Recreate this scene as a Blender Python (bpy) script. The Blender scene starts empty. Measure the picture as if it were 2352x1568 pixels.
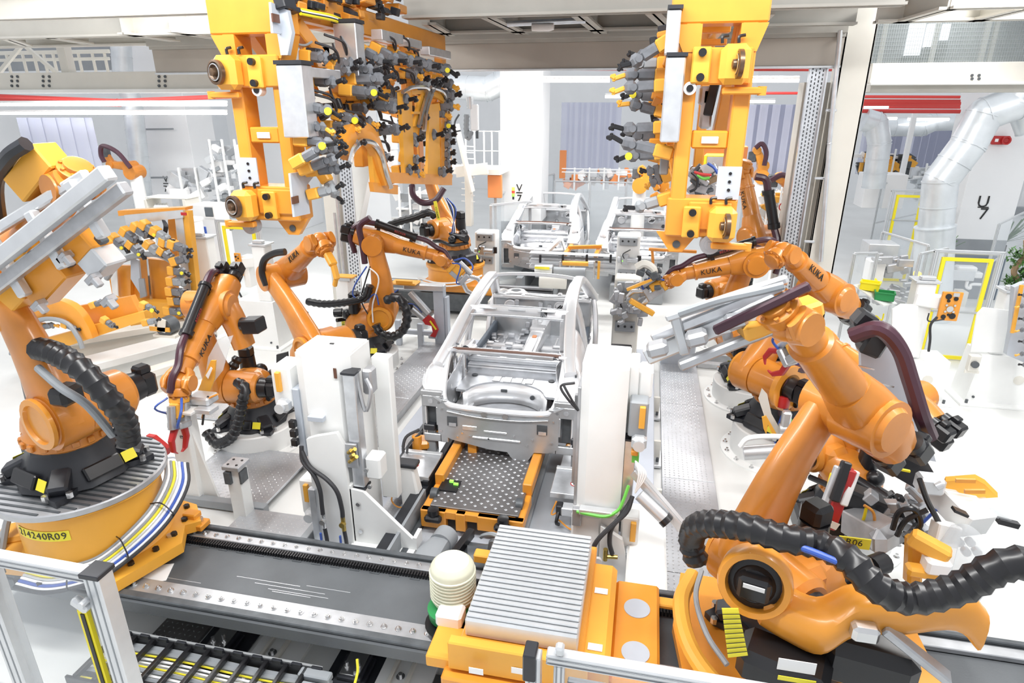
import bpy, math, random
from mathutils import Vector as V, Matrix as M, Euler
R=math.radians
random.seed(7)
SC=bpy.context.scene
COL=SC.collection
# ---------------------------------------------------------------- camera, world, lights
H=4.3; F=1455.; YAW=R(-11.9); PIT=R(20.6)
FW=V((math.sin(YAW)*math.cos(PIT),math.cos(YAW)*math.cos(PIT),-math.sin(PIT)))
RT=V((math.cos(YAW),-math.sin(YAW),0)); DN=FW.cross(RT)
CAM=V((0,0,H))
cd=bpy.data.cameras.new('camera'); cam=bpy.data.objects.new('camera',cd); COL.objects.link(cam)
cam.matrix_world=M(((RT.x,-DN.x,-FW.x,0),(RT.y,-DN.y,-FW.y,0),(RT.z,-DN.z,-FW.z,H),(0,0,0,1)))
cd.sensor_width=36; cd.lens=F/2352*36; cd.clip_end=200; cd.clip_start=.05
SC.camera=cam
w=bpy.data.worlds.new('world'); SC.world=w; w.use_nodes=True
bg=w.node_tree.nodes['Background']; bg.inputs[0].default_value=(.93,.955,1,1); bg.inputs[1].default_value=.68
SC.view_settings.view_transform='Standard'; SC.view_settings.look='None'
SC.view_settings.exposure=.36; SC.view_settings.gamma=1
SC.cycles.max_bounces=6; SC.cycles.transparent_max_bounces=12; SC.cycles.caustics_reflective=False; SC.cycles.caustics_refractive=False
SC.cycles.use_denoising=True
def area(name,loc,size,sy,energy,rot=(0,0,0),col=(1,.99,.97)):
    l=bpy.data.lights.new(name,'AREA'); l.shape='RECTANGLE'; l.size=size; l.size_y=sy; l.energy=energy; l.color=col
    o=bpy.data.objects.new(name,l); COL.objects.link(o); o.location=loc; o.rotation_euler=rot; return o
LE=.95  # unseen area lights added for highlights, standing in for the hall's ceiling lamps
area('added_hall_light',(-1.5,3.0,6.4),9,.5,LE*420,(R(14),0,0))
area('added_hall_light',(-6.5,7.5,6.2),.5,7,LE*330)
area('added_hall_light',(4.2,7.5,6.2),.5,7,LE*330)
area('added_hall_light',(-1.5,14.5,5.4),8,.6,LE*420)
area('added_hall_light',(-10,12.9,4.75),8,.5,LE*200)
area('added_hall_light',(9,12.5,4.95),8,.5,LE*130)
def ray(x,y): return FW+RT*((x-1176)/F)+DN*((y-784)/F)
def PY(x,y,Y): v=ray(x,y); return CAM+v*(Y/v.y)
def PZ(x,y,z): v=ray(x,y); return CAM+v*((z-H)/v.z)
def PX(x,y,X): v=ray(x,y); return CAM+v*(X/v.x)
# ---------------------------------------------------------------- materials
MT={}
def mat(n,c,rough=.5,metal=0.,var=0.,scale=6.,bump=0.,bscale=60.,emit=0.,spec=.5,coat=0.,stretch=None,dirt=None):
    m=bpy.data.materials.new(n); m.use_nodes=True; nt=m.node_tree; p=nt.nodes['Principled BSDF']
    p.inputs['Base Color'].default_value=(*c,1); p.inputs['Roughness'].default_value=rough; p.inputs['Metallic'].default_value=metal
    p.inputs['Specular IOR Level'].default_value=spec
    if coat: p.inputs['Coat Weight'].default_value=coat; p.inputs['Coat Roughness'].default_value=.12
    L=nt.links.new
    def tc():
        t=nt.nodes.new('ShaderNodeTexCoord')
        if stretch:
            mp=nt.nodes.new('ShaderNodeMapping'); mp.inputs['Scale'].default_value=stretch; L(t.outputs['Object'],mp.inputs[0]); return mp.outputs[0]
        return t.outputs['Object']
    if var or dirt:
        nz=nt.nodes.new('ShaderNodeTexNoise'); nz.inputs['Scale'].default_value=scale; nz.inputs['Detail'].default_value=6; L(tc(),nz.inputs['Vector'])
        cr=nt.nodes.new('ShaderNodeValToRGB'); d=dirt or tuple(max(0,x*(1-var)) for x in c); e=tuple(min(1,x*(1+var*.6)) for x in c)
        cr.color_ramp.elements[0].color=(*d,1); cr.color_ramp.elements[1].color=(*e,1)
        cr.color_ramp.elements[0].position=.3 if not dirt else .22; cr.color_ramp.elements[1].position=.7 if not dirt else .42
        L(nz.outputs[0],cr.inputs[0]); L(cr.outputs[0],p.inputs['Base Color'])
    if bump:
        b=nt.nodes.new('ShaderNodeBump'); b.inputs['Strength'].default_value=bump; b.inputs['Distance'].default_value=.01
        n2=nt.nodes.new('ShaderNodeTexNoise'); n2.inputs['Scale'].default_value=bscale; n2.inputs['Detail'].default_value=3; L(tc(),n2.inputs['Vector'])
        L(n2.outputs[0],b.inputs['Height']); L(b.outputs[0],p.inputs['Normal'])
    if emit: p.inputs['Emission Color'].default_value=(*c,1); p.inputs['Emission Strength'].default_value=emit
    MT[n]=m; return m
OR=mat('orange_paint',(.76,.31,.035),.36,var=.10,scale=3,coat=.25)
OY=mat('yellow_orange_paint',(.82,.40,.05),.42,var=.08,scale=2.5)
OD=mat('deep_orange_cast',(.62,.225,.028),.34,var=.14,scale=4,coat=.3)
BK=mat('black_casting',(.022,.024,.03),.38,var=.3,scale=5)
BP=mat('black_plastic',(.012,.012,.014),.3)
RB=mat('black_rubber',(.03,.03,.034),.55,bump=.2)
PU=mat('purple_hose',(.06,.022,.035),.28)
WH=mat('white_paint',(.84,.85,.84),.4,var=.05,scale=2)
WA=mat('white_wall',(.86,.87,.88),.7,var=.03,scale=1)
CR=mat('cream_steel',(.72,.70,.64),.5,var=.06,scale=1.5)
CG=mat('grey_cream_steel',(.50,.49,.45),.55,var=.08,scale=2)
BG=mat('beige_lintel',(.50,.46,.41),.6,var=.08,scale=1.5)
GP=mat('grey_paint',(.30,.32,.34),.5,var=.08,scale=3)
GL=mat('light_grey_plate',(.47,.51,.57),.42,var=.05)
DG=mat('dark_grey_metal',(.10,.11,.12),.45,metal=.3,var=.25,scale=9)
RL=mat('rail_bed',(.115,.125,.135),.5,metal=.2,var=.18,scale=2,bump=.08)
AL=mat('aluminium_profile',(.66,.68,.70),.34,metal=.55,var=.06,scale=8)
AD=mat('dull_aluminium',(.50,.51,.53),.4,metal=.7,var=.15,scale=7)
ZN=mat('galvanised_sheet',(.72,.74,.77),.3,metal=.75,var=.12,scale=9)
ST=mat('polished_steel',(.68,.68,.68),.2,metal=.9)
TR=mat('tread_plate_metal',(.55,.57,.60),.36,metal=.6,var=.2,scale=2)
TD=mat('dark_tread_plate',(.27,.26,.26),.32,metal=.7,var=.3,scale=3)
LG=mat('tread_lug_metal',(.72,.73,.74),.3,metal=.6)
CK=mat('clamp_casting',(.20,.21,.23),.38,metal=.35,var=.25,scale=12)
CB=mat('car_body_sheet',(.86,.87,.89),.27,metal=.5,var=.05,scale=4)
CD=mat('car_panel_sheet',(.52,.54,.56),.34,metal=.65,var=.1,scale=5)
CI=mat('car_inner_sheet',(.68,.70,.73),.27,metal=.65,var=.14,scale=7)
BR=mat('brown_adhesive',(.12,.05,.03),.4)
RD=mat('red_paint',(.45,.02,.02),.35)
RP=mat('red_pipe',(.62,.05,.045),.4)
YE=mat('yellow_paint',(.90,.76,.02),.45)
BZ=mat('bronze_bearing',(.17,.11,.07),.3,metal=.7,var=.3,scale=20)
YL=mat('yellow_label',(.85,.74,.04),.5)
GN=mat('green_cable',(.15,.55,.08),.45)
GC=mat('green_crate',(.02,.25,.07),.5)
BL=mat('blue_hose',(.04,.10,.42),.4)
WP=mat('white_sticker',(.88,.88,.88),.5)
TX=mat('black_lettering',(.015,.015,.015),.5)
RX=mat('red_lettering',(.4,.05,.04),.5)
FL=mat('floor_coating',(.76,.77,.755),.28,var=.07,scale=.8,bump=.03,bscale=14)
FG=mat('grey_floor_slab',(.42,.45,.49),.45,var=.12,scale=3,bump=.05,dirt=(.30,.32,.35))
BF=mat('blue_grey_platform',(.52,.56,.63),.42,var=.05,scale=3)
DW=mat('dark_blue_grey_wall',(.13,.16,.20),.6)
TB=mat('lamp_tube',(1,1,1),.5,emit=6)
LW=mat('lit_window',(.95,.97,1),.5,emit=1.1)
LY=mat('amber_lamp',(1,.5,.05),.5,emit=2.5)
LR=mat('red_lamp',(.9,.06,.03),.5,emit=1.)
LN=mat('green_led',(.3,.9,.1),.5,emit=.8)
LF=mat('leaf_green',(.07,.19,.04),.55,var=.4,scale=9)
BA=mat('bark',(.28,.19,.11),.8,bump=.4)
PC=mat('pink_copper',(.72,.40,.28),.4,metal=.3)
DU=mat('duct_sheet',(.70,.74,.77),.32,metal=.45,var=.1,scale=3)
CM=mat('cream_motor',(.66,.66,.52),.5,var=.08)
SCN=mat('screen',(.10,.12,.14),.3)
CX=mat('brass',(.5,.36,.1),.3,metal=.9)
OW=mat('pale_orange_panel',(.85,.30,.10),.5)
def glassm(n,c,a,rough=.04):
    m=bpy.data.materials.new(n); m.use_nodes=True; nt=m.node_tree; nt.nodes.clear(); L=nt.links.new
    o=nt.nodes.new('ShaderNodeOutputMaterial'); mx=nt.nodes.new('ShaderNodeMixShader'); t=nt.nodes.new('ShaderNodeBsdfTransparent'); g=nt.nodes.new('ShaderNodeBsdfPrincipled')
    g.inputs['Base Color'].default_value=(*c,1); g.inputs['Roughness'].default_value=rough; t.inputs[0].default_value=(.97,.98,.985,1)
    mx.inputs[0].default_value=a; L(t.outputs[0],mx.inputs[1]); L(g.outputs[0],mx.inputs[2]); L(mx.outputs[0],o.inputs[0]); MT[n]=m; return m
GX=glassm('clear_polycarbonate',(.8,.84,.88),.16)
GH=glassm('hazy_polycarbonate',(.86,.88,.90),.38,.12)
CU=glassm('lilac_strip_curtain',(.70,.72,.86),.55,.3)
MS=glassm('fine_wire_mesh',(.36,.40,.39),.35,.7)
# ---------------------------------------------------------------- mesh builder
CUBE=[(-1,-1,-1),(1,-1,-1),(1,1,-1),(-1,1,-1),(-1,-1,1),(1,-1,1),(1,1,1),(-1,1,1)]
QF=[(0,3,2,1),(4,5,6,7),(0,1,5,4),(1,2,6,5),(2,3,7,6),(3,0,4,7)]
def basis(d):
    d=V(d).normalized(); a=V((0,0,1)) if abs(d.z)<.95 else V((1,0,0)); x=a.cross(d).normalized(); y=d.cross(x); return x,y,d
def smooth(pts,n=6):
    pts=[V(p) for p in pts]
    if len(pts)<3: return pts
    out=[]; P=[pts[0]*2-pts[1]]+pts+[pts[-1]*2-pts[-2]]
    for i in range(1,len(P)-2):
        a,b,c,d=P[i-1],P[i],P[i+1],P[i+2]
        for k in range(n):
            t=k/n; out.append(.5*((2*b)+(c-a)*t+(2*a-5*b+4*c-d)*t*t+(3*b-a-3*c+d)*t*t*t))
    out.append(pts[-1]); return out
class MB:
    def __init__(s,m=None): s.v=[];s.f=[];s.i=[];s.m=m or M();s.k=0
    def add(s,vs,fs):
        n=len(s.v); s.v+= [s.m@V(p) for p in vs]; s.f+=[tuple(n+j for j in f) for f in fs]; s.i+=[s.k]*len(fs); return s
    def box(s,c,d,r=None,ch=0.):
        h=V(d)*.5; c=V(c); rm=(Euler([R(a) for a in r]).to_matrix() if r else None)
        ch=min(ch,min(h)*.9)
        if ch<=0: vs=[V((p[0]*h.x,p[1]*h.y,p[2]*h.z)) for p in CUBE]; fs=QF
        else:
            vs=[];ix={}
            for ci,p in enumerate(CUBE):
                for a in range(3):
                    q=[p[j]*(h[j]-(0 if j==a else ch)) for j in range(3)]; ix[ci,a]=len(vs); vs.append(V(q))
            fs=[]
            for f in QF:
                ax=[j for j in range(3) if len({CUBE[q][j] for q in f})==1][0]; fs.append(tuple(ix[q,ax] for q in f))
            for a in range(8):
                for b in range(a+1,8):
                    df=[j for j in range(3) if CUBE[a][j]!=CUBE[b][j]]
                    if len(df)==1:
                        o=[j for j in range(3) if j!=df[0]]; fs.append((ix[a,o[0]],ix[b,o[0]],ix[b,o[1]],ix[a,o[1]]))
                fs.append((ix[a,0],ix[a,1],ix[a,2]))
        if rm: vs=[rm@q for q in vs]
        return s.add([c+q for q in vs],fs)
    def bb(s,a,b,ch=0.):
        a=V(a);b=V(b); return s.box((a+b)*.5,[abs(b[i]-a[i]) for i in range(3)],None,ch)
    def bar(s,a,b,w,h,ch=0.,up=None):
        a=V(a);b=V(b);d=(b-a);L=d.length;d.normalize(); u=V(up) if up else (V((0,0,1)) if abs(d.z)<.9 else V((0,1,0)))
        x=u.cross(d).normalized() if abs(u.dot(d))<.999 else V((1,0,0)); z=d.cross(x)
        o=s.m; s.m=o@M(((x.x,d.x,z.x,(a.x+b.x)/2),(x.y,d.y,z.y,(a.y+b.y)/2),(x.z,d.z,z.z,(a.z+b.z)/2),(0,0,0,1)))
        s.box((0,0,0),(w,L,h),None,ch); s.m=o; return s
    def cyl(s,a,b,r,r2=None,n=20,cap=True):
        a=V(a);b=V(b);r2=r if r2 is None else r2; x,y,_=basis(b-a); vs=[];fs=[]
        for c,q in((a,r),(b,r2)):
            for i in range(n): t=2*math.pi*i/n; vs.append(c+(x*math.cos(t)+y*math.sin(t))*q)
        for i in range(n): j=(i+1)%n; fs.append((i,j,n+j,n+i))
        if cap: fs+= [tuple(range(n-1,-1,-1)),tuple(range(n,2*n))]
        return s.add(vs,fs)
    def lathe(s,prof,o=(0,0,0),ax=(0,0,1),n=28,sx=1.,sy=1.):
        x,y,d=basis(ax); o=V(o); vs=[];fs=[]
        for r,z in prof:
            for i in range(n): t=2*math.pi*i/n; vs.append(o+d*z+(x*math.cos(t)*sx+y*math.sin(t)*sy)*r)
        for k in range(len(prof)-1):
            for i in range(n): j=(i+1)%n; fs.append((k*n+i,k*n+j,k*n+n+j,k*n+n+i))
        fs+=[tuple(range(n-1,-1,-1)),tuple(range((len(prof)-1)*n,len(prof)*n))]
        return s.add(vs,fs)
    def tube(s,pts,r,n=8,sm=5,ribs=0,rr=1.25):
        P=smooth(pts,sm) if sm else [V(p) for p in pts]
        if ribs:
            Q=[];acc=0;Q.append(P[0])
            for a,b in zip(P,P[1:]):
                d=(b-a).length
                while acc+d>=ribs: t=(ribs-acc)/d; a=a+(b-a)*t; Q.append(a.copy()); d=(b-a).length; acc=0
                acc+=d
            P=Q
        vs=[];fs=[];x=None
        if len(P)<2: return s
        for k,p in enumerate(P):
            d=(P[min(k+1,len(P)-1)]-P[max(k-1,0)]).normalized()
            if x is None: x=basis(d)[0]
            x=(x-d*x.dot(d)).normalized(); y=d.cross(x); q=r*(rr if ribs and k%2 else 1)
            for i in range(n): t=2*math.pi*i/n; vs.append(p+(x*math.cos(t)+y*math.sin(t))*q)
        for k in range(len(P)-1):
            for i in range(n): j=(i+1)%n; fs.append((k*n+i,k*n+j,k*n+n+j,k*n+n+i))
        fs+=[tuple(range(n-1,-1,-1)),tuple(range((len(P)-1)*n,len(P)*n))]
        return s.add(vs,fs)
    def prism(s,poly,o,u,v,t):
        # polygon in plane o+u*a+v*b, thickness t along u x v
        u=V(u);v=V(v);o=V(o);w=u.cross(v).normalized()*t; n=len(poly)
        vs=[o+u*a+v*b for a,b in poly]; vs+=[p+w for p in vs]
        fs=[tuple(range(n-1,-1,-1)),tuple(range(n,2*n))]+[(i,(i+1)%n,n+(i+1)%n,n+i) for i in range(n)]
        return s.add(vs,fs)
    def loft(s,secs,n=16,p=3.2):
        # secs: (centre, halfu, halfv, udir, vdir) superellipse rings
        vs=[];fs=[]
        for c,a,b,u,v in secs:
            c=V(c);u=V(u);v=V(v)
            for i in range(n):
                t=2*math.pi*(i+.5)/n; ct,st=math.cos(t),math.sin(t); e=2/p
                vs.append(c+u*(a*math.copysign(abs(ct)**e,ct))+v*(b*math.copysign(abs(st)**e,st)))
        for k in range(len(secs)-1):
            for i in range(n): j=(i+1)%n; fs.append((k*n+i,k*n+j,k*n+n+j,k*n+n+i))
        fs+=[tuple(range(n-1,-1,-1)),tuple(range((len(secs)-1)*n,len(secs)*n))]
        return s.add(vs,fs)
    def grid(s,fn,nu,nv,t=0.):
        vs=[fn(i/nu,j/nv) for j in range(nv+1) for i in range(nu+1)]; W=nu+1
        fs=[(j*W+i,j*W+i+1,(j+1)*W+i+1,(j+1)*W+i) for j in range(nv) for i in range(nu)]
        return s.add(vs,fs)
    def ball(s,c,r,n=14,sq=1.):
        return s.lathe([(max(.001,r*math.sin(math.pi*k/8)),-r*math.cos(math.pi*k/8)*sq) for k in range(9)],c,(0,0,1),n)
    def mesh(s,name,mats,sm=True,ang=35):
        me=bpy.data.meshes.new(name); me.from_pydata(s.v,[],s.f); me.validate()
        for m in (mats if isinstance(mats,(list,tuple)) else [mats]): me.materials.append(m)
        if any(s.i) and len(me.polygons)==len(s.i): me.polygons.foreach_set('material_index',s.i)
        if sm: me.polygons.foreach_set('use_smooth',[True]*len(me.polygons)); me.set_sharp_from_angle(angle=R(ang))
        me.update(); return me
    def obj(s,name,mats,parent=None,label=None,cat=None,group=None,kind=None,sm=True,local=False,solid=0.):
        if parent is not None and not local:
            im=WM[parent.name].inverted(); s.v=[im@p for p in s.v]
        elif parent is None and not local and s.v:
            lo=[min(p[i] for p in s.v) for i in range(3)]; hi=[max(p[i] for p in s.v) for i in range(3)]
            c=V(((lo[0]+hi[0])/2,(lo[1]+hi[1])/2,lo[2])); s.v=[p-c for p in s.v]
        me=s.mesh(name,mats,sm)
        o=bpy.data.objects.new(name,me); COL.objects.link(o)
        if parent is None and not local and s.v: o.location=c; WM[o.name]=M.Translation(c)
        if parent is not None: o.parent=parent; WM[o.name]=WM[parent.name].copy()
        elif local: WM[o.name]=M()
        if solid:
            md=o.modifiers.new('thick','SOLIDIFY'); md.thickness=solid; md.offset=0
        tag(o,label,cat,group,kind); return o
WM={}
def tag(o,label=None,cat=None,group=None,kind=None):
    if label: o['label']=label
    if cat: o['category']=cat
    if group: o['group']=group
    if kind: o['kind']=kind
    return o
def thing(name,label,cat,loc=(0,0,0),rz=0.,group=None,sc=1.,kind=None,mw=None):
    o=bpy.data.objects.new(name,None); COL.objects.link(o); o.empty_display_size=.1
    m=mw if mw is not None else M.Translation(V(loc))@M.Rotation(rz,4,'Z')@M.Diagonal((sc,sc,sc,1))
    o.matrix_world=m; WM[o.name]=m; return tag(o,label,cat,group,kind)
def struct(name,b,m,parent=None,**k): return b.obj(name,m,parent,kind=None if parent else 'structure',**k)
TXC={}
def text(s,parent,mw,size,m=TX,ext=.0015,name='lettering',sp=1.,flip=False):
    k=(s,size,m.name,sp)
    if k not in TXC:
        c=bpy.data.curves.new(name,'FONT'); c.body=s; c.size=size; c.extrude=ext; c.align_x='CENTER'; c.align_y='CENTER'; c.materials.append(m); c.space_character=sp; c.resolution_u=2
        o=bpy.data.objects.new('tmp',c); COL.objects.link(o); bpy.context.view_layer.update()
        TXC[k]=bpy.data.meshes.new_from_object(o); bpy.data.objects.remove(o); TXC[k].name=name
    o=bpy.data.objects.new(name,TXC[k]); COL.objects.link(o); o['kind']='stuff'
    if parent is not None: o.parent=parent; o.matrix_basis=WM[parent.name].inverted()@mw
    else: o.matrix_world=mw
    return o
def frame(o,x,y):
    x=V(x).normalized(); y=V(y); z=x.cross(y).normalized(); y=z.cross(x); o=V(o)
    return M(((x.x,y.x,z.x,o.x),(x.y,y.y,z.y,o.y),(x.z,y.z,z.z,o.z),(0,0,0,1)))
def copytree(o,mw,label=None,group=None):
    c=o.copy(); COL.objects.link(c); c.matrix_world=mw; WM[c.name]=mw
    if label: c['label']=label
    if group: c['group']=group
    def rec(a,b):
        for ch in list(a.children):
            d=ch.copy(); COL.objects.link(d); d.parent=b; rec(ch,d)
    rec(o,c); return c
def linspace(a,b,n): return [a+(b-a)*i/(n-1) for i in range(n)]
# ---------------------------------------------------------------- robots
RC={}
def cached(key,fn):
    if key not in RC: RC[key]=fn()
    return RC[key]
def rb_base():
    b=MB()
    pts=[]
    for k in range(48):
        t=2*math.pi*k/48; lobe=max(0,math.cos(4*(t-math.pi/4)))**2.2; r=.36+.22*lobe; pts.append((r*math.cos(t),r*math.sin(t)))
    b.prism(pts,(0,0,0),(1,0,0),(0,1,0),.05)
    b.lathe([(.44,.02),(.40,.10),(.31,.28),(.30,.33)],n=10)
    for a in range(4):
        t=math.pi/4+a*math.pi/2; c,s_=math.cos(t),math.sin(t)
        b.bar((c*.30,s_*.30,.17),(c*.50,s_*.50,.08),.15,.10,.02)
    b.box((-.34,0,.13),(.28,.34,.22),None,.03)
    return b.mesh('base_frame',[BK])
def rb_win():
    b=MB()
    for a in range(4):
        t=a*math.pi/2; m=M.Rotation(t,4,'Z'); b.m=m; b.box((.385,0,.13),(.05,.30,.12),(0,-28,0),.012)
    return b.mesh('casting_recess',[BP])
def rb_bolts():
    b=MB()
    for a in range(4):
        for q in(-.16,.16):
            t=math.pi/4+a*math.pi/2+q; b.cyl((.52*math.cos(t),.52*math.sin(t),.04),(.52*math.cos(t),.52*math.sin(t),.085),.026,n=6)
    return b.mesh('anchor_bolt',[ST])
def rb_car():
    b=MB(); b.lathe([(.29,.31),(.31,.33),(.31,.41),(.29,.43),(.27,.47),(.25,.52)],n=32)
    for k in range(18):
        t=2*math.pi*k/18; b.m=M.Rotation(t,4,'Z'); b.box((.315,0,.375),(.035,.055,.055),None,.008)
    b.m=M()
    X,Y=(1,0,0),(0,1,0)
    b.loft([((-.02,0,.44),.30,.27,X,Y),((.02,.01,.52),.34,.27,X,Y),((.08,.03,.62),.34,.25,X,Y),((.13,.05,.72),.27,.22,X,Y),((.15,.06,.78),.20,.17,X,Y)],20,2.8)
    b.cyl((.35,-.06,.675),(.35,.30,.675),.215,.20,28)
    b.cyl((.35,.30,.675),(.35,.34,.675),.20,.165,28)
    b.box((.22,.12,.66),(.30,.30,.36),None,.06)
    return b.mesh('rotating_column',[OD])
def rb_m2():
    b=MB(); b.cyl((.35,.33,.675),(.35,.45,.675),.135,.12,18); b.box((.35,.50,.675),(.20,.14,.20),None,.03); b.box((.35,.50,.80),(.12,.12,.08),None,.02)
    return b.mesh('servo_motor',[BP])
def rb_m1():
    b=MB(); b.cyl((-.12,-.06,.70),(-.12,-.06,.92),.11,.10,18); b.box((-.12,-.06,.98),(.17,.17,.16),None,.03)
    return b.mesh('servo_motor',[BP])
def rb_bal():
    b=MB(); b.cyl((-.52,.20,.60),(.02,.20,.64),.055,n=14); b.cyl((-.56,.20,.60),(-.42,.20,.61),.075,n=14); b.ball((-.28,.02,.64),.095); b.ball((-.25,.30,.56),.085)
    b.tube([(-.5,.1,.5),(-.3,.34,.46),(.0,.38,.5),(.25,.36,.46)],.035,8)
    return b.mesh('counterbalance_unit',[BP])
def rb_link():
    b=MB(); X,Y=(1,0,0),(0,1,0)
    b.cyl((0,-.30,0),(0,-.07,0),.235,.225,28); b.cyl((0,-.33,0),(0,-.30,0),.17,.20,24)
    S=[(-.10,.0,.21,.115),(.02,.01,.235,.12),(.18,.03,.225,.12),(.36,.055,.195,.112),(.56,.07,.172,.104),(.78,.065,.152,.096),(.98,.04,.142,.09),(1.12,.015,.145,.088),(1.22,0,.155,.085),(1.32,0,.135,.08)]
    b.loft([((x,-.185,z),u,v,X,Y) for z,x,u,v in S],18,3.0)
    b.cyl((0,-.29,1.2),(0,-.05,1.2),.165,.165,24)
    return b.mesh('link_arm',[OD])
def rb_rim():
    b=MB(); b.lathe([(.205,0),(.205,.03),(.16,.035),(.15,.01)],(0,-.325,0),(0,-1,0),24)
    return b.mesh('bearing_ring',[OR])
def rb_fore():
    b=MB(); Yv,Z=(0,1,0),(0,0,1)
    b.cyl((0,-.05,0),(0,.25,0),.185,.185,26); b.cyl((0,.25,0),(0,.28,0),.15,.13,22)
    b.loft([((-.36,.09,.02),.15,.14,Yv,Z),((-.22,.09,.03),.165,.165,Yv,Z),((0,.08,.03),.165,.18,Yv,Z),((.18,.07,.03),.15,.165,Yv,Z),((.34,.06,.03),.125,.135,Yv,Z)],18,2.8)
    b.lathe([(.135,.30),(.13,.50),(.118,.70),(.11,.80)],(0,.05,.03),(1,0,0),24)
    b.lathe([(.125,.80),(.125,.83),(.10,.84),(.095,.95),(.085,1.02)],(0,.05,.03),(1,0,0),24)
    return b.mesh('forearm',[OD])
def rb_fmot():
    b=MB(); y=z=0; b.cyl((-.36,y,z),(-.42,y,z),.075,n=14); b.box((-.50,y,z),(.16,.14,.14),None,.02); b.box((-.47,y,z+.09),(.07,.08,.05),None,.01)
    return b.mesh('servo_motor',[BP])
def rb_yok():
    b=MB()
    for s in(-1,1):
        b.loft([((.96,.05+s*.08,.03),.05,.07,(0,1,0),(0,0,1)),((1.03,.05+s*.12,.015),.04,.085,(0,1,0),(0,0,1)),((1.12,.05+s*.125,0),.036,.10,(0,1,0),(0,0,1)),((1.21,.05+s*.12,0),.03,.07,(0,1,0),(0,0,1))],14,2.4)
        b.cyl((1.1,.05+s*.09,0),(1.1,.05+s*.165,0),.105,.09,20)
    return b.mesh('wrist_yoke',[OD])
def rb_wrist():  # local: origin at wrist centre, tool axis +x
    b=MB(); b.ball((0,0,0),.115); b.lathe([(.10,.05),(.115,.08),(.115,.14),(.09,.15)],(0,0,0),(1,0,0),22); b.lathe([(.085,.15),(.085,.18),(.07,.185)],(0,0,0),(1,0,0),18)
    for k in range(8):
        t=2*math.pi*k/8; b.cyl((.14,.095*math.cos(t),.095*math.sin(t)),(.16,.095*math.cos(t),.095*math.sin(t)),.014,n=6)
    return b.mesh('wrist_hand',[OD])
def sub(name,mesh,parent,mb=None,label=None):
    o=bpy.data.objects.new(name,mesh); COL.objects.link(o); o.parent=parent
    if mb is not None: o.matrix_basis=mb
    WM[o.name]=WM[parent.name]@(mb if mb is not None else M())
    if label: o['label']=label
    return o
def label_plate(parent,c,ax,up,w,h,m=YL,name='warning_label'):
    """thin sticker in the parent's local frame, normal = ax x up side"""
    b=MB(); x=V(ax).normalized(); y=V(up).normalized(); c=V(c)-x*w/2-y*h/2
    b.prism([(0,0),(w,0),(w,h),(0,h)],c,x,y,.003)
    me=b.mesh(name,[m],False); return sub(name,me,parent)
def robot(name,label,base,phi,a,c,S=1.,group=None,wp=0.,wroll=0.,brand=True,plate=False,bal=True,sticker=True):
    """phi azimuth, a lean of the link arm, c elevation of the forearm, wp wrist pitch (deg); returns thing and joint frames"""
    T=thing(name,label,'robot',base,R(phi),group,S)
    bs=sub('base_frame',cached('b',rb_base),T,None,'black cast base frame'); sub('casting_recess',cached('w',rb_win),bs)['kind']='stuff'; sub('anchor_bolt',cached('bo',rb_bolts),bs)['kind']='stuff'
    if sticker:
        for t in (0,math.pi/2,math.pi,-math.pi/2):
            n=V((math.cos(t),math.sin(t),0)); x=V((-math.sin(t),math.cos(t),0)); u=(V((0,0,1))*.83-n*.42).normalized()
            cc=n*.405+V((0,0,.13))+x*.22
            label_plate(bs,cc-n*.02,x,u,.11,.09)
    cc=sub('rotating_column',cached('c',rb_car),T); sub('servo_motor',cached('m2',rb_m2),cc,None,'black servo motor'); sub('servo_motor',cached('m1',rb_m1),cc,None,'black servo motor')
    if bal: sub('counterbalance_unit',cached('bal',rb_bal),T)
    ml=M.Translation((.35,0,.675))@M.Rotation(R(a),4,'Y')
    l=sub('link_arm',cached('l',rb_link),T,ml); sub('bearing_ring',cached('rim',rb_rim),l)
    el=ml@V((0,0,1.2)); mf=M.Translation(el)@M.Rotation(R(-c),4,'Y')
    f=sub('forearm',cached('f',rb_fore),T,mf); [sub('servo_motor',cached('fm',rb_fmot),f,M.Translation((0,y_,z_)),'black servo motor') for y_,z_ in ((.0,.09),(.19,.09),(.09,-.06))]
    if brand:
        for s in(-1,1):
            m=M.Translation((.61,.05+s*.134,.03))@(frame((0,0,0),(1,0,0),(0,0,1)) if s<0 else frame((0,0,0),(-1,0,0),(0,0,1)))
            text('KUKA',f,WM[f.name]@m,.105,TX,.003,sp=1.1)
    sub('wrist_yoke',cached('y',rb_yok),T,mf)
    mw=mf@M.Translation((1.1,.05,0))@M.Rotation(R(wroll),4,'X')@M.Rotation(R(wp),4,'Y')
    sub('wrist_hand',cached('wr',rb_wrist),T,mw)
    if plate: pass
    Wm=WM[T.name]
    return T,dict(fore=Wm@mf,wrist=Wm@mw,link=Wm@ml,base=Wm)
def hose(parent,pts,r,m=RB,name='cable_hose',ribs=0,rr=1.2,label=None,n=10):
    b=MB(); b.tube(pts,r,n,6,ribs,rr); return b.obj(name,m,parent,label)
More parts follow.
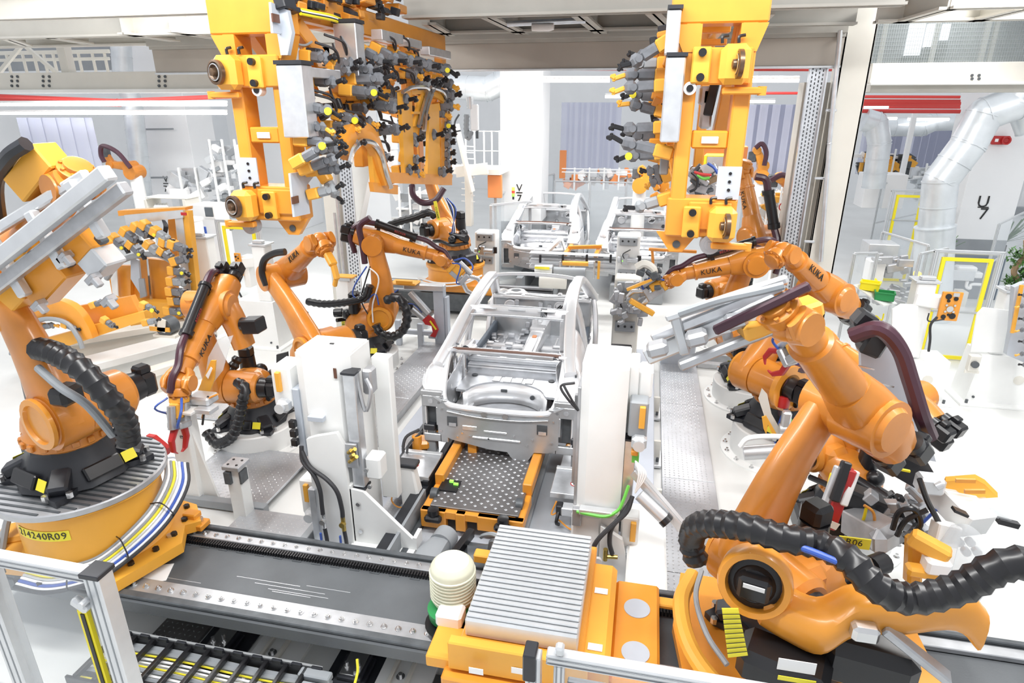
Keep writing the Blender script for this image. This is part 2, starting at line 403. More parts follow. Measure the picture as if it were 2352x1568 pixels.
def pedestal(loc,r,h,label,group='round robot pedestals bolted to the floor',m=WH,rf=1.22,nb=16):
    T=thing('robot_pedestal',label,'pedestal',loc,0,group)
    b=MB(); b.lathe([(r,0),(r,h-.015),(r-.015,h)],loc,n=48); b.obj('drum',m,T)
    b=MB(); b.lathe([(r*rf,0),(r*rf,.022),(r*rf-.01,.028)],loc,n=48); b.obj('floor_flange',m,T)
    b=MB()
    for k in range(nb):
        t=2*math.pi*(k+.5)/nb; x=loc[0]+r*1.11*math.cos(t); y=loc[1]+r*1.11*math.sin(t)
        b.cyl((x,y,loc[2]+.02),(x,y,loc[2]+.065),.016,n=6); b.cyl((x,y,loc[2]+.025),(x,y,loc[2]+.032),.03,n=10)
    b.obj('anchor_bolts',ST,T,kind='stuff'); return T
def gun(W,parent,s=1.,red=True,name='welding_gun'):
    """spot welding gun hung on a wrist frame W: x along tool"""
    P=lambda x,y,z: W@V((x*s,y*s,z*s))
    o=MB(W@M.Scale(s,4)); o.box((.24,0,0),(.10,.20,.20),None,.02); o.box((.38,0,.05),(.22,.14,.18),None,.02)
    g=o.obj('gun_bracket',OY,parent)
    o=MB(W@M.Scale(s,4)); o.box((.44,.02,-.06),(.34,.16,.12),None,.02); o.cyl((.30,.0,.18),(.62,.0,.16),.055,n=14); o.box((.58,0,0),(.10,.22,.26),None,.02)
    o.obj('transformer_housing',AD,parent)
    o=MB(W@M.Scale(s,4))
    for z in(-.13,.15):
        o.loft([((.60,0,z*.6),.05,.05,(0,1,0),(0,0,1)),((.78,0,z*1.2),.04,.045,(0,1,0),(0,0,1)),((.94,0,z*.9),.03,.035,(0,1,0),(0,0,1)),((.98,0,z*.4),.018,.018,(0,1,0),(0,0,1))],10,3)
    o.obj('electrode_arm',RD if red else ST,parent)
    o=MB(W@M.Scale(s,4)); o.tube([(.2,.1,.1),(.34,.2,.26),(.56,.14,.26),(.6,.05,.1)],.018,6); o.tube([(.2,-.1,.1),(.34,-.22,.2),(.5,-.16,-.12),(.62,-.05,-.1)],.014,6)
    o.obj('gun_cable',BL,parent)
# positions solved from floor flanges and joint heights
for n_,loc,r,h,lb in (('B',(-4.95,6.75,0),.52,.30,'grey round pedestal under the robot with the ribbed hose beside the slim white stand'),
    ('C',(-4.65,7.9,0),.52,.30,'white round pedestal half hidden behind the tall white tower'),
    ('D',(-4.58,9.5,0),.54,.30,'white round pedestal beside the far end of the long raised walkway'),
    ('F',(1.75,9.5,0),.54,.30,'white round pedestal under the robot whose arm reaches over the car roof'),
    ('H',(1.85,7.85,0),.54,.42,'tall white round pedestal with small grey plate beside the right walkway'),
    ('I',(2.25,6.2,0),.5,.26,'low grey pedestal behind the striped hose of the rail robot')):
    pedestal(loc,r,h,lb)
G6='orange six axis welding robots around the car'
def wpack(f,T,col=PU,up=.26,fwd=(.95,0,.12),k=1.):
    P=lambda x,y,z: f@V((x,y,z))
    hose(T,[P(-.30,.0,-.25),P(-.42,-.02,.05),P(-.28,.02,up),P(-.02,.05,up+.04)],.045,col,'dress_pack_hose')
    b=MB(f); b.cyl((-.04,.05,up+.04),(.62,.05,up-.02),.062,n=14); b.cyl((-.06,.05,up+.04),(-.02,.05,up+.04),.075,n=14); b.cyl((.58,.05,up-.02),(.63,.05,up-.025),.075,n=14)
    b.box((.0,.05,up-.05),(.05,.06,.14)); b.box((.55,.05,up-.08),(.05,.06,.12)); c=b.obj('spring_return_tube',BP,T)
    for s_ in(-1,1): text('BECKER',T,f@(M.Translation((.36,.05+s_*.0635,up))@(frame((0,0,0),(1,0,-.08),(0,0,1)) if s_<0 else frame((0,0,0),(-1,0,.08),(0,0,1)))),.05,RX,.001,sp=1.1)

    hose(T,[P(.62,.05,up-.02),P(.80,.06,up-.03),P(.98,.07,.16),P(1.12,.05,.13),P(1.24,.02,.02)],.04,col,'dress_pack_hose')
# D : reaches right over the car
T,J=robot('welding_robot','orange robot with level arm reaching toward the car roof beside the long raised walkway',(-4.58,9.5,.30),10.9,-2.5,-14.5,1.,G6,wp=28)
wpack(J['fore'],T); gun(J['wrist'],T,.85,False)
P=lambda x,y: PY(x,y,9.3)
hose(T,[P(838,605),P(832,560),P(826,520),P(850,500)],.05,PU,'dress_pack_hose')
hose(T,[PY(705,692,9.2),PY(745,698,9.2),PY(795,694,9.2),PY(838,683,9.2),PY(850,655,9.2)],.055,BP,'ribbed_hose',.045,1.25)
hose(T,[PY(885,690,9.1),PY(915,683,9.1),PY(934,715,9.1),PY(930,752,9.1),PY(905,772,9.1),PY(875,765,9.1),PY(862,742,9.1)],.062,BP,'ribbed_hose',.05,1.3)
for i,(pp,m_) in enumerate(((((842,612),(815,655),(812,680),(838,690),(862,675),(870,700)),BL),(((846,612),(870,640),(856,700),(857,740)),WP),(((850,612),(838,650),(830,690),(850,730)),BK))):
    hose(T,[PY(x,y,9.2) for x,y in pp],.012,m_,'air_line')
# C : folded arm
T,J=robot('welding_robot','orange robot folded back with bare wrist raised high above the tall white tower',(-4.65,7.9,.30),-32,-50.8,30.9,1.13,G6,wp=70)
hose(T,[PY(612,655,7.9),PY(602,625,7.9),PY(608,596,7.9),PY(630,582,7.9),PY(655,578,7.9)],.05,BP,'cable_hose')
b=MB(J['wrist']); b.bar((.18,0,0),(.36,0,-.02),.10,.07,.015); b.bar((.35,0,-.02),(.50,0,-.12),.07,.06,.015); b.bar((.47,0,-.1),(.50,0,-.24),.06,.05,.015); b.obj('probe_finger',OY,T)
# B
T,J=robot('welding_robot','orange robot with ribbed hose and downward arm beside the slim white stand',(-4.95,6.75,.30),275.7,10.7,-33.7,.97,G6,wp=40)
gun(J['wrist'],T,.8); 
hose(T,[PY(548,820,6.6),PY(532,850,6.5),PY(535,872,6.4),PY(562,890,6.2),PY(556,925,6.2),PY(548,970,6.2),PY(530,1005,6.2),PY(498,1018,6.3),PY(472,990,6.4)],.055,BP,'ribbed_hose',.04,1.3)
wpack(J['fore'],T)
b=MB(); Q=smooth([PY(478,668,6.25),PY(515,700,6.25),PY(542,745,6.25),PY(562,795,6.25)],4); b.loft([(q,.13,.15-.004*i,V((0,1,0)),(Q[min(i+1,len(Q)-1)]-Q[max(0,i-1)]).cross(V((0,1,0))).normalized()) for i,q in enumerate(Q)],14,3); b.obj('rear_arm_casting',OD,T)
b=MB(); b.box(PY(582,746,6.2),(.22,.20,.17),(0,-6,0),.015); b.cyl(PY(556,744,6.2),PY(572,745,6.2),.08,n=14); b.obj('servo_motor',BP,T,'black servo motor with yellow triangle')
# F
T,J=robot('welding_robot','orange robot reaching across to the car with long black sleeve over its arm',(1.75,9.5,.30),-173.4,-6.7,-13.3,1.,G6,wp=20)
wpack(J['fore'],T); gun(J['wrist'],T,.8,False)
b=MB(); b.bar(PY(1580,610,9.4),PY(1735,562,9.6),.03,.05); b.obj('guide_rail',AL,T)
# H
T,J=robot('welding_robot','orange robot on the tall pedestal bending its arm back with black motors at the elbow',(1.85,7.85,.42),-138.8,-44,33,1.08,G6,wp=60)
b=MB(J['link']@M.Translation((0,.34,0))); b.lathe([(.26,0),(.26,.06),(.19,.07)],(0,0,0),(0,-1,0),28); b.obj('shoulder_cover',OR,T)
hose(T,[PY(1798,950,7.4),PY(1800,915,7.3),PY(1798,880,7.3),PY(1815,850,7.4),PY(1850,845,7.5)],.06,PU,'dress_pack_hose')
b=MB(); b.lathe([(.07,0),(.075,.04),(.075,.10),(.07,.14)],PY(1800,915,7.25)-V((0,0,.1)),(0,0,1),16); b.obj('hose_clamp',RD,T,'red hose clamp')
for i,m_ in enumerate((BL,WP,BK,WP,GN)):
    hose(T,[PY(1796+i*4,952,7.35),PY(1785+i*10,985,7.3),PY(1780+i*11,1015,7.3),PY(1800+i*3,1035,7.3)],.011,m_,'air_line')
# G : behind right frame
T,J=robot('welding_robot','orange robot with upright arm and ball wrist standing just behind the hanging frame',(1.75,11.9,.30),131.7,-28.5,69,1.05,G6,wp=-40)
pedestal((1.75,11.9,0),.54,.30,'white round pedestal under the robot with the upright arm')
hose(T,[PY(1735,405,11.3),PY(1758,412,11.3),PY(1764,440,11.3)],.06,PU,'dress_pack_hose')
b=MB(); b.cyl(PY(1765,440,11.3),PY(1778,520,11.3),.085,n=16); b.cyl(PY(1764,436,11.3),PY(1765,446,11.3),.10,n=16); b.cyl(PY(1777,512,11.3),PY(1778,524,11.3),.10,n=16); b.obj('spring_return_tube',BP,T)
hose(T,[PY(1778,522,11.3),PY(1785,560,11.2),PY(1765,585,11),PY(1740,570,10.8),PY(1700,565,10.6)],.06,PU,'dress_pack_hose')
# E : on its own linear track behind
T,J=robot('welding_robot','orange robot on the far linear track under the left hanging frame',(-4.0,13.0,1.05),150,30,-10,1.05,G6,wp=10)
hose(T,[PY(946,425,13),PY(950,450,12.9),PY(972,466,12.9),PY(1000,460,12.9),PY(1020,432,13)],.065,PU,'dress_pack_hose')
hose(T,[PY(860,540,12.5),PY(900,515,12.6),PY(950,500,12.7),PY(985,488,12.8),PY(1000,500,12.9)],.07,BP,'ribbed_hose',.06,1.25)
for i in range(6):
    hose(T,[PY(1022+i,455,12.8),PY(1032+i*3,480,12.7),PY(1045-i,520,12.7),PY(1044-i*2,560,12.7)],.012,(WP,BK,BL)[i%3],'air_line')
p=PY(1004,488,12.72); b=MB(); x_=(PY(1008,505,12.72)-PY(999,462,12.72)).normalized(); b.bar(PY(999,462,12.72),PY(1008,505,12.72),.07,.012,0,(0,1,0)); b.obj('number_label',YL,T,'yellow number label'); text('+214240R',T,frame(p-V((0,.012,0)),-x_,(1,0,0)) if 0 else frame(p-V((0,.012,0)),x_,(1,0,.1)),.06,TX,.001)
# A and J : big rail robots
T,J=robot('handling_robot','large orange robot on the yellow-orange drum carrying a long gripper frame of grey profiles',(-4.75,3.95,1.27),-14.5,-22.5,33.7,1.04,'large handling robots on the rail',wp=-20,brand=False)
RA,JA=T,J
T,J=robot('handling_robot','large orange robot at the rail end with black hose over its motor housing',(1.25,3.95,.62),-142.3,-27.8,43.,1.03,'large handling robots on the rail',wp=0,brand=False)
RJ,JJ=T,J
T,J=robot('welding_robot','orange robot with red gun half hidden behind the big rail robot',(2.25,6.2,.26),129.5,-38,18,.9,G6,wp=60)
gun(J['wrist'],T,.9)
# ---------------------------------------------------------------- setting
b=MB(); b.box((0,17,-.05),(50,40,.1)); struct('floor',b,FL)
b=MB(); b.box((0,34,5),(50,.3,10)); struct('wall_back',b,WA)
b=MB(); b.box((-22,17,5),(.3,34,10)); struct('wall_left',b,WA)
b=MB(); b.box((24,17,5),(.3,34,10)); struct('wall_right',b,WA)
def pxbox(name,m,x0,y0,x1,y1,Y,d,parent=None,ch=.01,**k):
    ym=(max(-50,y0)+y1)/2; a=PY(x0,y0,Y); c=PY(x1,y1,Y); J=random.random()*.004; b=MB(); b.bb((PY(x0,ym,Y).x,Y-J,c.z),(PY(x1,ym,Y).x,Y+d,a.z),ch); return b.obj(name,m,parent,**k)
def structbox(name,m,x0,y0,x1,y1,Y,d,ch=.01,parent=None): return pxbox(name,m,x0,y0,x1,y1,Y,d,parent,ch,kind=None if parent else 'structure')
def bolts(parent,pts,m=DG,r=.022,n=(0,-1,0)):
    b=MB()
    for p in pts: p=V(p); b.cyl(p,p+V(n)*.02,r,n=6)
    return b.obj('bolt_heads',m,parent,kind='stuff')
# portal: two steel columns and the wide lintel the car passes under
YP=11.0
xr0=PY(1945,60,YP).x; xr1=PY(2016,60,YP).x
b=MB(); b.bb((xr0,YP,0),(xr0+.03,YP+.45,6),.005); b.bb((xr1-.03,YP,0),(xr1,YP+.45,6),.005); b.bb((xr0,YP+.0,0),(xr1,YP+.06,6),.005)
colr=struct('column_portal',b,CR)
b=MB(); b.bb((xr0-.40,YP+.3,0),(xr0-.02,YP+.36,4.6),.005); b.bb((xr0-.42,YP+.2,0),(xr0-.36,YP+.6,4.6)); struct('column_flange',b,CR)
xl0=PY(757,600,YP).x; xl1=PY(802,600,YP).x
b=MB(); b.bb((xl0,YP,0),(xl1,YP+.35,6),.01); struct('column_portal_far',b,CR)
zb=PY(1500,155,YP).z; zt=PY(1500,93,YP).z
b=MB(); b.bb((-9,YP,zb),(xr0,YP+.5,zt),.005); lin=struct('beam_lintel',b,BG)
b=MB(); b.bb((-9,YP-.06,zt),(xr0,YP+.5,zt+.05)); b.bb((-9,YP-.12,zt+.05),(xr0,YP+.5,zt+.20),.004); struct('beam_lintel_cap',b,CG)
b=MB(); b.bb((-9,YP-.03,zb-.03),(xr0,YP+.1,zb),.002); struct('trim_1',b,AL)
# steel platform overhead
ZP=5.3
b=MB(); b.box((-1.2,9.2,ZP+.62),(8.5,3.4,.05)); struct('ceiling_deck_centre',b,DW)
b=MB(); b.box((-11.5,10.4,ZP+.62),(11,2.2,.05)); struct('ceiling_deck_left',b,CG)
b=MB(); b.box((9.,9.3,ZP+.62),(9,3.6,.05)); struct('ceiling_deck_right',b,CG)
def ibeam(name,a,c,m,w=.16,h=.40,t=.03):
    a=V(a);c=V(c);b=MB(); u=V((0,0,h/2)); b.bar(a+u,c+u,t,h); b.bar(a+V((0,0,t/2)),c+V((0,0,t/2)),w,t); b.bar(a+V((0,0,h-t/2)),c+V((0,0,h-t/2)),w,t); return struct(name,b,m)
for i,(p,q,m_) in enumerate((((1120,41),(1199,79),CG),((1330,38),(1380,78),CG),((985,57),(1031,83),CG),((1500,32),(1540,70),CG),((1760,34),(1716,80),CG),((2065,54),(2178,22),CR),((2234,51),(2352,23),CR),
     ((283,79),(403,96),CR),((393,74),(506,91),CR),((115,88),(204,102),CR),((20,92),(60,106),CR))):
    ibeam('beam_cross',PZ(*p,ZP),PZ(*q,ZP),m_,.20,.36)
def lat(x0,x1,y,m,h=.42,z=ZP):
    Y=PZ(x1 if abs(x1-1176)<abs(x0-1176) else x0,y,z).y; a=PY(x0,y,Y);c=PY(x1,y,Y); return ibeam('beam_lateral',(a.x,Y,z),(c.x,Y,z),m,.22,h)
lat(930,2070,44,CG,.45); lat(940,1960,80,CG,.30); lat(-60,520,78,CR,.40); lat(-60,520,100,CR,.25); lat(2180,2420,22,CR,.40); lat(2010,2420,53,CR,.25); lat(-60,560,30,CR,.3)
for y,m_,r_ in ((3,AL,.02),(13,CR,.03)):
    Y=8; a=PY(-40,y+20,Y);c=PY(570,y-6,Y); b=MB(); b.bar(a,c,.06,.05); b.obj('cable_conduit',m_,None,'thin pale conduit running along the overhead steel, '+('upper one' if y<5 else 'lower one'),'conduit')
# handling lamp fixture under the platform
T=thing('work_light','small white oval work light clamped to a pipe under the platform','lamp',PY(1245,60,9.2))
b=MB(); b.cyl(PY(1165,55,9.2),PY(1345,47,9.2),.035,n=12); b.obj('support_pipe',ZN,T)
b=MB(); b.loft([(PY(1222,62,9.2),.05,.05,(0,1,0),(0,0,1)),(PY(1235,63,9.2),.09,.05,(0,1,0),(0,0,1)),(PY(1260,63,9.2),.09,.05,(0,1,0),(0,0,1)),(PY(1272,61,9.2),.05,.04,(0,1,0),(0,0,1))],14,2.5); b.obj('lamp_shade',WP,T)
b=MB(); [b.tube([PY(x,50,9.2),PY(x-3,56,9.2),PY(x,61,9.2)],.012,5) for x in (1238,1247,1260)]; b.obj('cable',RB,T)
# right gallery
YG=11.6
structbox('beam_gallery_right',CR,2000,145,2480,189,YG,.3)
structbox('trim_2',CG,2000,193,2480,211,YG+.2,.5)
structbox('trim_3',WH,2000,189,2480,193,YG-.05,.3)
b=MB(); a=PY(2004,20,YG+.08);c=PY(2480,146,YG+.08)
nx=90; ny=14
for i in range(nx+1): x=a.x+(c.x-a.x)*i/nx; b.box((x,YG+.08,(a.z+c.z)/2),(.004,.003,a.z-c.z))
for j in range(ny+1): z=c.z+(a.z-c.z)*j/ny; b.box(((a.x+c.x)/2,YG+.085,z),(c.x-a.x,.003,.004))
b.obj('wire_grid',GP,None,'grey wire grid stretched above the right gallery beam','grid',kind='stuff')
b=MB(); a=PY(2004,20,YG+.1);c=PY(2480,146,YG+.1); b.bb((a.x,YG+.1,c.z),(c.x,YG+.11,a.z)); b.obj('mesh_screen',MS,None,'fine wire mesh screen above the gallery beam','screen')
T=thing('upper_cabin','grey green cabin wall with two bright windows behind the wire mesh','cabin',(8,15,5))
pxbox('wall_panel',GP,1990,-60,2480,160,15,.2,T); pxbox('bright_window',LW,2085,54,2120,128,14.9,.1,T); pxbox('bright_window',LW,2128,54,2152,110,14.9,.1,T); pxbox('bright_window',LW,2165,54,2182,92,14.9,.1,T); pxbox('dark_cabinet',DG,2076,128,2112,150,14.8,.2,T); pxbox('dark_cabinet',DG,2120,108,2142,150,14.8,.2,T); pxbox('dark_cabinet',DG,2152,98,2172,150,14.8,.2,T)
for x in (2030,2150,2265,2285): pxbox('upright',CR,x,-20,x+10,160,14.7,.1,T)
bolts(bpy.data.objects['beam_gallery_right'],[PY(x,y,YG) for x in(2232,2248) for y in(173,181)])
# left gallery
b_=structbox('beam_gallery_left',CR,-40,168,500,206,12,.3)
structbox('trim_4',WH,-40,206,560,212,11.9,.4)
bolts(b_,[PY(x,y,12) for x in (28,41,100,114,366,380) for y in (176,186,197)],DG,.03)
for i,x in enumerate((133,370)):
    structbox('column_gallery',CR,x,95,x+(22 if i else 18),170,12.1,.2)
T=thing('gallery_railing','pale steel railing and braces on the upper gallery above the left beam','railing',PY(60,165,13))
for x in (15,52,78,100,122,160,180,212,240): pxbox('baluster',CR,x,122,x+5,170,13,.05,T)
pxbox('handrail',CR,-20,118,250,122,13,.05,T); pxbox('handrail',CR,-20,135,250,138,13,.05,T)
b=MB(); b.bar(PY(0,165,12.6),PY(48,106,12.6),.07,.07); b.bar(PY(58,106,12.6),PY(133,170,12.6),.07,.07); b.obj('diagonal_brace',CR,T)
structbox('wall_upper_left',GP,-60,98,260,160,18,.2); structbox('wall_upper_centre',DW,455,95,540,140,19,.2); structbox('wall_upper_centre',DW,560,88,690,150,19,.2)
T=thing('mesh_railing','small white mesh railing left of the hanging frame','railing',PY(480,160,14)); pxbox('mesh_infill',MS,450,142,512,164,14,.02,T); pxbox('handrail',CR,448,138,514,142,14,.04,T)
def duct(name,pts,r,label,Y=None,seam=.35,grp=None,m=DU):
    T=thing(name,label,'duct',V(pts[0]),0,grp); P_=[V(p) for p in pts]
    for a,c in zip(P_,P_[1:]):
        b=MB(); b.cyl(a,c,r,n=26); b.obj('duct_section',m,T)
        L=(c-a).length; n=max(1,int(L/seam)); b=MB(); d=(c-a).normalized()
        for k in range(n+1): q=a+d*(L*k/n); b.cyl(q-d*.012,q+d*.012,r*1.04,n=26)
        b.obj('seam_ring',m,T,kind='stuff')
    b=MB(); [b.ball(p,r*1.0,18) for p in P_[1:-1]]; 
    if b.v: b.obj('elbow',m,T)
    return T
def dpx(l,Y): return [PY(x,y,Y) for x,y in l]
duct('spiral_duct',dpx([(275,60),(282,165),(305,240),(330,470)],16.5),.26,'tall spiral sheet duct in front of the left white columns')
duct('spiral_duct',dpx([(455,98),(448,130),(430,165)],15.5),.24,'short bent duct beside the small mesh railing')
duct('spiral_duct',dpx([(2352,190),(2335,235),(2262,262),(2225,330),(2160,415),(2148,530)],14.5),.32,'wide bent duct running down the tall column marked U 7')
duct('extraction_duct',dpx([(2148,520),(2135,800)],14.4),.36,'broad smooth duct casing standing below the bent duct',seam=1.5)
duct('spiral_duct',dpx([(2352,215),(2345,260),(2360,300)],14.8),.2,'dark narrow duct at the upper right picture edge')
duct('spiral_duct',dpx([(1985,275),(2012,282),(2020,330),(2006,430)],19),.28,'white spiral duct turning down behind the steel column')
duct('spiral_duct',dpx([(1990,292),(2120,292),(2145,280),(2200,278)],22),.26,'long horizontal duct below the red pipes')
duct('spiral_duct',dpx([(1030,200),(1120,205),(1148,192),(1180,170)],17),.30,'horizontal spiral duct bending up beside the white column V 7')
duct('spiral_duct',dpx([(885,200),(890,300),(895,420)],15),.24,'pale duct seen behind the orange wheel arch contour')
# pillars
def pillar(x0,x1,ybot,Y,d,ysplit=None,label=None,mark=None,tx=None,ty=None,top=None,dy=40):
    a=PY(x0,ybot,Y);c=PY(x1,ybot,Y); zt=8 if top is None else PY(x0,top,Y).z; zs=PY(x0,ysplit,Y).z if ysplit else 0
    b=MB(); b.bb((a.x,Y,zs),(c.x,Y+d,zt),.01); o=struct('pillar',b,WA)
    if ysplit: b=MB(); b.bb((a.x,Y,0),(c.x,Y+d,zs),.01); b.obj('painted_base',GP,o)
    if mark:
        for i,t in enumerate(mark):
            text(t,o,frame(PY(tx,ty+i*dy,Y)-V((0,.012,0)),(1,0,0),(0,0,1)),.27 if Y<17.8 else .40,TX,.003)
        b=MB(); p=PY(tx,ty+dy*.42,Y); b.box((p.x,Y-.008,p.z),(.17 if Y<17.8 else .24,.01,.025)); b.obj('marking_bar',TX,o)
    return o
pillar(1151,1240,625,16.7,1.2,508,mark=('V','7'),tx=1193,ty=432,dy=24)
pillar(352,470,520,17.5,1.2,None,mark=('V','7'),tx=381,ty=412,dy=22)
pillar(2186,2312,560,18,1.5,548,mark=('U','7'),tx=2258,ty=464,dy=28)
pillar(560,700,540,21,1.5); pillar(815,900,520,20,1.2); pillar(1560,1700,500,24,1.5)
structbox('pillar_dark',GP,1239,480,1262,600,17.9,.1)
# machine post behind left arch
b=MB(); b.bar(PY(800,560,12.5),PY(845,330,12.5),.42,.3,.02); b.obj('sloped_white_post',WH,None,'wide white sloping post seen through the orange wheel arch','post')
# red sprinkler pipes
def pipe(pts,r,label,m=RP,grp=None,name='sprinkler_pipe',n=10):
    b=MB()
    for a,c in zip(pts,pts[1:]): b.cyl(a,c,r,n=n)
    for p in pts[1:-1]: b.ball(p,r*1.15,n)
    return b.obj(name,m,None,label,'pipe',grp)
pipe(dpx([(-40,219),(270,232),(530,221)],14),.05,'long red pipe below the left gallery beam')
pipe(dpx([(-40,228),(275,236)],15),.10,'thick red pipe just under the long one')
pipe(dpx([(455,100),(512,108)],17),.05,'short red pipe by the small mesh railing')
pipe(dpx([(566,160),(562,100),(700,94)],17),.06,'red pipe with corner seen through the hanging frame')
for i,(y,r_,Y) in enumerate(((222,.03,15),(231,.032,16),(238,.055,17),(246,.03,18),(255,.05,19))):
    pipe(dpx([(1975,y),(2205,y+1)],Y),r_,('topmost','second','third','fourth','lowest')[i]+' of the red pipes right of the steel column')
pipe(dpx([(1040,159),(1930,161)],12.5),.02,'thin red pipe just below the wide lintel')
pipe(dpx([(1700,214),(1850,214)],16),.03,'thin red pipe right of the hanging frame')
pipe(dpx([(1930,70),(1905,330),(1885,600)],10.9),.035,'slim steel conduit strapped to the steel portal column',ZN,name='conduit_pipe')
# perforated cable tray
T=thing('cable_tray','perforated steel cable tray rising beside the portal column','cable tray',PY(1870,600,11.05))
q=[PY(1913,172,11.05),PY(1928,172,11.05),PY(1885,600,11.05),PY(1856,600,11.05)]
b=MB(); b.bar((xr0-.27,11.12,1.2),(xr0-.27,11.12,4.85),.22,.02); b.obj('tray_web',ZN,T)
b=MB(); b.bar((xr0-.39,11.09,1.2),(xr0-.39,11.09,4.85),.02,.10); b.bar((xr0-.15,11.09,1.2),(xr0-.15,11.09,4.85),.02,.10); b.obj('tray_flange',ZN,T)
b=MB(); 
for k in range(60):
    for j in range(4): b.box((xr0-.345+j*.05,11.105,1.25+k*.06+(j%2)*.03),(.014,.012,.034))
b.obj('tray_slots',DG,T,kind='stuff')
b=MB(); [b.box((xr0-.03,10.97,z),(.16,.04,.04),None,.008) for z in (2.2,3.2,4.2,1.6)]; b.obj('pipe_clamps',ZN,T,kind='stuff')
T=thing('cable_tray','perforated steel cable tray behind the bare wrist of the folded robot','cable tray',PY(790,600,10.9))
b=MB(); b.bar((xl1+.12,10.95,0.6),(xl1+.12,10.95,4.5),.24,.02); b.obj('tray_web',ZN,T)
b=MB(); [b.box((xl1+.05+j*.05,10.935,.7+k*.07+(j%2)*.035),(.014,.012,.036)) for k in range(54) for j in range(4)]; b.obj('tray_slots',DG,T,kind='stuff')
b=MB(); b.cyl((xl1-.08,10.9,.9),(xl1-.08,10.9,4),.03,n=10); b.cyl((xl1-.16,10.9,.9),(xl1-.16,10.9,2.4),.025,n=10); b.obj('conduit_pipe',ZN,T)
# fluorescent lamps
def lamp(p,q,label,r=.035,grp=None):
    T=thing('tube_lamp',label,'lamp',(V(p)+V(q))/2,0,grp); b=MB(); b.bar(V(p)+V((0,0,.06)),V(q)+V((0,0,.06)),.14,.05,.01); b.obj('housing',WH,T); b=MB(); b.cyl(p,q,r,n=12); b.obj('tube',TB,T)
for i,(x0,x1,y,Y,lb) in enumerate(((1195,1400,185,14.5,'long bright tube lamp below the lintel at the centre'),(1390,1460,222,19,'bright tube lamp beside the grey clamps of the hanging frame'),(1720,1835,185,14.5,'tube lamp between the hanging frame and steel column'),
    (1700,1780,233,20,'small tube lamp low behind the hanging frame'),(-20,520,240,13.6,'long tube lamp line under the left gallery, upper row'),(-20,520,260,14.6,'long tube lamp line under the left gallery, lower row'),
    (1985,2040,246,17.5,'short tube lamp in front of the red pipes'),(2020,2060,272,21,'distant tube lamp below the red pipes, left one'),(2085,2180,274,21.5,'distant tube lamp below the red pipes, wider one'))):
    lamp(PY(x0,y,Y),PY(x1,y,Y),lb)
# strip curtains of pale plastic
def curtain(x0,y0,x1,y1,Y,label,n=12):
    T=thing('strip_curtain',label,'curtain',PY((x0+x1)/2,y1,Y))
    for k in range(n):
        a=PY(x0+(x1-x0)*k/n,y0,Y); c=PY(x0+(x1-x0)*(k+.96)/n,y1,Y); b=MB(); b.bb((a.x,Y+.03*(k%2),c.z),(c.x,Y+.03*(k%2)+.006,a.z)); b.obj('curtain_strip',CU,T)
curtain(60,270,225,420,15,'lilac plastic strip curtain behind the big gripper frame',10)
curtain(1710,240,1850,420,19,'lilac strip curtain between hanging frame and steel column',10)
curtain(1985,285,2080,400,26,'lilac strip curtain left of the leaning white post')
curtain(2090,285,2195,400,26,'lilac strip curtain right of the leaning white post')
curtain(1290,235,1420,400,25,'pale strip curtain above the second car body',10)
# ---------------------------------------------------------------- hanging framing gates
def plate(px,X,t,m,parent,name='contour_plate',label=None):
    pts=[PX(x,y,X) for x,y in px]; b=MB(); b.prism([(p.y,p.z) for p in pts],(X,0,0),(0,1,0),(0,0,1),t); return b.obj(name,m,parent,label)
def fplate(px,Y,t,m,parent,name='front_plate',label=None):
    pts=[PY(x,y,Y) for x,y in px]; b=MB(); b.prism([(p.x,p.z) for p in pts],(0,Y,0),(1,0,0),(0,0,1),-t); return b.obj(name,m,parent,label)
def clamp(T,x0,y0,x1,y1,X=None,Y=None,w=.12,kind=0):
    """pneumatic clamp: orange bracket, grey body, black jaw"""
    a=PX(x0,y0,X) if Y is None else PY(x0,y0,Y); c=PY(x1,y1,a.y); d=c-a; L=d.length; u=d.normalized(); up=V((0,1,0)).cross(u); up=up if up.z>0 else -up
    b=MB(); p=a+u*L*.05; b.bar(a-u*.05,a+u*L*.20,w*1.1,w*1.1,.012,up); cl=b.obj('clamp_bracket',OY,T)
    b=MB(); b.bar(a+u*L*.16,a+u*L*.52,w*.9,w*.95,.02,up); b.bar(a+u*L*.50,a+u*L*.74,w*.75,w*1.15,.03,up); b.cyl(a+u*L*.56-V((0,w*.5,0)),a+u*L*.56+V((0,w*.5,0)),w*.3,n=12)
    b.obj('clamp_body',CK if kind!=2 else GP,cl)
    b=MB(); e=a+u*L*.72; s=1 if kind%2==0 else -1
    b.bar(e,a+u*L*.92+up*w*.3*s,w*.35,w*.4,.008,up); b.bar(a+u*L*.90+up*w*.3*s,c+up*w*.05*s,w*.4,w*.35,.008,up); b.bar(a+u*L*.93+up*w*.55*s,a+u*L*.93-up*w*.1*s,w*.3,w*.22,.006,up)
    b.obj('clamp_jaw',BP if kind!=3 else OY,cl)
    if kind==1:
        b=MB(); q=a+u*L*.7-V((0,w*.45,0)); b.cyl(q,q-V((0,.02,0)),.03,n=12); b.obj('yellow_knob',YL,cl)
    return cl
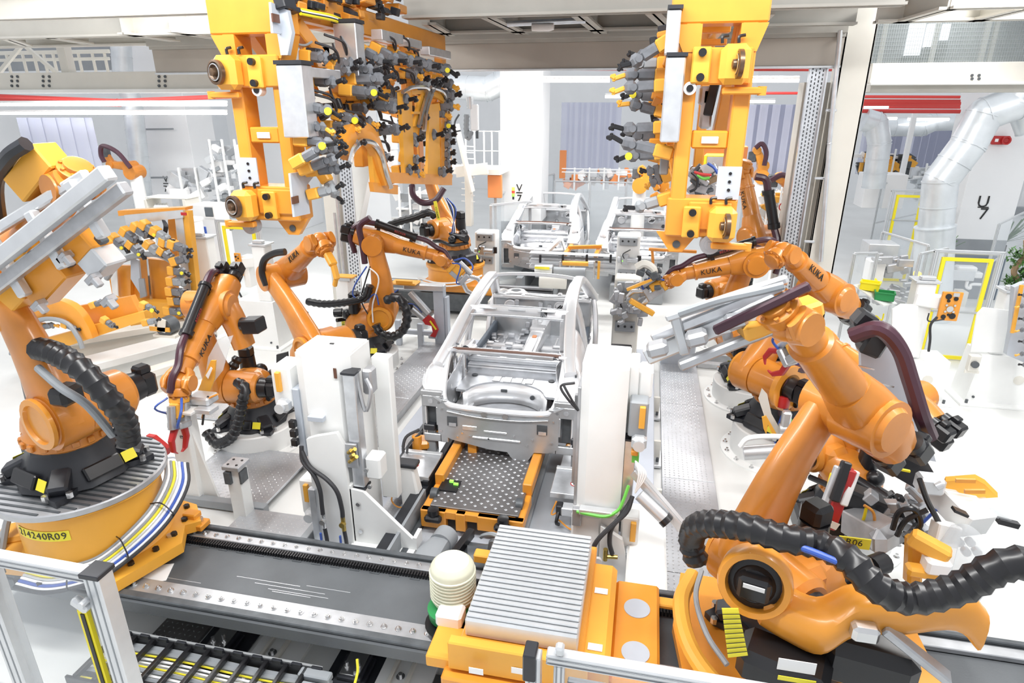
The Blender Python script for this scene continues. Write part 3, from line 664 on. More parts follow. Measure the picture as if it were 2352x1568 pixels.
def hub(T,x,y,s,Y):
    """round gripper-changer bearing on a small orange block"""
    p=PY(x,y,Y); b=MB(); b.box(p+V((0,-.09,0)),(.20,.16,.26),None,.04); h=b.obj('docking_block',OY,T)
    q=p+V((-.04*s,-.17,0)); n=V((-.35,-1,0)).normalized() if s>0 else V((-1,-.10,0)).normalized()
    b=MB(); b.lathe([(.095,0),(.095,.03),(.078,.035),(.066,.015),(.035,.02),(.03,.06),(.012,.065)],q,n,28); b.obj('bearing_disc',BZ,h,'dark bronze bearing disc')
    b=MB(); b.lathe([(.066,.012),(.066,.038),(.058,.04),(.058,.012)],q,n,28); b.obj('bright_ring',ST,h)
    b=MB(); b.box(p+V((.22*s,-.04,0)),(.13,.06,.24),None,.01); b.obj('shim_plate',OY,h)
    b=MB()
    for dz in(-.08,.08): b.cyl(p+V((.22*s,-.06,dz)),p+V((.22*s,-.11,dz)),.028,n=12)
    for dx in(-.02,.09): b.tube([p+V((dx*s+.0,-.04,.14)),p+V((dx*s,-.04,.18)),p+V((dx*s+.04,-.04,.19))],.012,6)
    b.obj('black_screws',BP,h,kind='stuff')
    b=MB(); b.bar(p+V((-.22*s,-.06,-.17)),p+V((.06*s,-.06,-.17)),.06,.05,.01); b.cyl(p+V((-.21*s,-.06,-.14)),p+V((-.21*s,-.06,-.20)),.03,n=12); b.obj('latch_arm',OR,h)
def gate(name,label,s,xo,xi,Y0,Y1):
    """s=+1 inner face towards +x"""
    T=thing(name,label,'tooling frame',((xo+xi)/2,Y0,3.3)); W=.12
    xs=sorted((xo,xi)); a,c=xs
    def B(n,p,q,m=OR,ch=.012,lb=None):
        b=MB(); e=[random.random()*.003 for _ in range(6)]; p=[p[i]+e[i]*(1 if q[i]>p[i] else -1) for i in range(3)]; q=[q[i]-e[i+3]*(1 if q[i]>p[i] else -1) for i in range(3)]; b.bb(p,q,ch); return b.obj(n,m,T,lb)
    zt=4.98; zb=3.36
    for x in (a,c-W): B('upright_post',(x,Y0,zb),(x+W,Y0+.22,zt))
    for x in (a,c-W): B('upright_post',(x,Y1-.2,zb),(x+W,Y1,zt+.05))
    for x in (c-W if s>0 else a,): 
        for Y in (Y0+1.4,Y0+2.9): B('upright_post',(x,Y,zb+.3),(x+W,Y+.16,zt))
    B('head_block',(a-.10,Y0-.01,zt-.16),(c+.06,Y0+.24,zt+.45))
    for x,q in ((a,-1),(c-W,1)):
        b=MB(); b.prism([(x-.09 if q<0 else x,zt-.16),(x+W if q<0 else x+W+.06,zt-.16),(x+W,zt-.34),(x,zt-.34)],(0,Y0+.225,0),(1,0,0),(0,0,1),.232); b.obj('flared_gusset',OR,T)
    B('bottom_beam',(a-.02,Y0-.005,3.32),(c,Y0+.24,3.62)); B('middle_rung',(a+W,Y0+.02,3.98),(c-W,Y0+.18,4.11)); B('access_panel',(a+.14,Y0-.03,3.38),(c-.04,Y0+.0,3.60))
    B('access_panel',(a+.10,Y0-.03,4.42),(c-.02,Y0+.01,4.67))
    xin=c if s>0 else a
    B('longitudinal_beam',(xin-W*s,Y0+.2,zt-.02),(xin,Y1,zt+.22)); B('longitudinal_beam',((a if s>0 else c-W),Y0+.2,zt+.02),((a+W if s>0 else c),Y1,zt+.22))
    for Y in (Y0+1.2,Y0+2.4,Y0+3.4): B('cross_rung',(a+.05,Y,zt),(c-.05,Y+.12,zt+.16))
    b=MB(); b.bar((a+W/2 if s>0 else c-W/2,Y0+.3,zt-.05),(a+W/2 if s>0 else c-W/2,Y0+1.5,zb+.6),.12,.14,.01); b.bar((xin-W*s*.5,Y0+.35,zt-.05),(xin-W*s*.5,Y0+1.45,4.25),.12,.14,.01); b.obj('diagonal_brace',OR,T)
    b=MB(); p=(a+c)/2; b.box((p,Y0+.01,4.045),(.12,.012,.05),None,.003); b.obj('rating_plate',WP,T)
    # bottom ears
    b=MB(); e=c-.12 if s>0 else a+.08; b.prism([(-.16,.07),(.16,.07),(.05,-.08),(-.05,-.08)],(e,Y0+.12,3.27),(1,0,0),(0,0,1),.06); h=b.obj('lifting_ear',OR,T)
    b=MB(); b.cyl((e,Y0+.05,3.25),(e,Y0+.13,3.25),.03,n=14); b.obj('ear_pin',DG,h)
    b=MB(); e=a+.02 if s>0 else c-.17; b.cyl((e,Y0-.02,3.27),(e,Y0+.06,3.27),.075,n=22); b.cyl((e,Y0-.03,3.27),(e,Y0-.02,3.27),.045,n=16); b.box((e,Y0-.035,3.27),(.04,.01,.05)); b.obj('guide_roller',AD,T)
    b=MB(); e=(a+.17) if s>0 else a+.19; z=4.40; b.cyl((e+.12*s,Y0-.05,z),(e+.12*s,Y0+.02,z),.045,n=18); b.obj('guide_roller',WP,T)
    b=MB(); b.cyl((e+.12*s,Y0-.06,z),(e+.12*s,Y0-.05,z),.025,n=12); b.obj('roller_pin',BP,T)
    b=MB(); b.bb((a if s>0 else c-.17,Y0-.012,3.62),(a+.17 if s>0 else c,Y0+.0,3.86)); gp=b.obj('grey_cover_plate',GL,T)
    b=MB(); [b.cyl((a+.09 if s>0 else c-.08,Y0-.02,z),(a+.09 if s>0 else c-.08,Y0-.01,z),.012,n=8) for z in(3.69,3.75,3.81)]; b.obj('screw_holes',BP,gp,kind='stuff')
    return T,a,c
# left gate
T,a,c=gate('framing_gate','orange steel framing gate with curved wheel arch contour hanging left of the car',1,-3.50,-2.98,5.1,9.55)
hub(T,540,168,1,5.1); hub(T,576,468,1,5.1)
b=MB(); b.prism([(-.02,5.02),(.10,4.98),(.12,4.82),(.06,4.66),(-.0,4.66)],(-2.95,5.09,0),(1,0,0),(0,0,1),.05); 
b.obj('grey_corner_plate',GL,T)
plate([(617,5),(658,22),(660,50),(640,78),(622,76)],-2.94,.02,GL,T,'grey_corner_plate')
plate([(662,398),(708,392),(716,405),(700,425),(708,490),(672,498)],-2.93,.02,GL,T,'grey_corner_plate')
b=MB(); b.box(PX(633,42,-2.9),(.012,.10,.06)); b.obj('maroon_label',BR,T); b=MB(); b.box(PX(678,459,-2.9),(.012,.10,.06)); b.obj('maroon_label',BR,T)
for (x0,y0,x1,y1) in ((637,148,690,318),(768,52,806,187)):
    p=PX(x0,y0,-2.92); q=PX(x0,y1,-2.92); b=MB(); b.bb((-2.94,p.y,q.z),(-2.72,p.y+.18,p.z),.008); dct=b.obj('cable_duct_cover',ZN,T,'silver sheet cable duct'); b=MB(); b.bb((-2.95,p.y-.01,p.z),(-2.71,p.y+.19,p.z+.03)); b.obj('duct_end_cap',BK,dct)
for (x0,y0,x1,y1,h) in ((676,152,768,166,24),(800,52,822,56,22),(864,67,914,82,24),(926,86,958,96,20),(975,106,1026,123,20)):
    p=PX(x0,y0,-2.8); q=PX(x1,y1,-2.8); s_=PX(x0,y0+h,-2.8).z; b=MB(); b.bb((-2.86,p.y,s_),(-2.74,q.y,p.z),.006); b.obj('cable_duct_cover',ZN,T,'silver sheet cable duct')
cl=[(690,240,790,262,1),(692,283,770,300,3),(690,322,792,333,0),(682,372,775,318,1),(700,388,800,352,0),(716,392,806,384,0),(720,445,792,428,2),
 (798,150,880,168,0),(800,182,912,180,0),(826,112,900,152,0),(862,112,934,150,0),(900,122,968,152,0),(940,134,1012,160,0),(975,148,1056,168,1),(792,206,896,216,1),(776,264,840,282,1),(842,238,938,252,0),(856,300,942,296,0),
 (1000,185,1055,200,3),(1003,215,1060,222,0),(1004,248,1055,240,3),(1008,290,1045,288,1),(1008,310,1048,312,0),(1006,332,1046,330,0),(1004,352,1046,355,0),(1000,374,1048,376,0),(985,392,1040,396,0),(912,392,960,388,0),(935,400,975,396,3),
 (930,330,970,322,0),(928,360,975,372,0),(720,345,800,340,0),(780,330,842,332,0),(870,352,900,370,0),(745,405,785,470,2)]
for (x0,y0,x1,y1,k) in cl:
    Y=PX(min(x0,1000),y0,-2.85).y; clamp(T,x0,y0,x1,y1,Y=min(Y,9.4),w=.085+.012*(Y-5),kind=k)
random.seed(31)
for k in range(30):
    x=random.uniform(700,985); f_=(x-690)/340; y=random.uniform(118+f_*25,205+f_*50) if k<20 else random.uniform(250,345-f_*40); L_=random.uniform(55,95)*(1-.35*f_); Y=PX(x,y,-2.95).y
    clamp(T,x,y,x+L_,y+random.uniform(-14,18),Y=min(Y,9.4),w=.085+.012*(Y-5),kind=random.choice((0,0,2,2,3,1 if k%6==0 else 0)))
# wheel-arch contour
def arc(pts,Y=None,X=None): return [PX(x,y,X) for x,y in pts]
b=MB(); A=arc([(786,352),(796,322),(818,304),(845,312),(862,340),(872,378),(884,412)],X=-2.72); Q=smooth(A,5); 
vs=[(p,.05,.10,V((1,0,0)),(Q[min(i+1,len(Q)-1)]-Q[max(0,i-1)]).cross(V((1,0,0))).normalized()) for i,p in enumerate(Q)]
b.loft(vs,8,6); b.obj('wheel_arch_contour',OR,T,'orange arched contour plate')
b=MB(); b.tube([p+V((.06,0,-.08)) for p in A],.03,8); b.obj('arch_edge_strip',ST,T,'polished steel arch edge')
for ip,(poly,m_) in enumerate((([(842,332),(852,330),(866,392),(870,430),(850,428),(846,380)],OY),([(846,418),(905,425),(905,446),(850,440)],OR),([(912,212),(937,208),(940,300),(944,420),(922,420),(916,300)],OY),([(937,208),(985,206),(986,214),(938,218)],OY),([(985,206),(1022,222),(1030,260),(1024,268),(1010,232),(982,216)],OY),
   ([(944,290),(962,286),(970,216),(962,216),(950,262)],OY),([(980,240),(1002,238),(1006,420),(975,420)],OY),([(1006,270),(1030,272),(1033,425),(1008,425)],OR),([(885,395),(1035,402),(1030,425),(888,420)],OR),([(944,256),(970,256),(970,262),(944,262)],OY))):
    plate(poly,-2.78+ip*.006,.05-ip*.002,m_,T)
b=MB(); b.tube(arc([(925,212),(945,201),(975,200),(985,206)],X=-2.68),.022,6); b.tube(arc([(990,200),(1018,212),(1030,240),(1035,285)],X=-2.68),.022,6); b.tube(arc([(984,212),(972,250),(962,290)],X=-2.68),.03,6); b.tube(arc([(992,216),(980,250),(974,300)],X=-2.68),.03,6); b.obj('polished_edge_strips',ST,T,kind='stuff')
b=MB()
random.seed(4)
for k in range(60):
    x=random.uniform(690,1030); y=random.uniform(130+(x-690)*.05,200+max(0,(x-690))*.3); p=PX(x,y,-2.92-random.random()*.35); b.box(p,(random.uniform(.05,.16),random.uniform(.05,.2),random.uniform(.04,.12)),(0,random.uniform(-30,30),0),.01)
b.obj('small_fittings',OR,T,kind='stuff')
b=MB()
for k in range(110):
    x=random.uniform(690,1000); y=random.uniform(110,330); p=PX(x,y,-2.9-random.random()*.2); b.box(p,(random.uniform(.03,.10),random.uniform(.05,.14),random.uniform(.03,.10)),(0,random.uniform(-30,30),0),.008)
b.obj('valve_blocks',BK,T,kind='stuff')
b=MB()
for k in range(26):
    x=random.uniform(700,960); y=random.uniform(60,330); p=PX(x,y,-2.82); b.tube([p,p+V((.1,.15,-.05)),p+V((.05,.3,-.14)),p+V((-.05,.42,.02))],.012,5)
b.obj('loose_cables',RB,T,kind='stuff')
# drum of tooling above (top edge of picture)
b=MB()
for k in range(52):
    x=random.uniform(640,910); y=random.uniform(-30,20+(x-640)*.17); p=PX(x,y,-2.95-random.random()*.3); b.box(p,(random.uniform(.08,.2),random.uniform(.08,.3),random.uniform(.04,.10)),(0,random.uniform(-20,20),0),.01)
b.obj('upper_brackets',OR,T,kind='stuff')
b=MB()
for k in range(60):
    x=random.uniform(650,915); y=random.uniform(-30,30+(x-640)*.17); p=PX(x,y,-2.88-random.random()*.3); b.box(p,(random.uniform(.04,.14),random.uniform(.06,.2),random.uniform(.03,.09)),(0,random.uniform(-30,30),0),.008)
b.obj('upper_valve_blocks',BK,T,kind='stuff')
for i,m_ in enumerate((YE,WP,BK,YE)):
    hose(T,[PX(690,22+i*3,-2.9),PX(720,28+i*3,-2.88),PX(760,36+i*3,-2.88),PX(790,48+i*2,-2.9)],.014,m_,'cable_bundle')
b=MB(); b.tube(arc([(674,74),(680,98),(700,104),(716,96)],X=-2.96),.01,6); b.obj('looped_hose',GP,T)
# right gate
T,a,c=gate('framing_gate','orange steel framing gate with grey clamps hanging right of the car',-1,.67,.17,5.1,9.0)
hub(T,1683,150,-1,5.1); hub(T,1655,510,-1,5.1)
for (x0,x1,y0,y1) in ((1533,1556,26,128),(1530,1558,132,325)):
    p=PY(x0,y0,5.12);q=PY(x1,y1,5.12); b=MB(); b.bb((p.x,5.0,q.z),(q.x,5.2,p.z),.01); dct=b.obj('cable_duct_cover',ZN,T,'silver sheet cable duct'); b=MB(); b.bb((p.x,4.99,p.z),(q.x+.01,5.21,p.z+.025)); b.obj('duct_end_cap',BK,dct)
for (x0,y0,x1,y1,k,Y) in ((1532,95,1420,165,0,5.3),(1530,145,1425,150,2,5.6),(1530,172,1402,172,3,5.5),(1528,196,1400,204,3,5.4),(1522,222,1425,215,1,5.8),(1526,258,1418,230,3,5.6),(1526,292,1398,298,0,5.4),(1525,312,1425,312,0,5.9),(1530,350,1392,318,0,5.2),
   (1526,352,1410,360,1,5.5),(1528,385,1470,398,0,6),(1530,405,1480,425,3,5.8),(1532,455,1432,486,2,5.3),(1530,122,1440,130,0,6.4)):
    clamp(T,x0,y0,x1,y1,Y=Y,w=.09,kind=k)
pxbox('valve_terminal',GP,1516,352,1536,402,5.3,.2,T)
b=MB()
for k in range(40):
    x=random.uniform(1500,1560); y=random.uniform(60,470); p=PY(x,y,5.5+random.random()*2); b.box(p,(random.uniform(.05,.16),random.uniform(.05,.2),random.uniform(.04,.12)),(0,random.uniform(-30,30),0),.01)
b.obj('small_fittings',OR,T,kind='stuff')
b=MB()
for k in range(40):
    x=random.uniform(1500,1550); y=random.uniform(60,440); p=PY(x,y,5.4+random.random()*2); b.box(p,(random.uniform(.03,.10),random.uniform(.05,.14),random.uniform(.03,.10)),(0,random.uniform(-30,30),0),.008)
b.obj('valve_blocks',BK,T,kind='stuff')
b=MB(); b.tube([PY(1632,5,5.3),PY(1650,26,5.3),PY(1672,20,5.3),PY(1680,5,5.3)],.03,8); b.obj('looped_hose',WP,T)
for k in range(5): 
    p=PY(1608,60+k*22,6); q=PY(1680,58+k*20,6); b=MB(); b.bb((p.x,6+k*.3,p.z-.05),(q.x,6.1+k*.3,p.z),.006); b.obj('cross_rung',OD if k%2 else OR,T)
b=MB(); b.box(PY(1622,250,6.4),(.10,.2,.34),None,.02); b.box(PY(1624,220,6.4),(.14,.2,.16),None,.02); b.obj('inner_clamp_body',AD,T); b=MB(); b.box(PY(1634,225,6.3),(.08,.1,.3),(0,8,0),.01); b.obj('inner_clamp_jaw',BP,T)
# ---------------------------------------------------------------- car body in white (local: x lateral, y forward, z above the hall floor)
def ts(b,pts,w,h,n=10,sm=5,p=4):
    """rounded box section swept along a path (w lateral, h normal)"""
    Q=smooth(pts,sm); secs=[]
    for i,q in enumerate(Q):
        d=(Q[min(i+1,len(Q)-1)]-Q[max(0,i-1)]).normalized(); x=V((1,0,0)); x=(x-d*x.dot(d)); x=x.normalized() if x.length>.2 else V((0,1,0)); y=d.cross(x); secs.append((q,w/2,h/2,x,y))
    b.loft(secs,n,p)
def car_body(label,loc):
    T=thing('car_body',label,'car',loc); O=V(loc)
    def nb(): return MB(M.Translation(O))
    def mir(fn,name,m,lb=None,**k):
        for s in(1,-1):
            b=MB(M.Translation(O)@M.Diagonal((s,1,1,1))); fn(b); o=b.obj(name,m,T,lb,**k)
            if s<0:
                o.data.flip_normals()
    # roof rails with C and A pillars
    mir(lambda b: ts(b,[(.80,.30,1.36),(.745,.58,1.50),(.70,.95,1.66),(.665,1.35,1.80),(.645,1.8,1.90),(.64,2.2,1.935),(.65,2.5,1.91),(.70,2.8,1.76),(.76,3.1,1.56),(.80,3.35,1.40)],.14,.12,14),'roof_rail',CB)
    mir(lambda b: ts(b,[(.655,.62,1.52),(.60,1.0,1.70),(.575,1.45,1.84),(.57,2.1,1.92),(.58,2.45,1.90)],.06,.04),'rail_inner_flange',CI)
    mir(lambda b: ts(b,[(.645,1.72,1.87),(.74,1.72,1.62),(.82,1.72,1.25),(.86,1.74,.9),(.87,1.76,.60)],.07,.17),'b_pillar',CB)
    mir(lambda b: ts(b,[(.79,3.30,1.42),(.84,3.22,1.2),(.87,3.12,.9),(.87,3.05,.6)],.08,.16),'hinge_pillar',CB)
    mir(lambda b: ts(b,[(.72,.80,1.58),(.80,.98,1.30),(.865,1.02,1.05),(.88,.98,.80),(.88,1.12,.60)],.06,.12),'rear_door_frame',CB)
    mir(lambda b: b.box((.87,2.08,.56),(.15,2.15,.15),None,.03),'rocker_sill',CB)
    # quarter panel
    def qp(b):
        def fn(u,v):
            y=-.02+u*1.06; arch=.50
            d=abs(y-.62); low=.50 if d>.36 else .50+math.sqrt(max(0,.36**2-d*d))*.98
            top=1.10+.24*min(1,(y+.02)/.30)**.6; z=low+(top-low)*v
            x=.965-.05*max(0,(z-1.0)/.3)**1.5-.10*(max(0,.22-y)/.24)**2-.03*max(0,.8-z)
            return V((x,y,z))
        b.grid(fn,22,10)
        def sh(u,v): # shoulder from quarter panel to the C pillar
            y=-.02+u*1.06; top=1.10+.24*min(1,(y+.02)/.30)**.6; x0=.965-.05*max(0,(top-1.0)/.3)**1.5-.10*(max(0,.22-y)/.24)**2
            E_=((-.1,.66,1.05),(.0,.67,1.09),(.2,.70,1.23),(.38,.73,1.38),(.55,.77,1.50),(.8,.755,1.60),(1.1,.735,1.68)); k=next(i for i in range(6) if y<=E_[i+1][0]); t_=(y-E_[k][0])/(E_[k+1][0]-E_[k][0]); x1=E_[k][1]+(E_[k+1][1]-E_[k][1])*t_; z1=E_[k][2]+(E_[k+1][2]-E_[k][2])*t_; return V((x0+(x1-x0)*v**1.25,y,top+(z1-top)*math.sin(v*1.57)**1.1))
        b.grid(sh,24,8)
    mir(qp,'quarter_panel',CB,solid=.012)
    # rear corner with lamp opening and vent opening
    def rc(b):
        for (x0,z0,x1,z1,d) in ((.66,1.10,.92,1.16,.0),(.60,.50,.70,1.06,.0),(.86,.55,.92,1.12,.02),(.68,.96,.90,1.10,.0),(.68,.50,.90,.60,.0),(.68,.72,.74,.96,.0)):
            b.bb((x0,-.03+d,z0),(x1,.02+d,z1),.006)
        b.bb((.66,.10,.58),(.90,.12,1.0)); 
        ts(b,[(.66,-.02,1.04),(.78,.0,1.10),(.90,.07,1.17),(.93,.20,1.26)],.04,.05)
    mir(rc,'rear_corner_panel',CD)
    mir(lambda b: b.bb((.75,.045,.62),(.86,.06,.94)),'vent_opening',DG)
    mir(lambda b: (b.cyl((.80,-.035,1.03),(.80,.0,1.03),.03,n=12),b.cyl((.70,-.035,1.02),(.70,0,1.02),.018,n=10)),'lamp_fixing',CI)
    # tailgate opening flange
    mir(lambda b: b.tube([(.70,.52,1.47),(.705,.38,1.38),(.69,.20,1.22),(.665,.06,1.08),(.60,-.01,1.01),(.45,-.02,.985),(.2,-.02,.975),(0,-.02,.972)],.035,8),'opening_flange',CB)
    # rear panel
    b=nb(); top=[(-.72,1.06),(-.62,1.02),(-.5,.985),(-.25,.965),(0,.96),(.25,.965),(.5,.985),(.62,1.02),(.72,1.06)]
    bot=[(.72,.56),(.60,.50),(.44,.49),(.36,.36),(.20,.35),(.12,.46),(-.1,.47),(-.55,.55),(-.72,.62)]
    b.prism(top+bot,(0,.0,0),(1,0,0),(0,0,1),.035); rp=b.obj('rear_panel',CD,T,'dull grey pressed rear panel')
    b=nb(); b.bb((-.30,-.05,.60),(.28,-.03,.63),.008); b.bb((-.16,-.045,.69),(.12,-.03,.72),.006); b.bb((-.42,-.045,.70),(-.24,-.03,.76),.006); ts(b,[(-.6,-.045,.93),(-.3,-.05,.895),(0,-.05,.885),(.3,-.05,.895),(.6,-.045,.93)],.02,.012); b.obj('pressed_ridge',CI,rp,kind='stuff')
    for x in(-.60,.47):
        b=nb(); b.bb((x,-.045,.74),(x+.12,-.036,.86)); b.obj('square_opening',DG,rp); b=nb(); b.bb((x+.02,-.05,.74),(x+.11,-.04,.78)); b.obj('opening_bracket',CI,rp)
    b=nb(); 
    for x,z in ((-.66,.95),(-.44,.92),(-.68,.66),(-.42,.66),(.40,.90),(.66,.92),(.42,.66),(.64,.64),(-.48,.60),(-.1,.62),(.2,.68),(.36,.58),(-.33,.62)): b.cyl((x,-.05,z),(x,-.03,z),.012,n=8)
    for x,z in ((-.15,.93),(.10,.93)): b.cyl((x,-.055,z),(x,-.03,z),.035,n=14)
    b.obj('weld_studs',ST,rp,kind='stuff')
    # rear cross bar with brown adhesive
    b=nb(); ts(b,[(-.72,.50,1.475),(-.5,.46,1.50),(0,.44,1.51),(.5,.46,1.50),(.72,.50,1.475)],.10,.05,10,4); cb=b.obj('rear_cross_bar',CI,T)
    if True:
        b=MB(M.Translation(O)); Q=[(-.66,.475,1.512),(-.4,.45,1.528),(0,.435,1.536),(.4,.45,1.528),(.66,.475,1.512)]; b.tube(Q,.022,6); b.obj('adhesive_bead',BR,cb,'brown adhesive bead')
    for x in (-1,1):
        b=nb(); b.box((x*.74,.52,1.47),(.16,.16,.06),(0,x*20,0),.02); b.obj('bar_gusset',CB,T)
    # roof bows
    b=nb(); ts(b,[(-.64,1.22,1.78),(-.3,1.15,1.815),(0,1.13,1.82),(.3,1.15,1.815),(.64,1.22,1.78)],.02,.12,10,4); b.obj('roof_bow',CB,T)
    b=nb(); ts(b,[(-.60,1.09,1.755),(0,1.02,1.79),(.60,1.09,1.755)],.02,.03,8,4); ts(b,[(-.60,1.32,1.815),(0,1.25,1.85),(.60,1.32,1.815)],.02,.02,8,4); b.obj('bow_flange',CI,T)
    b=nb(); [b.bb((x-.11,1.10,1.84),(x+.11,1.18,1.848),.003) for x in(-.38,.0,.38)]; b.obj('bow_slots',CD,T,kind='stuff')
    b=nb(); ts(b,[(-.64,2.48,1.915),(-.4,2.50,1.945),(0,2.52,1.955),(.4,2.50,1.945),(.64,2.48,1.915)],.06,.05,8,4); b.obj('windscreen_header',CB,T)
    # trunk
    b=nb(); P_=[(-.62,.42),(-.62,1.0),(.62,1.0),(.62,.42)]
    arcp=[(.50,.40)]+[(.48*math.cos(t),.40+.34*math.sin(t)) for t in linspace(.12,math.pi-.12,14)]+[(-.50,.40)]
    b.prism([(-.62,.40),(-.62,1.0),(.62,1.0),(.62,.40)]+arcp,(0,0,.98),(1,0,0),(0,1,0),.03); b.obj('trunk_shelf',CI,T)
    b=nb()
    pts=[(.52,.36)]+[(.48*math.cos(t),.40+.34*math.sin(t)) for t in linspace(.12,math.pi-.12,16)]+[(-.52,.36)]
    vs=[V((x,y,.985)) for x,y in pts]+[V((x*.97,y-.04,.74)) for x,y in pts]; n=len(pts); b.add(vs,[(i,i+1,n+i+1,n+i) for i in range(n-1)]); b.obj('wheel_well_wall',CB,T,solid=.012)
    b=nb(); b.bb((-.66,.02,.70),(.66,.75,.73)); b.obj('trunk_floor',CI,T)
    b=nb(); ts(b,[(-.50,.12,.78),(-.2,.10,.80),(.2,.10,.80),(.5,.12,.78)],.05,.04); b.bb((-.66,.05,.73),(.66,.09,.86),.01); [b.bb((x,.09,.74),(x+.02,.20,.80)) for x in (-.36,-.18,0,.18,.36)]; b.obj('floor_stiffener',CB,T)
    b=nb(); b.bb((-.12,.69,.88),(-.04,.71,.92),.005); b.cyl((.30,.62,.88),(.30,.60,.88),.03,n=12); b.obj('well_details',DG,T,kind='stuff')
    b=nb(); b.bb((-.64,.98,.98),(.64,1.02,1.08),.01); b.bb((-.64,1.02,1.07),(.64,1.12,1.10),.01); b.bb((-.66,1.10,1.10),(.66,1.14,1.16),.01); b.bb((-.66,1.12,1.15),(.66,1.40,1.17),.005); b.bb((-.66,1.40,.82),(.66,1.43,1.17),.005); b.obj('rear_seat_bulkhead',CI,T)
    b=nb(); [b.bb((x,.72,1.012),(x+.10,.86,1.022),.004) for x in(-.24,-.10,.04,.18)]; [b.bb((x,1.16,1.17),(x+.26,1.3,1.18),.004) for x in (-.5,-.15,.2)]; b.obj('pressed_pads',CB,T,kind='stuff')
    def wh(b):
        def fn(u,v): y=.10+u*.92; z=.74+v*.62; return V((.68+.03*math.cos(u*3.1*2)-.05*math.sin(v*1.6)*math.sin(u*3.14),y,min(z,1.0+.42*min(1,y/.6))))
        b.grid(fn,10,7)
    mir(wh,'inner_wheelhouse',CI,solid=.01)
    def rb(b): ts(b,[(.665,.62,1.36),(.645,.55,1.1),(.655,.40,.84)],.02,.03); ts(b,[(.665,.34,1.24),(.655,.33,1.05)],.02,.03); ts(b,[(.655,.85,1.36),(.63,.80,1.15),(.62,.78,1.0)],.03,.04)
    mir(rb,'wheelhouse_rib',CB)
    mir(lambda b: (b.bb((.42,.10,.73),(.64,.98,.80),.01),b.box((.64,1.16,1.24),(.12,.22,.10),(0,0,10),.02),b.box((.72,1.35,1.22),(.14,.3,.08),(0,20,0),.02)),'side_member',CB)
    mir(lambda b: (b.cyl((.55,.75,.8),(.55,.75,.815),.035,n=12),b.cyl((.50,.86,1.012),(.50,.86,1.02),.04,n=12),b.cyl((.66,1.0,1.30),(.66,1.02,1.30),.05,n=12)),'round_hole',DG)
    # cabin floor
    b=nb(); b.bb((-.80,1.40,.80),(.80,3.12,.83)); cf=b.obj('cabin_floor',CI,T); b=nb(); [ts(b,[(x,1.7,.835),(x,2.9,.835)],.03,.02) for x in (-.62,-.5,-.3,.3,.5,.62)]; b.obj('floor_ribs',CB,cf,kind='stuff')
    b=nb(); b.loft([((0,1.40,.86),.12,.10,(1,0,0),(0,0,1)),((0,2.2,.87),.11,.11,(1,0,0),(0,0,1)),((0,2.8,.90),.12,.12,(1,0,0),(0,0,1)),((0,3.12,.94),.17,.16,(1,0,0),(0,0,1))],12,5); b.bb((-.07,1.5,.97),(.07,2.75,1.0),.01); tn=b.obj('centre_tunnel',CB,T)
    b=nb(); b.bb((-.03,2.42,1.0),(.03,2.50,1.012)); b.obj('orange_pad',OW,tn,'small orange pad'); b=nb(); b.bb((-.12,2.70,.98),(.12,2.88,1.06),.02); b.obj('tunnel_bracket',CB,tn)
    for y in (1.62,1.95,2.25): 
        for s in(-1,1): b=nb(); b.bb((s*.13,y,.82),(s*.79,y+.14,.90),.02); b.bb((s*.3,y+.02,.90),(s*.42,y+.1,.93),.01); b.bb((s*.6,y+.02,.90),(s*.7,y+.1,.93),.01); b.obj('seat_crossmember',CB if y!=1.95 else CI,T)
    b=nb(); random.seed(11)
    for k in range(46):
        x=random.uniform(.2,.74)*random.choice((-1,1)); y=random.uniform(1.45,3.0); b.box((x,y,.85+random.random()*.04),(random.uniform(.04,.16),random.uniform(.04,.14),random.uniform(.02,.08)),(0,0,random.uniform(-20,20)),.01)
    b.obj('floor_brackets',CI,T,kind='stuff')
    mir(lambda b: b.bb((.72,1.42,.80),(.78,3.1,1.0),.01),'sill_inner',DW,'dark blue-grey sealed inner sill')
    # firewall
    def fwf(u,v):
        x=-.78+u*1.56; z=.62+v*.84; return V((x,3.10-.10*(1-v)*math.cos(x*2.2)+.035*math.sin(x*7+1)*math.sin(v*5)+ .12*max(0,.25-v),z))
    b=nb(); b.grid(fwf,30,16); fwp=b.obj('firewall',CD,T,solid=.012)
    for x,z,r in ((-.50,1.28,.10),(.30,1.30,.10),(-.02,1.12,.05),(.38,.98,.06),(.62,1.15,.05)):
        b=nb(); b.lathe([(r,0),(r,.03),(r*.8,.035),(r*.78,.02)],(x,3.085,z),(0,-1,0),22); b.obj('round_boss',CB if r>.06 else DG,fwp)
    b=nb(); [b.bar((x,3.06,1.26),(x+.07,3.06,1.33),.02,.02) for x in (.24,.28,.32)]; [b.bb((x,3.03,.90),(x+.03,3.05,.97)) for x in (-.42,-.34,-.22)]; b.obj('firewall_slots',BP,fwp,kind='stuff')
    b=nb(); b.bb((-.78,3.02,1.40),(.78,3.18,1.45),.015); b.bb((-.74,3.20,1.36),(.74,3.34,1.39),.01); [b.cyl((x,3.1,1.44),(x,3.1,1.46),.03,n=10) for x in (-.6,-.3,.1,.4,.65)]; b.obj('cowl_panel',CB,T)
    b=nb(); [b.box((x,2.98,z),(.07,.05,.09),None,.01) for x,z in ((-.38,1.36),(.0,1.34),(.14,1.30),(-.2,1.0),(.5,1.32))]; b.obj('firewall_bracket',CI,T,kind='stuff')
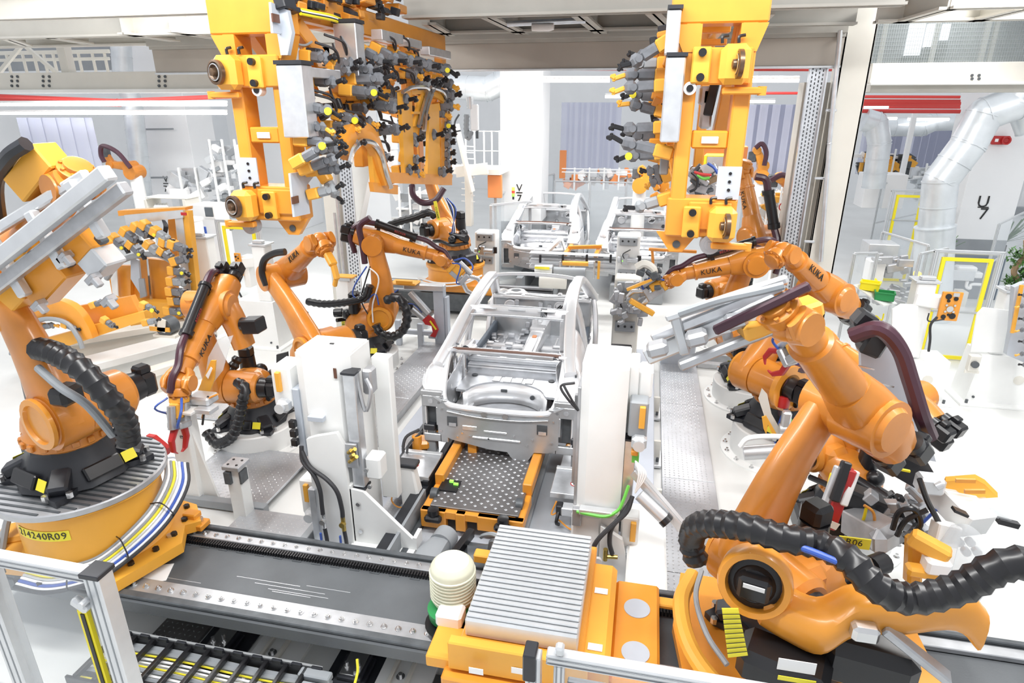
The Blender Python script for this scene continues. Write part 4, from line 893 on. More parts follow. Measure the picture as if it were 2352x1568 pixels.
    # engine bay
    def eb(b):
        b.lathe([(.24,0),(.22,.28),(.15,.34),(.09,.345),(.08,.32)],(.54,3.72,1.0),(0,0,1),22); ts(b,[(.80,3.3,1.36),(.80,3.8,1.30),(.76,4.15,1.18)],.08,.08); b.bb((.36,3.2,.66),(.48,4.2,.80),.02); b.bb((.48,3.3,.8),(.78,4.1,1.02),.02)
    mir(eb,'strut_tower',CB)
    mir(lambda b: b.cyl((.54,3.72,1.345),(.54,3.72,1.352),.07,n=16),'strut_opening',DG)
    b=nb(); ts(b,[(-.76,4.15,1.16),(-.5,4.24,1.12),(0,4.28,1.10),(.5,4.24,1.12),(.76,4.15,1.16)],.05,.08); b.bb((-.62,4.20,.62),(.62,4.26,.72),.02); b.obj('front_crossmember',CB,T)
    b=nb(); 
    for k in range(14): x=random.uniform(-.6,.6); b.box((x,random.uniform(3.4,3.66),random.uniform(1.2,1.34)),(random.uniform(.06,.2),.08,.05),(0,random.uniform(-20,20),0),.015)
    b.obj('bay_brackets',CB,T,kind='stuff')
    b=nb(); b.box((.86,.35,1.30),(.02,.1,.12)); b.obj('fuel_flap_opening',DG,T)
    return T
CAR=car_body('bare silver car body on the orange pallet in the centre of the cell',(-1.52,6.40,0))
c2=copytree(CAR,M.Translation((-2.42,14.6,.10)),'bare car body on the orange lift beyond the plastic fence','bare car bodies'); c3=copytree(CAR,M.Translation((-.15,14.4,.06)),'bare car body partly hidden behind the right hanging frame')
# ---------------------------------------------------------------- floor platforms, pallet, conveyor
b=MB(); b.box((-1.5,7.5,.03),(3.2,7.0,.06),None,.01); struct('floor_platform',b,BF)
b=MB(); b.bb((-1.0,4.35,.06),(-.48,7.3,.10),.005); b.bb((-2.45,4.35,.06),(-1.92,7.2,.10),.005); struct('floor_strip_grey',b,FG)
def lugs(b,x0,y0,x1,y1,z,p=.05,l=.026,w=.008,h=.004):
    nx=int((x1-x0)/p); ny=int((y1-y0)/p)
    for i in range(nx):
        for j in range(ny):
            s=1 if (i+j)%2 else -1; x=x0+(i+.5)*p; y=y0+(j+.5)*p; a=V((x-l/2*.7,y-s*l/2*.7,z)); c=V((x+l/2*.7,y+s*l/2*.7,z)); d=(c-a).normalized(); q=V((-d.y,d.x,0))*w/2; m_=(a+c)/2+V((0,0,h))
            b.add([a,m_-q,c,m_+q],[(0,1,3),(1,2,3)])
def tread(name,x0,y0,x1,y1,z,label,p=.06,m=TR,cat='plate',kind=None,seams=()):
    T=thing(name,label,cat,((x0+x1)/2,(y0+y1)/2,z-.03))
    ys=[y0]+list(seams)+[y1]
    for a,c in zip(ys,ys[1:]): b=MB(); b.bb((x0,a+.004,z-.03),(x1,c-.004,z),.003); b.obj('plate_panel',m,T)
    b=MB(); lugs(b,x0+.01,y0+.01,x1-.01,y1-.01,z,p,p*.62,p*.2,p*.07); b.obj('tread_lugs',LG if m!=TD else TR,T,kind='stuff',sm=False); return T
tread('tread_walkway',-3.92,6.1,-3.32,10.6,.10,'long raised tread plate walkway on the side of the robots with ribbed hoses',.055,seams=(8.2,))
b=MB(); b.bb((-3.32,6.1,0),(-3.28,10.6,.12)); b.obj('cable_channel',AD,None,'grey steel side channel along the long raised walkway','channel')
tread('tread_walkway',.42,4.45,1.04,10.6,.03,'long tread plate walkway beside the tall white box tower',.055,seams=(5.2,6.9,9.0))
tread('tread_plate',-5.2,5.3,-3.95,6.4,.09,'large tread plate between the slim white stand and white tower',.05)
tread('tread_plate',-4.1,4.5,-3.25,5.2,.10,'tread plate with steel edge against the rail behind the short post',.05)
tread('tread_plate',-5.9,8.9,-5.1,11.4,.06,'tread plate on the floor left of the folded robot',.055)
tread('tread_plate',-6.4,7.1,-5.6,8.6,.04,'tread plate behind the robot with the downward arm',.055)
tread('tread_plate',-2.95,6.85,-2.55,7.3,.066,'small pale tread plate beside the left pallet clamp table',.04)
tread('tread_plate',-2.65,5.35,-2.35,5.75,.066,'small tread plate below the left cable box',.04)
tread('tread_plate',-.56,5.2,-.2,6.0,.066,'worn tread plate under the right cable box',.04)
tread('tread_plate',.42,4.4,.62,4.95,.06,'narrow tread strip with two screws by the rail',.04)
tread('tread_plate',-3.9,3.35,-3.46,3.85,.03,'dark perforated tread plate in front of the rail',.05,TD)
T=thing('floor_channel','grey steel floor channel edging the tread plates by the white stand','channel',(-4,5.25,0)); b=MB(); b.bb((-5,5.2,.02),(-3.9,5.3,.12),.005); b.obj('channel_web',GP,T); b=MB(); b.bb((-3.25,4.4,.02),(-3.17,5.6,.12),.005); b.obj('channel_web',GP,T)
# pallet carriage
T=thing('pallet_carriage','orange pallet carriage with dark tread plate under the car','pallet',(-1.45,6.3,.06))
b=MB(); b.bb((-1.90,5.05,.50),(-1.0,8.9,.56),.005); b.obj('deck_plate',TD,T,'dark tread plate deck')
b=MB()
for i in range(17):
    for j in range(44):
        if (i+j)%2: continue
        x=-1.87+i*.052; y=5.12+j*.052; z=.562; s=.019; b.add([(x-s,y,z),(x,y-s*1.0,z),(x+s,y,z),(x,y+s*1.0,z),(x-s*.6,y,z+.005),(x,y-s*.6,z+.005),(x+s*.6,y,z+.005),(x,y+s*.6,z+.005)],[(0,1,5,4),(1,2,6,5),(2,3,7,6),(3,0,4,7),(4,5,6,7)])
b.obj('tread_lugs',TR,T,kind='stuff',sm=False)
for x in (-1.93,-.99):
    b=MB(); b.bb((x-.05,5.45,.52),(x+.05,8.9,.66),.01); b.obj('side_beam',OR,T)
    b=MB(); b.bb((x-.05,5.02,.42),(x+.05,5.45,.54),.01); b.obj('side_frame',OR,T)
b=MB(); b.bb((-1.98,4.98,.34),(-1.72,5.06,.54),.008); b.bb((-1.62,4.98,.34),(-1.52,5.06,.54),.008); b.bb((-1.40,4.98,.38),(-1.14,5.06,.54),.008); b.bb((-1.14,4.98,.30),(-.94,5.06,.54),.008); b.bb((-1.98,4.99,.46),(-.94,5.05,.54),.004); b.obj('end_beam',OR,T)
PT=T
for x in (-1.83,-1.13):
    b=MB(); b.lathe([(.055,0),(.06,.03),(.055,.06),(.03,.065)],(x,4.95,.53),(0,0,1),20); b.box((x,4.93,.49),(.17,.08,.07),None,.02); b.obj('guide_roller',BP,T)
b=MB(); b.cyl((-1.95,5.25,.545),(-1.88,5.25,.545),.07,n=20); b.obj('track_wheel',DG,T); b=MB(); b.cyl((-1.06,5.25,.545),(-.99,5.25,.545),.07,n=20); b.obj('track_wheel',DG,T)
b=MB(); b.bb((-1.90,5.30,.565),(-1.70,5.50,.575)); b.obj('service_recess',BP,T); b=MB(); b.box((-1.80,5.46,.585),(.04,.03,.02)); b.box((-1.74,5.42,.585),(.05,.02,.02)); b.obj('recess_led',LN,T); 
b=MB(); b.cyl((-1.50,6.25,.56),(-1.50,6.25,.86),.05,n=16); b.bb((-1.66,6.2,.80),(-1.36,6.32,.86),.01); b.obj('centre_support',AD,T)
b=MB(); b.bb((-1.80,6.1,.54),(-1.70,6.2,.68)); b.obj('body_rest',OR,T); b=MB(); b.bb((-1.20,6.1,.54),(-1.1,6.2,.68)); b.obj('body_rest',OR,T)
PT.scale=(1.05,)*3; PT.location=(-1.45*1.05,6.3*1.05,.06*1.05-.215)
# conveyor drive ahead of pallet
T=thing('conveyor_drive','dark grey gear drive unit on the conveyor in front of the pallet','drive',(-1.6,4.5,.06))
b=MB(); b.loft([((-1.78,4.35,.25),.13,.12,(1,0,0),(0,0,1)),((-1.76,4.6,.27),.14,.14,(1,0,0),(0,0,1)),((-1.72,4.85,.27),.10,.11,(1,0,0),(0,0,1))],12,3.5); b.cyl((-1.72,4.80,.30),(-1.70,4.95,.30),.12,n=20); b.obj('gear_housing',GP,T)
b=MB(); b.box((-1.78,4.28,.24),(.24,.10,.2),None,.02); b.obj('gear_flange',DG,T); b=MB(); b.cyl((-1.86,4.22,.3),(-1.88,4.12,.28),.02,n=10); b.obj('cable_gland',CX,T)
b=MB(); b.bar((-1.60,4.3,.34),(-1.46,5.0,.34),.07,.10,.01); b.obj('toothed_track',BP,T)
b=MB(); b.cyl((-1.42,4.70,.22),(-1.15,4.78,.22),.16,n=24); b.cyl((-1.38,4.42,.20),(-1.15,4.46,.20),.13,n=24); b.bb((-1.48,4.32,.10),(-1.12,4.92,.30),.02); b.obj('drum_roller',DG,T)
for x in (-1.0,-2.1):
    b=MB(); b.bb((x-.03,4.35,.06),(x+.03,9.0,.17),.005); b.obj('conveyor_side_rail',DG if x<-1.5 else GP,None,'dark conveyor side rail along the pallet, '+('the one next to the gear drive' if x<-1.5 else 'the one next to the pale box table'),'rail')
b=MB(); b.bb((-2.30,4.6,.22),(-2.15,6.9,.32),.004); b.bb((-2.22,5.7,.32),(-2.15,6.9,.38),.004); b.obj('black_slide_rail',BK,None,'black slide rail left of the pallet','rail')
b=MB(); b.bar((-2.16,4.4,.2),(-2.16,5.6,.2),.03,.3); b.bar((-2.30,4.4,.2),(-2.30,5.5,.2),.02,.2); b.obj('steel_channel',GP,None,'grey open steel channel beside the sloping white tower foot','channel')
# clamp tables each side
def ctable(s,label):
    xc=-1.47+s*.90; T=thing('clamp_table',label,'clamp table',(xc,6.1,.06)); g=lambda x: xc+s*x
    b=MB(); b.bb((g(-.20),6.2,.30),(g(.22),7.0,.34),.004); b.obj('drilled_base_plate',ZN,T)
    b=MB(); b.bb((g(-.22),5.72,.40),(g(.24),6.2,.42),.004); b.obj('flap_plate',ZN,T); b=MB(); b.bb((g(-.22),5.72,.36),(g(.24),5.74,.41)); b.bb((g(-.22),6.18,.38),(g(.24),6.24,.44),.006); b.obj('hinge_strip',AL,T)
    b=MB(); b.cyl((g(.02),5.93,.42),(g(.02),5.93,.4225),.05,n=22); sg=b.obj('no_step_sign',RD,T); b=MB(); b.cyl((g(.02),5.93,.4225),(g(.02),5.93,.4235),.04,n=22); b.obj('sign_face',WP,sg); b=MB(); b.box((g(.01),5.93,.424),(.012,.05,.001)); b.box((g(.03),5.93,.424),(.012,.05,.001)); b.obj('sign_feet',TX,sg); b=MB(); b.box((g(.02),5.93,.425),(.008,.085,.001),(0,0,45)); b.obj('sign_bar',RD,sg)
    b=MB(); b.box((g(-.02),6.45,.50),(.12,.12,.34),None,.008); b.obj('grey_post',GP,T); b=MB(); b.box((g(-.02),6.43,.68),(.14,.14,.08),None,.01); b.obj('post_head',BK,T)
    b=MB(); b.box((g(.10),6.45,.42),(.16,.22,.12),(0,0,20),.03); b.cyl((g(.14),6.35,.36),(g(.14),6.35,.56),.06,n=14); b.box((g(-.10),6.5,.55),(.10,.14,.1),None,.02); b.obj('orange_locator',OR,T)
    b=MB(); b.tube([(g(.12),6.4,.62),(g(.26),6.3,.55),(g(.26),6.2,.4),(g(.16),6.15,.36)],.018,6); b.tube([(g(.08),6.4,.6),(g(.2),6.25,.5),(g(.2),6.15,.4)],.014,6); b.obj('pneumatic_hose',RB,T)
    b=MB(); b.box((g(.0),5.62,.30),(.16,.12,.10),None,.01); b.obj('junction_box',AL,T); b=MB(); b.box((g(-.10),5.62,.30),(.07,.10,.12),None,.01); b.tube([(g(-.1),5.6,.3),(g(-.12),5.52,.2),(g(-.10),5.56,.14)],.02,6); b.obj('connector_bundle',BP,T)
    b=MB(); b.tube([(g(.1),5.62,.3),(g(.16),5.54,.2),(g(.05),5.5,.14),(g(-.1),5.56,.2)],.009,5); b.tube([(g(-.08),5.6,.3),(g(-.18),5.58,.24),(g(-.14),5.66,.36)],.009,5); b.obj('orange_cable',OR,T)
    b=MB(); b.bb((g(.24),5.6,.18),(g(.28),7.2,.40)); b.obj('side_rail',DG,T)
ctable(-1,'silver flap table with red sign and orange locator beside the black slide rail'); ctable(1,'silver flap table with red sign and orange locator beside the tall white box tower')
# ---------------------------------------------------------------- white towers by the rail
T=thing('lift_tower','tall white steel tower with two black hoses standing before the folded robot','tower',(-2.9,5.1,0))
b=MB(); b.prism([(-3.13,4.98),(-3.02,4.90),(-2.67,4.90),(-2.58,5.0),(-2.58,5.42),(-3.13,5.42)],(0,0,.0),(1,0,0),(0,1,0),2.12); b.obj('tower_column',WH,T)
b=MB(); b.prism([(-3.12,4.99),(-3.02,4.91),(-2.68,4.91),(-2.59,5.01),(-2.59,5.40),(-3.12,5.40)],(0,0,2.12),(1,0,0),(0,1,0),.02); b.obj('top_cap',WH,T); b=MB(); b.box((-2.86,5.2,2.145),(.04,.02,.01)); b.obj('lifting_slot',BP,T)
b=MB(); b.prism([(0,0),(.38,0),(.38,1.28),(.32,1.40),(.10,1.34),(0,1.30)],(-3.02,4.86,.0),(1,0,0),(0,0,1),.05); b.obj('front_cover',WH,T)
b=MB(); b.bb((-3.0,4.84,1.48),(-2.84,4.9,1.53),.004); b.obj('handle_recess',GL,T)
b=MB(); b.bb((-2.62,4.88,.78),(-2.50,5.0,1.98),.008); dd=b.obj('cable_duct_cover',ZN,T,'grey sheet cable duct'); b=MB(); b.bb((-2.63,4.87,1.98),(-2.49,5.01,2.0)); b.bb((-2.63,4.87,.76),(-2.49,5.01,.78)); b.obj('duct_end_cap',BK,dd)
b=MB(); b.bb((-3.06,4.78,.05),(-2.98,4.84,.76),.008); dd=b.obj('cable_duct_cover',ZN,T,'grey sheet cable duct'); b=MB(); b.bb((-3.07,4.77,.03),(-2.97,4.85,.05)); b.obj('duct_end_cap',BK,dd)
b=MB(); b.prism([(0,.0),(.62,0),(.62,.12),(.14,.60),(0,.62)],(-2.64,4.88,.16),(1,0,0),(0,0,1),.04); b.prism([(0,.0),(.66,0),(.66,.10),(.0,.10)],(-2.66,4.86,.06),(1,0,0),(0,0,1),.2); b.bb((-2.66,4.84,.16),(-2.62,5.1,.82),.008); b.bb((-2.02,4.84,.16),(-1.98,5.0,.30)); b.obj('buttress_plate',WH,T)
b=MB(); [b.cyl((x,4.82,z),(x,4.84,z),.022,n=8) for x,z in ((-2.56,.62),(-2.56,.30),(-2.10,.12),(-2.56,.12),(-2.02,.10),(-2.42,.84),(-2.44,1.02))]; b.obj('bolt_heads',ST,T,kind='stuff')
b=MB(); b.bb((-2.50,4.92,.86),(-2.34,5.1,1.10),.02); b.bb((-2.52,5.3,.4),(-2.34,5.42,2.0),.01); b.obj('carriage_slide',WH,T)
b=MB(); b.bb((-2.5,5.02,1.72),(-2.40,5.16,1.98),.02); b.tube([(-2.44,5.0,1.9),(-2.38,4.95,1.8),(-2.45,4.94,1.6),(-2.52,4.96,1.98)],.02,6); b.obj('sensor_block',AD,T)
b=MB(); b.tube([(-3.10,4.84,1.20),(-3.08,4.8,1.06),(-2.96,4.76,.95),(-2.90,4.74,.8),(-2.90,4.74,.62),(-2.90,4.74,.5)],.022,8); b.obj('black_hose',RB,T); b=MB(); b.tube([(-3.09,4.82,1.16),(-3.0,4.78,1.02),(-2.82,4.75,.92),(-2.72,4.74,.80),(-2.69,4.74,.62),(-2.69,4.74,.5)],.022,8); b.obj('black_hose',RB,T)
for x in(-2.90,-2.69):
    b=MB(); b.cyl((x,4.74,.52),(x,4.74,.36),.022,n=10); b.cyl((x,4.74,.44),(x,4.70,.44),.03,n=10); b.obj('brass_valve',CX if x>-2.8 else ST,T); b=MB(); b.tube([(x,4.74,.36),(x+.01,4.74,.2),(x,4.74,.0)],.02,8); b.obj('black_hose',RB,T); b=MB(); b.box((x-.04,4.72,.26),(.02,.02,.09),None,.004); b.obj('blue_tag',BL,T)
b=MB(); b.box((-2.74,4.835,1.13),(.10,.004,.10)); b.obj('warning_label',YL,T); b=MB(); b.prism([(0,0),(.06,0),(.03,.05)],(-2.77,4.832,1.10),(1,0,0),(0,0,1),.002); b.obj('warning_triangle',TX,T)
b=MB(); b.box((-2.69,4.89,1.98),(.03,.004,.10)); b.obj('maroon_label',BR,T)
b=MB(); b.bb((-2.64,4.84,1.02),(-2.53,4.87,1.28),.004); vp=b.obj('valve_plate',AD,T); b=MB(); [b.cyl((-2.60+dx,4.82,1.10+dz),(-2.56+dx,4.80,1.14+dz),.02,n=8) for dx,dz in ((0,0),(.02,.06),(.0,.1),(.04,.12),(.05,.04))]; b.obj('brass_fittings',CX,vp)
b=MB(); b.bb((-3.20,4.95,1.0),(-3.13,5.3,1.75),.01); b.obj('side_cover',GL,T)
b=MB(); [b.box((-3.20,4.9,z),(.07,.06,.08),None,.01) for z in (1.20,1.30,1.40)]; b.obj('black_connectors',BP,T,kind='stuff')
for z in (.78,2.0):
    b=MB(); b.box((-3.30 if z>1 else -3.16,5.1,z-.25),(.20,.3,.42),None,.02); hb=b.obj('servo_bracket',WH,T); b=MB(); b.box((-3.31 if z>1 else -3.17,4.93,z-.18),(.05,.04,.20),None,.005); b.obj('yellow_connector',OY,hb); b=MB(); b.box((-3.28 if z>1 else -3.13,4.94,z-.42),(.13,.16,.13),None,.03); b.cyl((-3.28 if z>1 else -3.13,4.86,z-.42),(-3.28 if z>1 else -3.13,4.83,z-.42),.05,n=16); b.obj('small_gearmotor',AL,hb)
T=thing('lift_tower','tall white box tower with green and black hoses right of the car','tower',(-.24,5.1,0))
b=MB(); b.prism([(-.44,5.0),(-.36,4.90),(-.14,4.88),(-.04,4.92),(-.04,5.45),(-.44,5.45)],(0,0,0.45),(1,0,0),(0,1,0),1.78); b.obj('tower_column',WH,T)
b=MB(); b.prism([(-.43,5.01),(-.36,4.91),(-.14,4.89),(-.05,4.93),(-.05,5.44),(-.43,5.44)],(0,0,2.23),(1,0,0),(0,1,0),.015); b.obj('top_cap',WH,T)
b=MB(); b.bb((-.47,4.86,.05),(-.20,5.3,.80),.02); b.prism([(0,0),(.34,0),(.20,.62),(0,.74)],(-.20,4.86,0),(1,0,0),(0,0,1),.05); b.obj('lower_housing',WH,T)
b=MB(); b.bb((-.40,4.80,.84),(-.06,4.88,.90),.006); b.obj('cross_profile',AL,T); b=MB(); b.bb((-.46,4.82,.70),(-.38,4.88,.88),.006); b.obj('profile_bracket',AD,T)
b=MB(); b.bb((-.47,5.0,.8),(-.44,5.4,2.0),.004); b.bb((-.50,5.05,1.0),(-.47,5.1,1.9)); b.obj('linear_guide',AD,T)
b=MB(); b.bb((-.04,4.96,.9),(.06,5.06,1.55),.006); dd=b.obj('cable_duct_cover',ZN,T,'grey sheet cable duct'); b=MB(); b.bb((-.05,4.95,1.55),(.07,5.07,1.57)); b.obj('duct_end_cap',BK,dd)
b=MB(); b.bb((-.04,5.08,.5),(.04,5.42,2.2),.01); b.bb((.04,5.1,1.9),(.16,5.34,2.16),.02); b.obj('carriage_slide',WH,T)
for z in (1.78,.62):
    b=MB(); b.box((.06,5.0,z),(.16,.16,.34),None,.015); hb=b.obj('servo_bracket',GP if z>1 else WH,T); b=MB(); b.box((.09,4.9,z+.04),(.05,.04,.20),None,.005); b.obj('yellow_connector',OY,hb); b=MB(); b.box((.08,4.92,z-.2),(.13,.14,.13),None,.03); b.cyl((.08,4.85,z-.2),(.08,4.82,z-.2),.05,n=16); b.obj('small_gearmotor',AL,hb)
b=MB(); b.bar((.05,5.0,1.24),(.72,4.8,.60),.09,.08,.01); b.bar((.05,4.99,1.285),(.72,4.79,.645),.03,.02); b.obj('inclined_actuator',AL,T,'inclined aluminium actuator'); b=MB(); b.bar((.70,4.8,.62),(.77,4.78,.55),.11,.11,.01); b.obj('actuator_cap',BP,T)
b=MB(); b.cyl((.12,4.9,1.06),(.34,4.82,.90),.055,n=18); b.obj('servo_motor',AL,T,'silver servo motor'); b=MB(); b.cyl((.34,4.82,.90),(.38,4.80,.87),.06,n=18); b.obj('motor_end',BP,T)
b=MB(); b.bar((.66,4.86,.52),(.94,5.0,.66),.07,.05,.008); b.obj('support_profile',AL,T)
b=MB(); b.tube([(.02,4.9,1.14),(-.02,4.85,1.0),(-.06,4.82,.92),(-.16,4.80,.86),(-.3,4.8,.86),(-.42,4.82,.86)],.016,6); b.obj('green_hose',GN,T)
b=MB(); b.tube([(.06,4.88,1.05),(.02,4.82,.92),(-.1,4.76,.80),(-.22,4.70,.66),(-.27,4.68,.5)],.022,8); b.obj('black_hose',RB,T); b=MB(); b.tube([(.05,4.88,1.0),(-.02,4.82,.88),(-.10,4.78,.76),(-.11,4.76,.62),(-.08,4.76,.5)],.022,8); b.obj('black_hose',RB,T)
b=MB(); b.cyl((-.12,4.76,.46),(-.03,4.76,.47),.02,n=10); b.cyl((-.14,4.76,.42),(-.14,4.76,.54),.022,n=10); b.obj('brass_valve',CX,T); b=MB(); b.cyl((-.20,4.75,.42),(-.20,4.72,.42),.035,n=16); b.obj('pressure_gauge',WP,T)
b=MB(); b.box((.06,4.92,1.42),(.06,.05,.08)); b.obj('green_connector',GN,T); b=MB(); b.box((.05,4.9,1.48),(.06,.06,.05),None,.01); b.obj('orange_plug',OR,T); b=MB(); [b.tube([(.06,4.9,1.4),(.1+.02*k,4.85,1.3),(.08,4.86,1.1)],.008,5) for k in range(4)]; b.obj('white_cables',WP,T,kind='stuff')
b=MB(); b.tube([(-.46,5.0,1.78),(-.56,4.98,1.9),(-.62,5.0,2.0),(-.5,5.0,2.04)],.012,6); b.tube([(-.46,5.0,1.78),(-.55,4.98,1.94),(-.60,5.0,2.02)],.012,6); b.obj('thin_black_hose',RB,T)
# base beam running away behind tower with brackets
T=thing('machine_bed','long pale blue-grey machine bed running away beside the white box tower','machine bed',(.15,7.5,0)); b=MB(); b.bb((.0,5.2,.0),(.30,10.4,.34),.01); b.obj('bed_beam',BF,T); b=MB(); [b.bb((.30,y,.02),(.41,y+.4,.06),.004) for y in (4.7,6.0,7.1,8.4)]; b.obj('foot_plates',AL,T,kind='stuff'); b=MB(); [b.bb((.29,y+.18,.06),(.39,y+.22,.3)) for y in (4.7,6.0,7.1,8.4)]; b.obj('foot_gussets',CR,T,kind='stuff'); b=MB(); [b.cyl((.36,y+.1,.06),(.36,y+.1,.11),.02,n=6) or b.cyl((.36,y+.3,.06),(.36,y+.3,.11),.02,n=6) for y in (4.7,6.0,7.1,8.4)]; b.obj('anchor_bolts',DG,T,kind='stuff')
b=MB(); b.bb((.05,4.35,.02),(.40,5.6,.5),.02); b.obj('white_cover_box',WH,None,'low white cover box between the box tower and the walkway','cover')
b=MB(); b.loft([((-.28,8.9,.36),.14,.10,(1,0,0),(0,1,0)),((-.28,8.9,.9),.10,.07,(1,0,0),(0,1,0))],8,6); b.obj('tapered_stand',WH,None,'short tapered white stand with black top right of the car','stand')
b=MB(); b.box((-.22,8.85,.93),(.3,.16,.06),None,.01); b.obj('black_pad',BP,None,'black pad lying on the short tapered stand right of the car','pad')
b=MB(); b.loft([((-2.28,5.6,.06),.12,.09,(1,0,0),(0,1,0)),((-2.34,5.6,.62),.085,.06,(1,0,0),(0,1,0))],8,6); b.obj('tapered_stand',WH,None,'short tapered white stand between the left tower and the clamp table','stand')
b=MB(); b.box((-2.34,5.6,.65),(.24,.15,.05),None,.01); b.obj('black_pad',BK,None,'black drilled pad on the short tapered stand beside the left tower','pad')
# ---------------------------------------------------------------- robot rail in front
T=thing('robot_rail','wide dark linear rail with bolted steel strips crossing in front of the towers','rail',(-.5,3.9,0)); X0,X1=-5.6,6.0
b=MB(); b.bb((X0,3.60,.36),(X1,4.20,.46),.004); b.obj('bed_plate',RL,T,'dark grey bed plate')
b=MB(); b.bb((X0,3.36,.385),(X1,3.46,.50),.006); b.obj('front_beam',RL,T)
b=MB(); b.bb((X0,4.26,.2),(X1,4.36,.50),.006); b.obj('back_beam',RL,T)
b=MB(); b.bb((X0,3.46,.46),(X1,3.62,.505),.006); b.obj('bolt_strip',ST if 0 else AD,T,'steel strip with hexagon bolts'); b=MB(); b.bb((X0,4.20,.46),(X1,4.30,.505),.006); b.obj('bolt_strip',AD,T)
b=MB(); b.bb((X0,3.38,.50),(X1,3.45,.535),.008); b.bb((X0,4.31,.50),(X1,4.36,.535),.008); b.obj('guide_track',DG,T,'dark worn guide track')
bm=MB(); bm.cyl((0,0,0),(0,0,.006),.026,n=14); bm.cyl((0,0,.006),(0,0,.022),.018,.016,6); bm.ball((0,0,.022),.008,8); bme=bm.mesh('bolt',[ST])
def put(me,name,par,loc,rz=0,sc=1):
    o=bpy.data.objects.new(name,me); COL.objects.link(o); o.parent=par; o.matrix_basis=WM[par.name].inverted()@M.Translation(V(loc))@M.Rotation(rz,4,'Z')@M.Scale(sc,4); return o
x=-4.0
while x<1.2:
    if x<-1.2 or x>.1:
        put(bme,'bolt',T,(x,3.53,.505),x*7)
        put(bme,'bolt',T,(x+.03,4.25,.505),x*5,.85)
    x+=.118
b=MB(); x=-4.1
while x<1.6: b.box((x,4.165,.47),(.014,.055,.055)); x+=.026
b.obj('rack_teeth',BP,T,kind='stuff'); b=MB(); b.bb((X0,4.14,.44),(X1,4.20,.455)); b.obj('rack_bar',BP,T)
b=MB(); [b.bb((x,4.115,.458),(x+.09,4.13,.466),.002) for x in linspace(-4.0,-1.4,15)]; b.obj('rack_screw_pads',DG,T,kind='stuff')
b=MB(); random.seed(3)
for y,x0,x1 in ((3.70,-3.9,-3.5),(3.84,-3.25,-2.65),(3.80,-3.05,-2.4),(3.76,-2.9,-2.35),(3.74,-2.85,-2.5),(3.86,-2.6,-2.2)): b.bb((x0,y,.4601),(x1,y+.004,.461))
b.obj('scratches',AL,T,kind='stuff')
# feet, floor channels in front of the rail
for i,(xx,lb) in enumerate(((-3.22,'black levelling foot with steel plate beside the dark tread plate'),(-2.02,'black levelling foot with steel plate beside the green and yellow earth cable'))):
    F_=thing('levelling_foot',lb,'machine foot',(xx,3.45,0)); b=MB(); b.bb((xx-.22,3.25,.0),(xx+.22,3.70,.02),.004); b.bb((xx-.13,3.33,.02),(xx+.13,3.62,.06),.008); b.bb((xx-.10,3.36,.06),(xx+.10,3.62,.10),.008); b.obj('black_pad',BK,F_)
    b=MB(); b.bb((xx-.08,3.38,.10),(xx+.08,3.60,.115),.003); pl=b.obj('steel_plate',ST,F_)
    for dx,dy,h in ((-.05,.03,.03),(.04,.05,.06),(.05,-.03,.03)): b=MB(); b.cyl((xx+dx,3.43+dy,.115),(xx+dx,3.43+dy,.125),.024,n=12); b.cyl((xx+dx,3.43+dy,.125),(xx+dx,3.43+dy,.125+h),.015,n=8); b.obj('bolt',ST,pl)
for i,xx in enumerate((-2.72,-1.60)):
    F_=thing('floor_channel','cream steel floor channel passing under the rail, '+('between the two black feet' if i==0 else 'right of the earth cable'),'channel',(xx,3.2,0)); b=MB(); b.bb((xx-.22,2.2,0),(xx+.22,4.3,.05),.004); b.obj('base_sheet',WH,F_); b=MB(); b.bb((xx-.12,2.2,.05),(xx-.09,4.3,.09),.004); b.bb((xx+.02,2.2,.05),(xx+.05,4.3,.09),.004); b.obj('raised_edge',CR,F_)
    b=MB(); b.bb((xx+.10,2.5,.0505),(xx+.115,3.3,.052)); b.bb((xx+.15,2.5,.0505),(xx+.165,3.3,.052)); b.obj('dark_slot',BP,F_); b=MB(); b.cyl((xx-.04,3.5,.05),(xx-.04,3.5,.056),.035,n=16); b.cyl((xx-.04,3.5,.056),(xx-.04,3.5,.085),.018,n=6); b.obj('bolt',ST,F_)
b=MB(); b.bb((-1.42,3.2,.0),(-1.20,3.6,.03),.003); b.obj('tread_plate',TD,None,'small dark tread plate under the orange carriage','plate')
b=MB(); b.tube([(-1.88,3.29,.40),(-1.87,3.25,.3),(-1.90,3.15,.18),(-2.0,3.05,.10),(-2.10,3.02,.08)],.010,8); b.obj('earth_cable',YL,None,'green and yellow earth cable hanging from the rail beam','cable')
J_=thing('junction_box','grey connector box with thick grey cable beside the cable chain end','connector',(-2.2,3.0,.1)); b=MB(); b.box((-2.2,3.0,.12),(.16,.10,.12),(0,0,-8),.015); b.obj('housing',AL,J_); b=MB(); b.tube([(-2.10,2.99,.14),(-2.0,2.94,.12),(-1.94,2.82,.06),(-1.9,2.7,.04)],.025,8); b.obj('grey_cable',GP,J_)
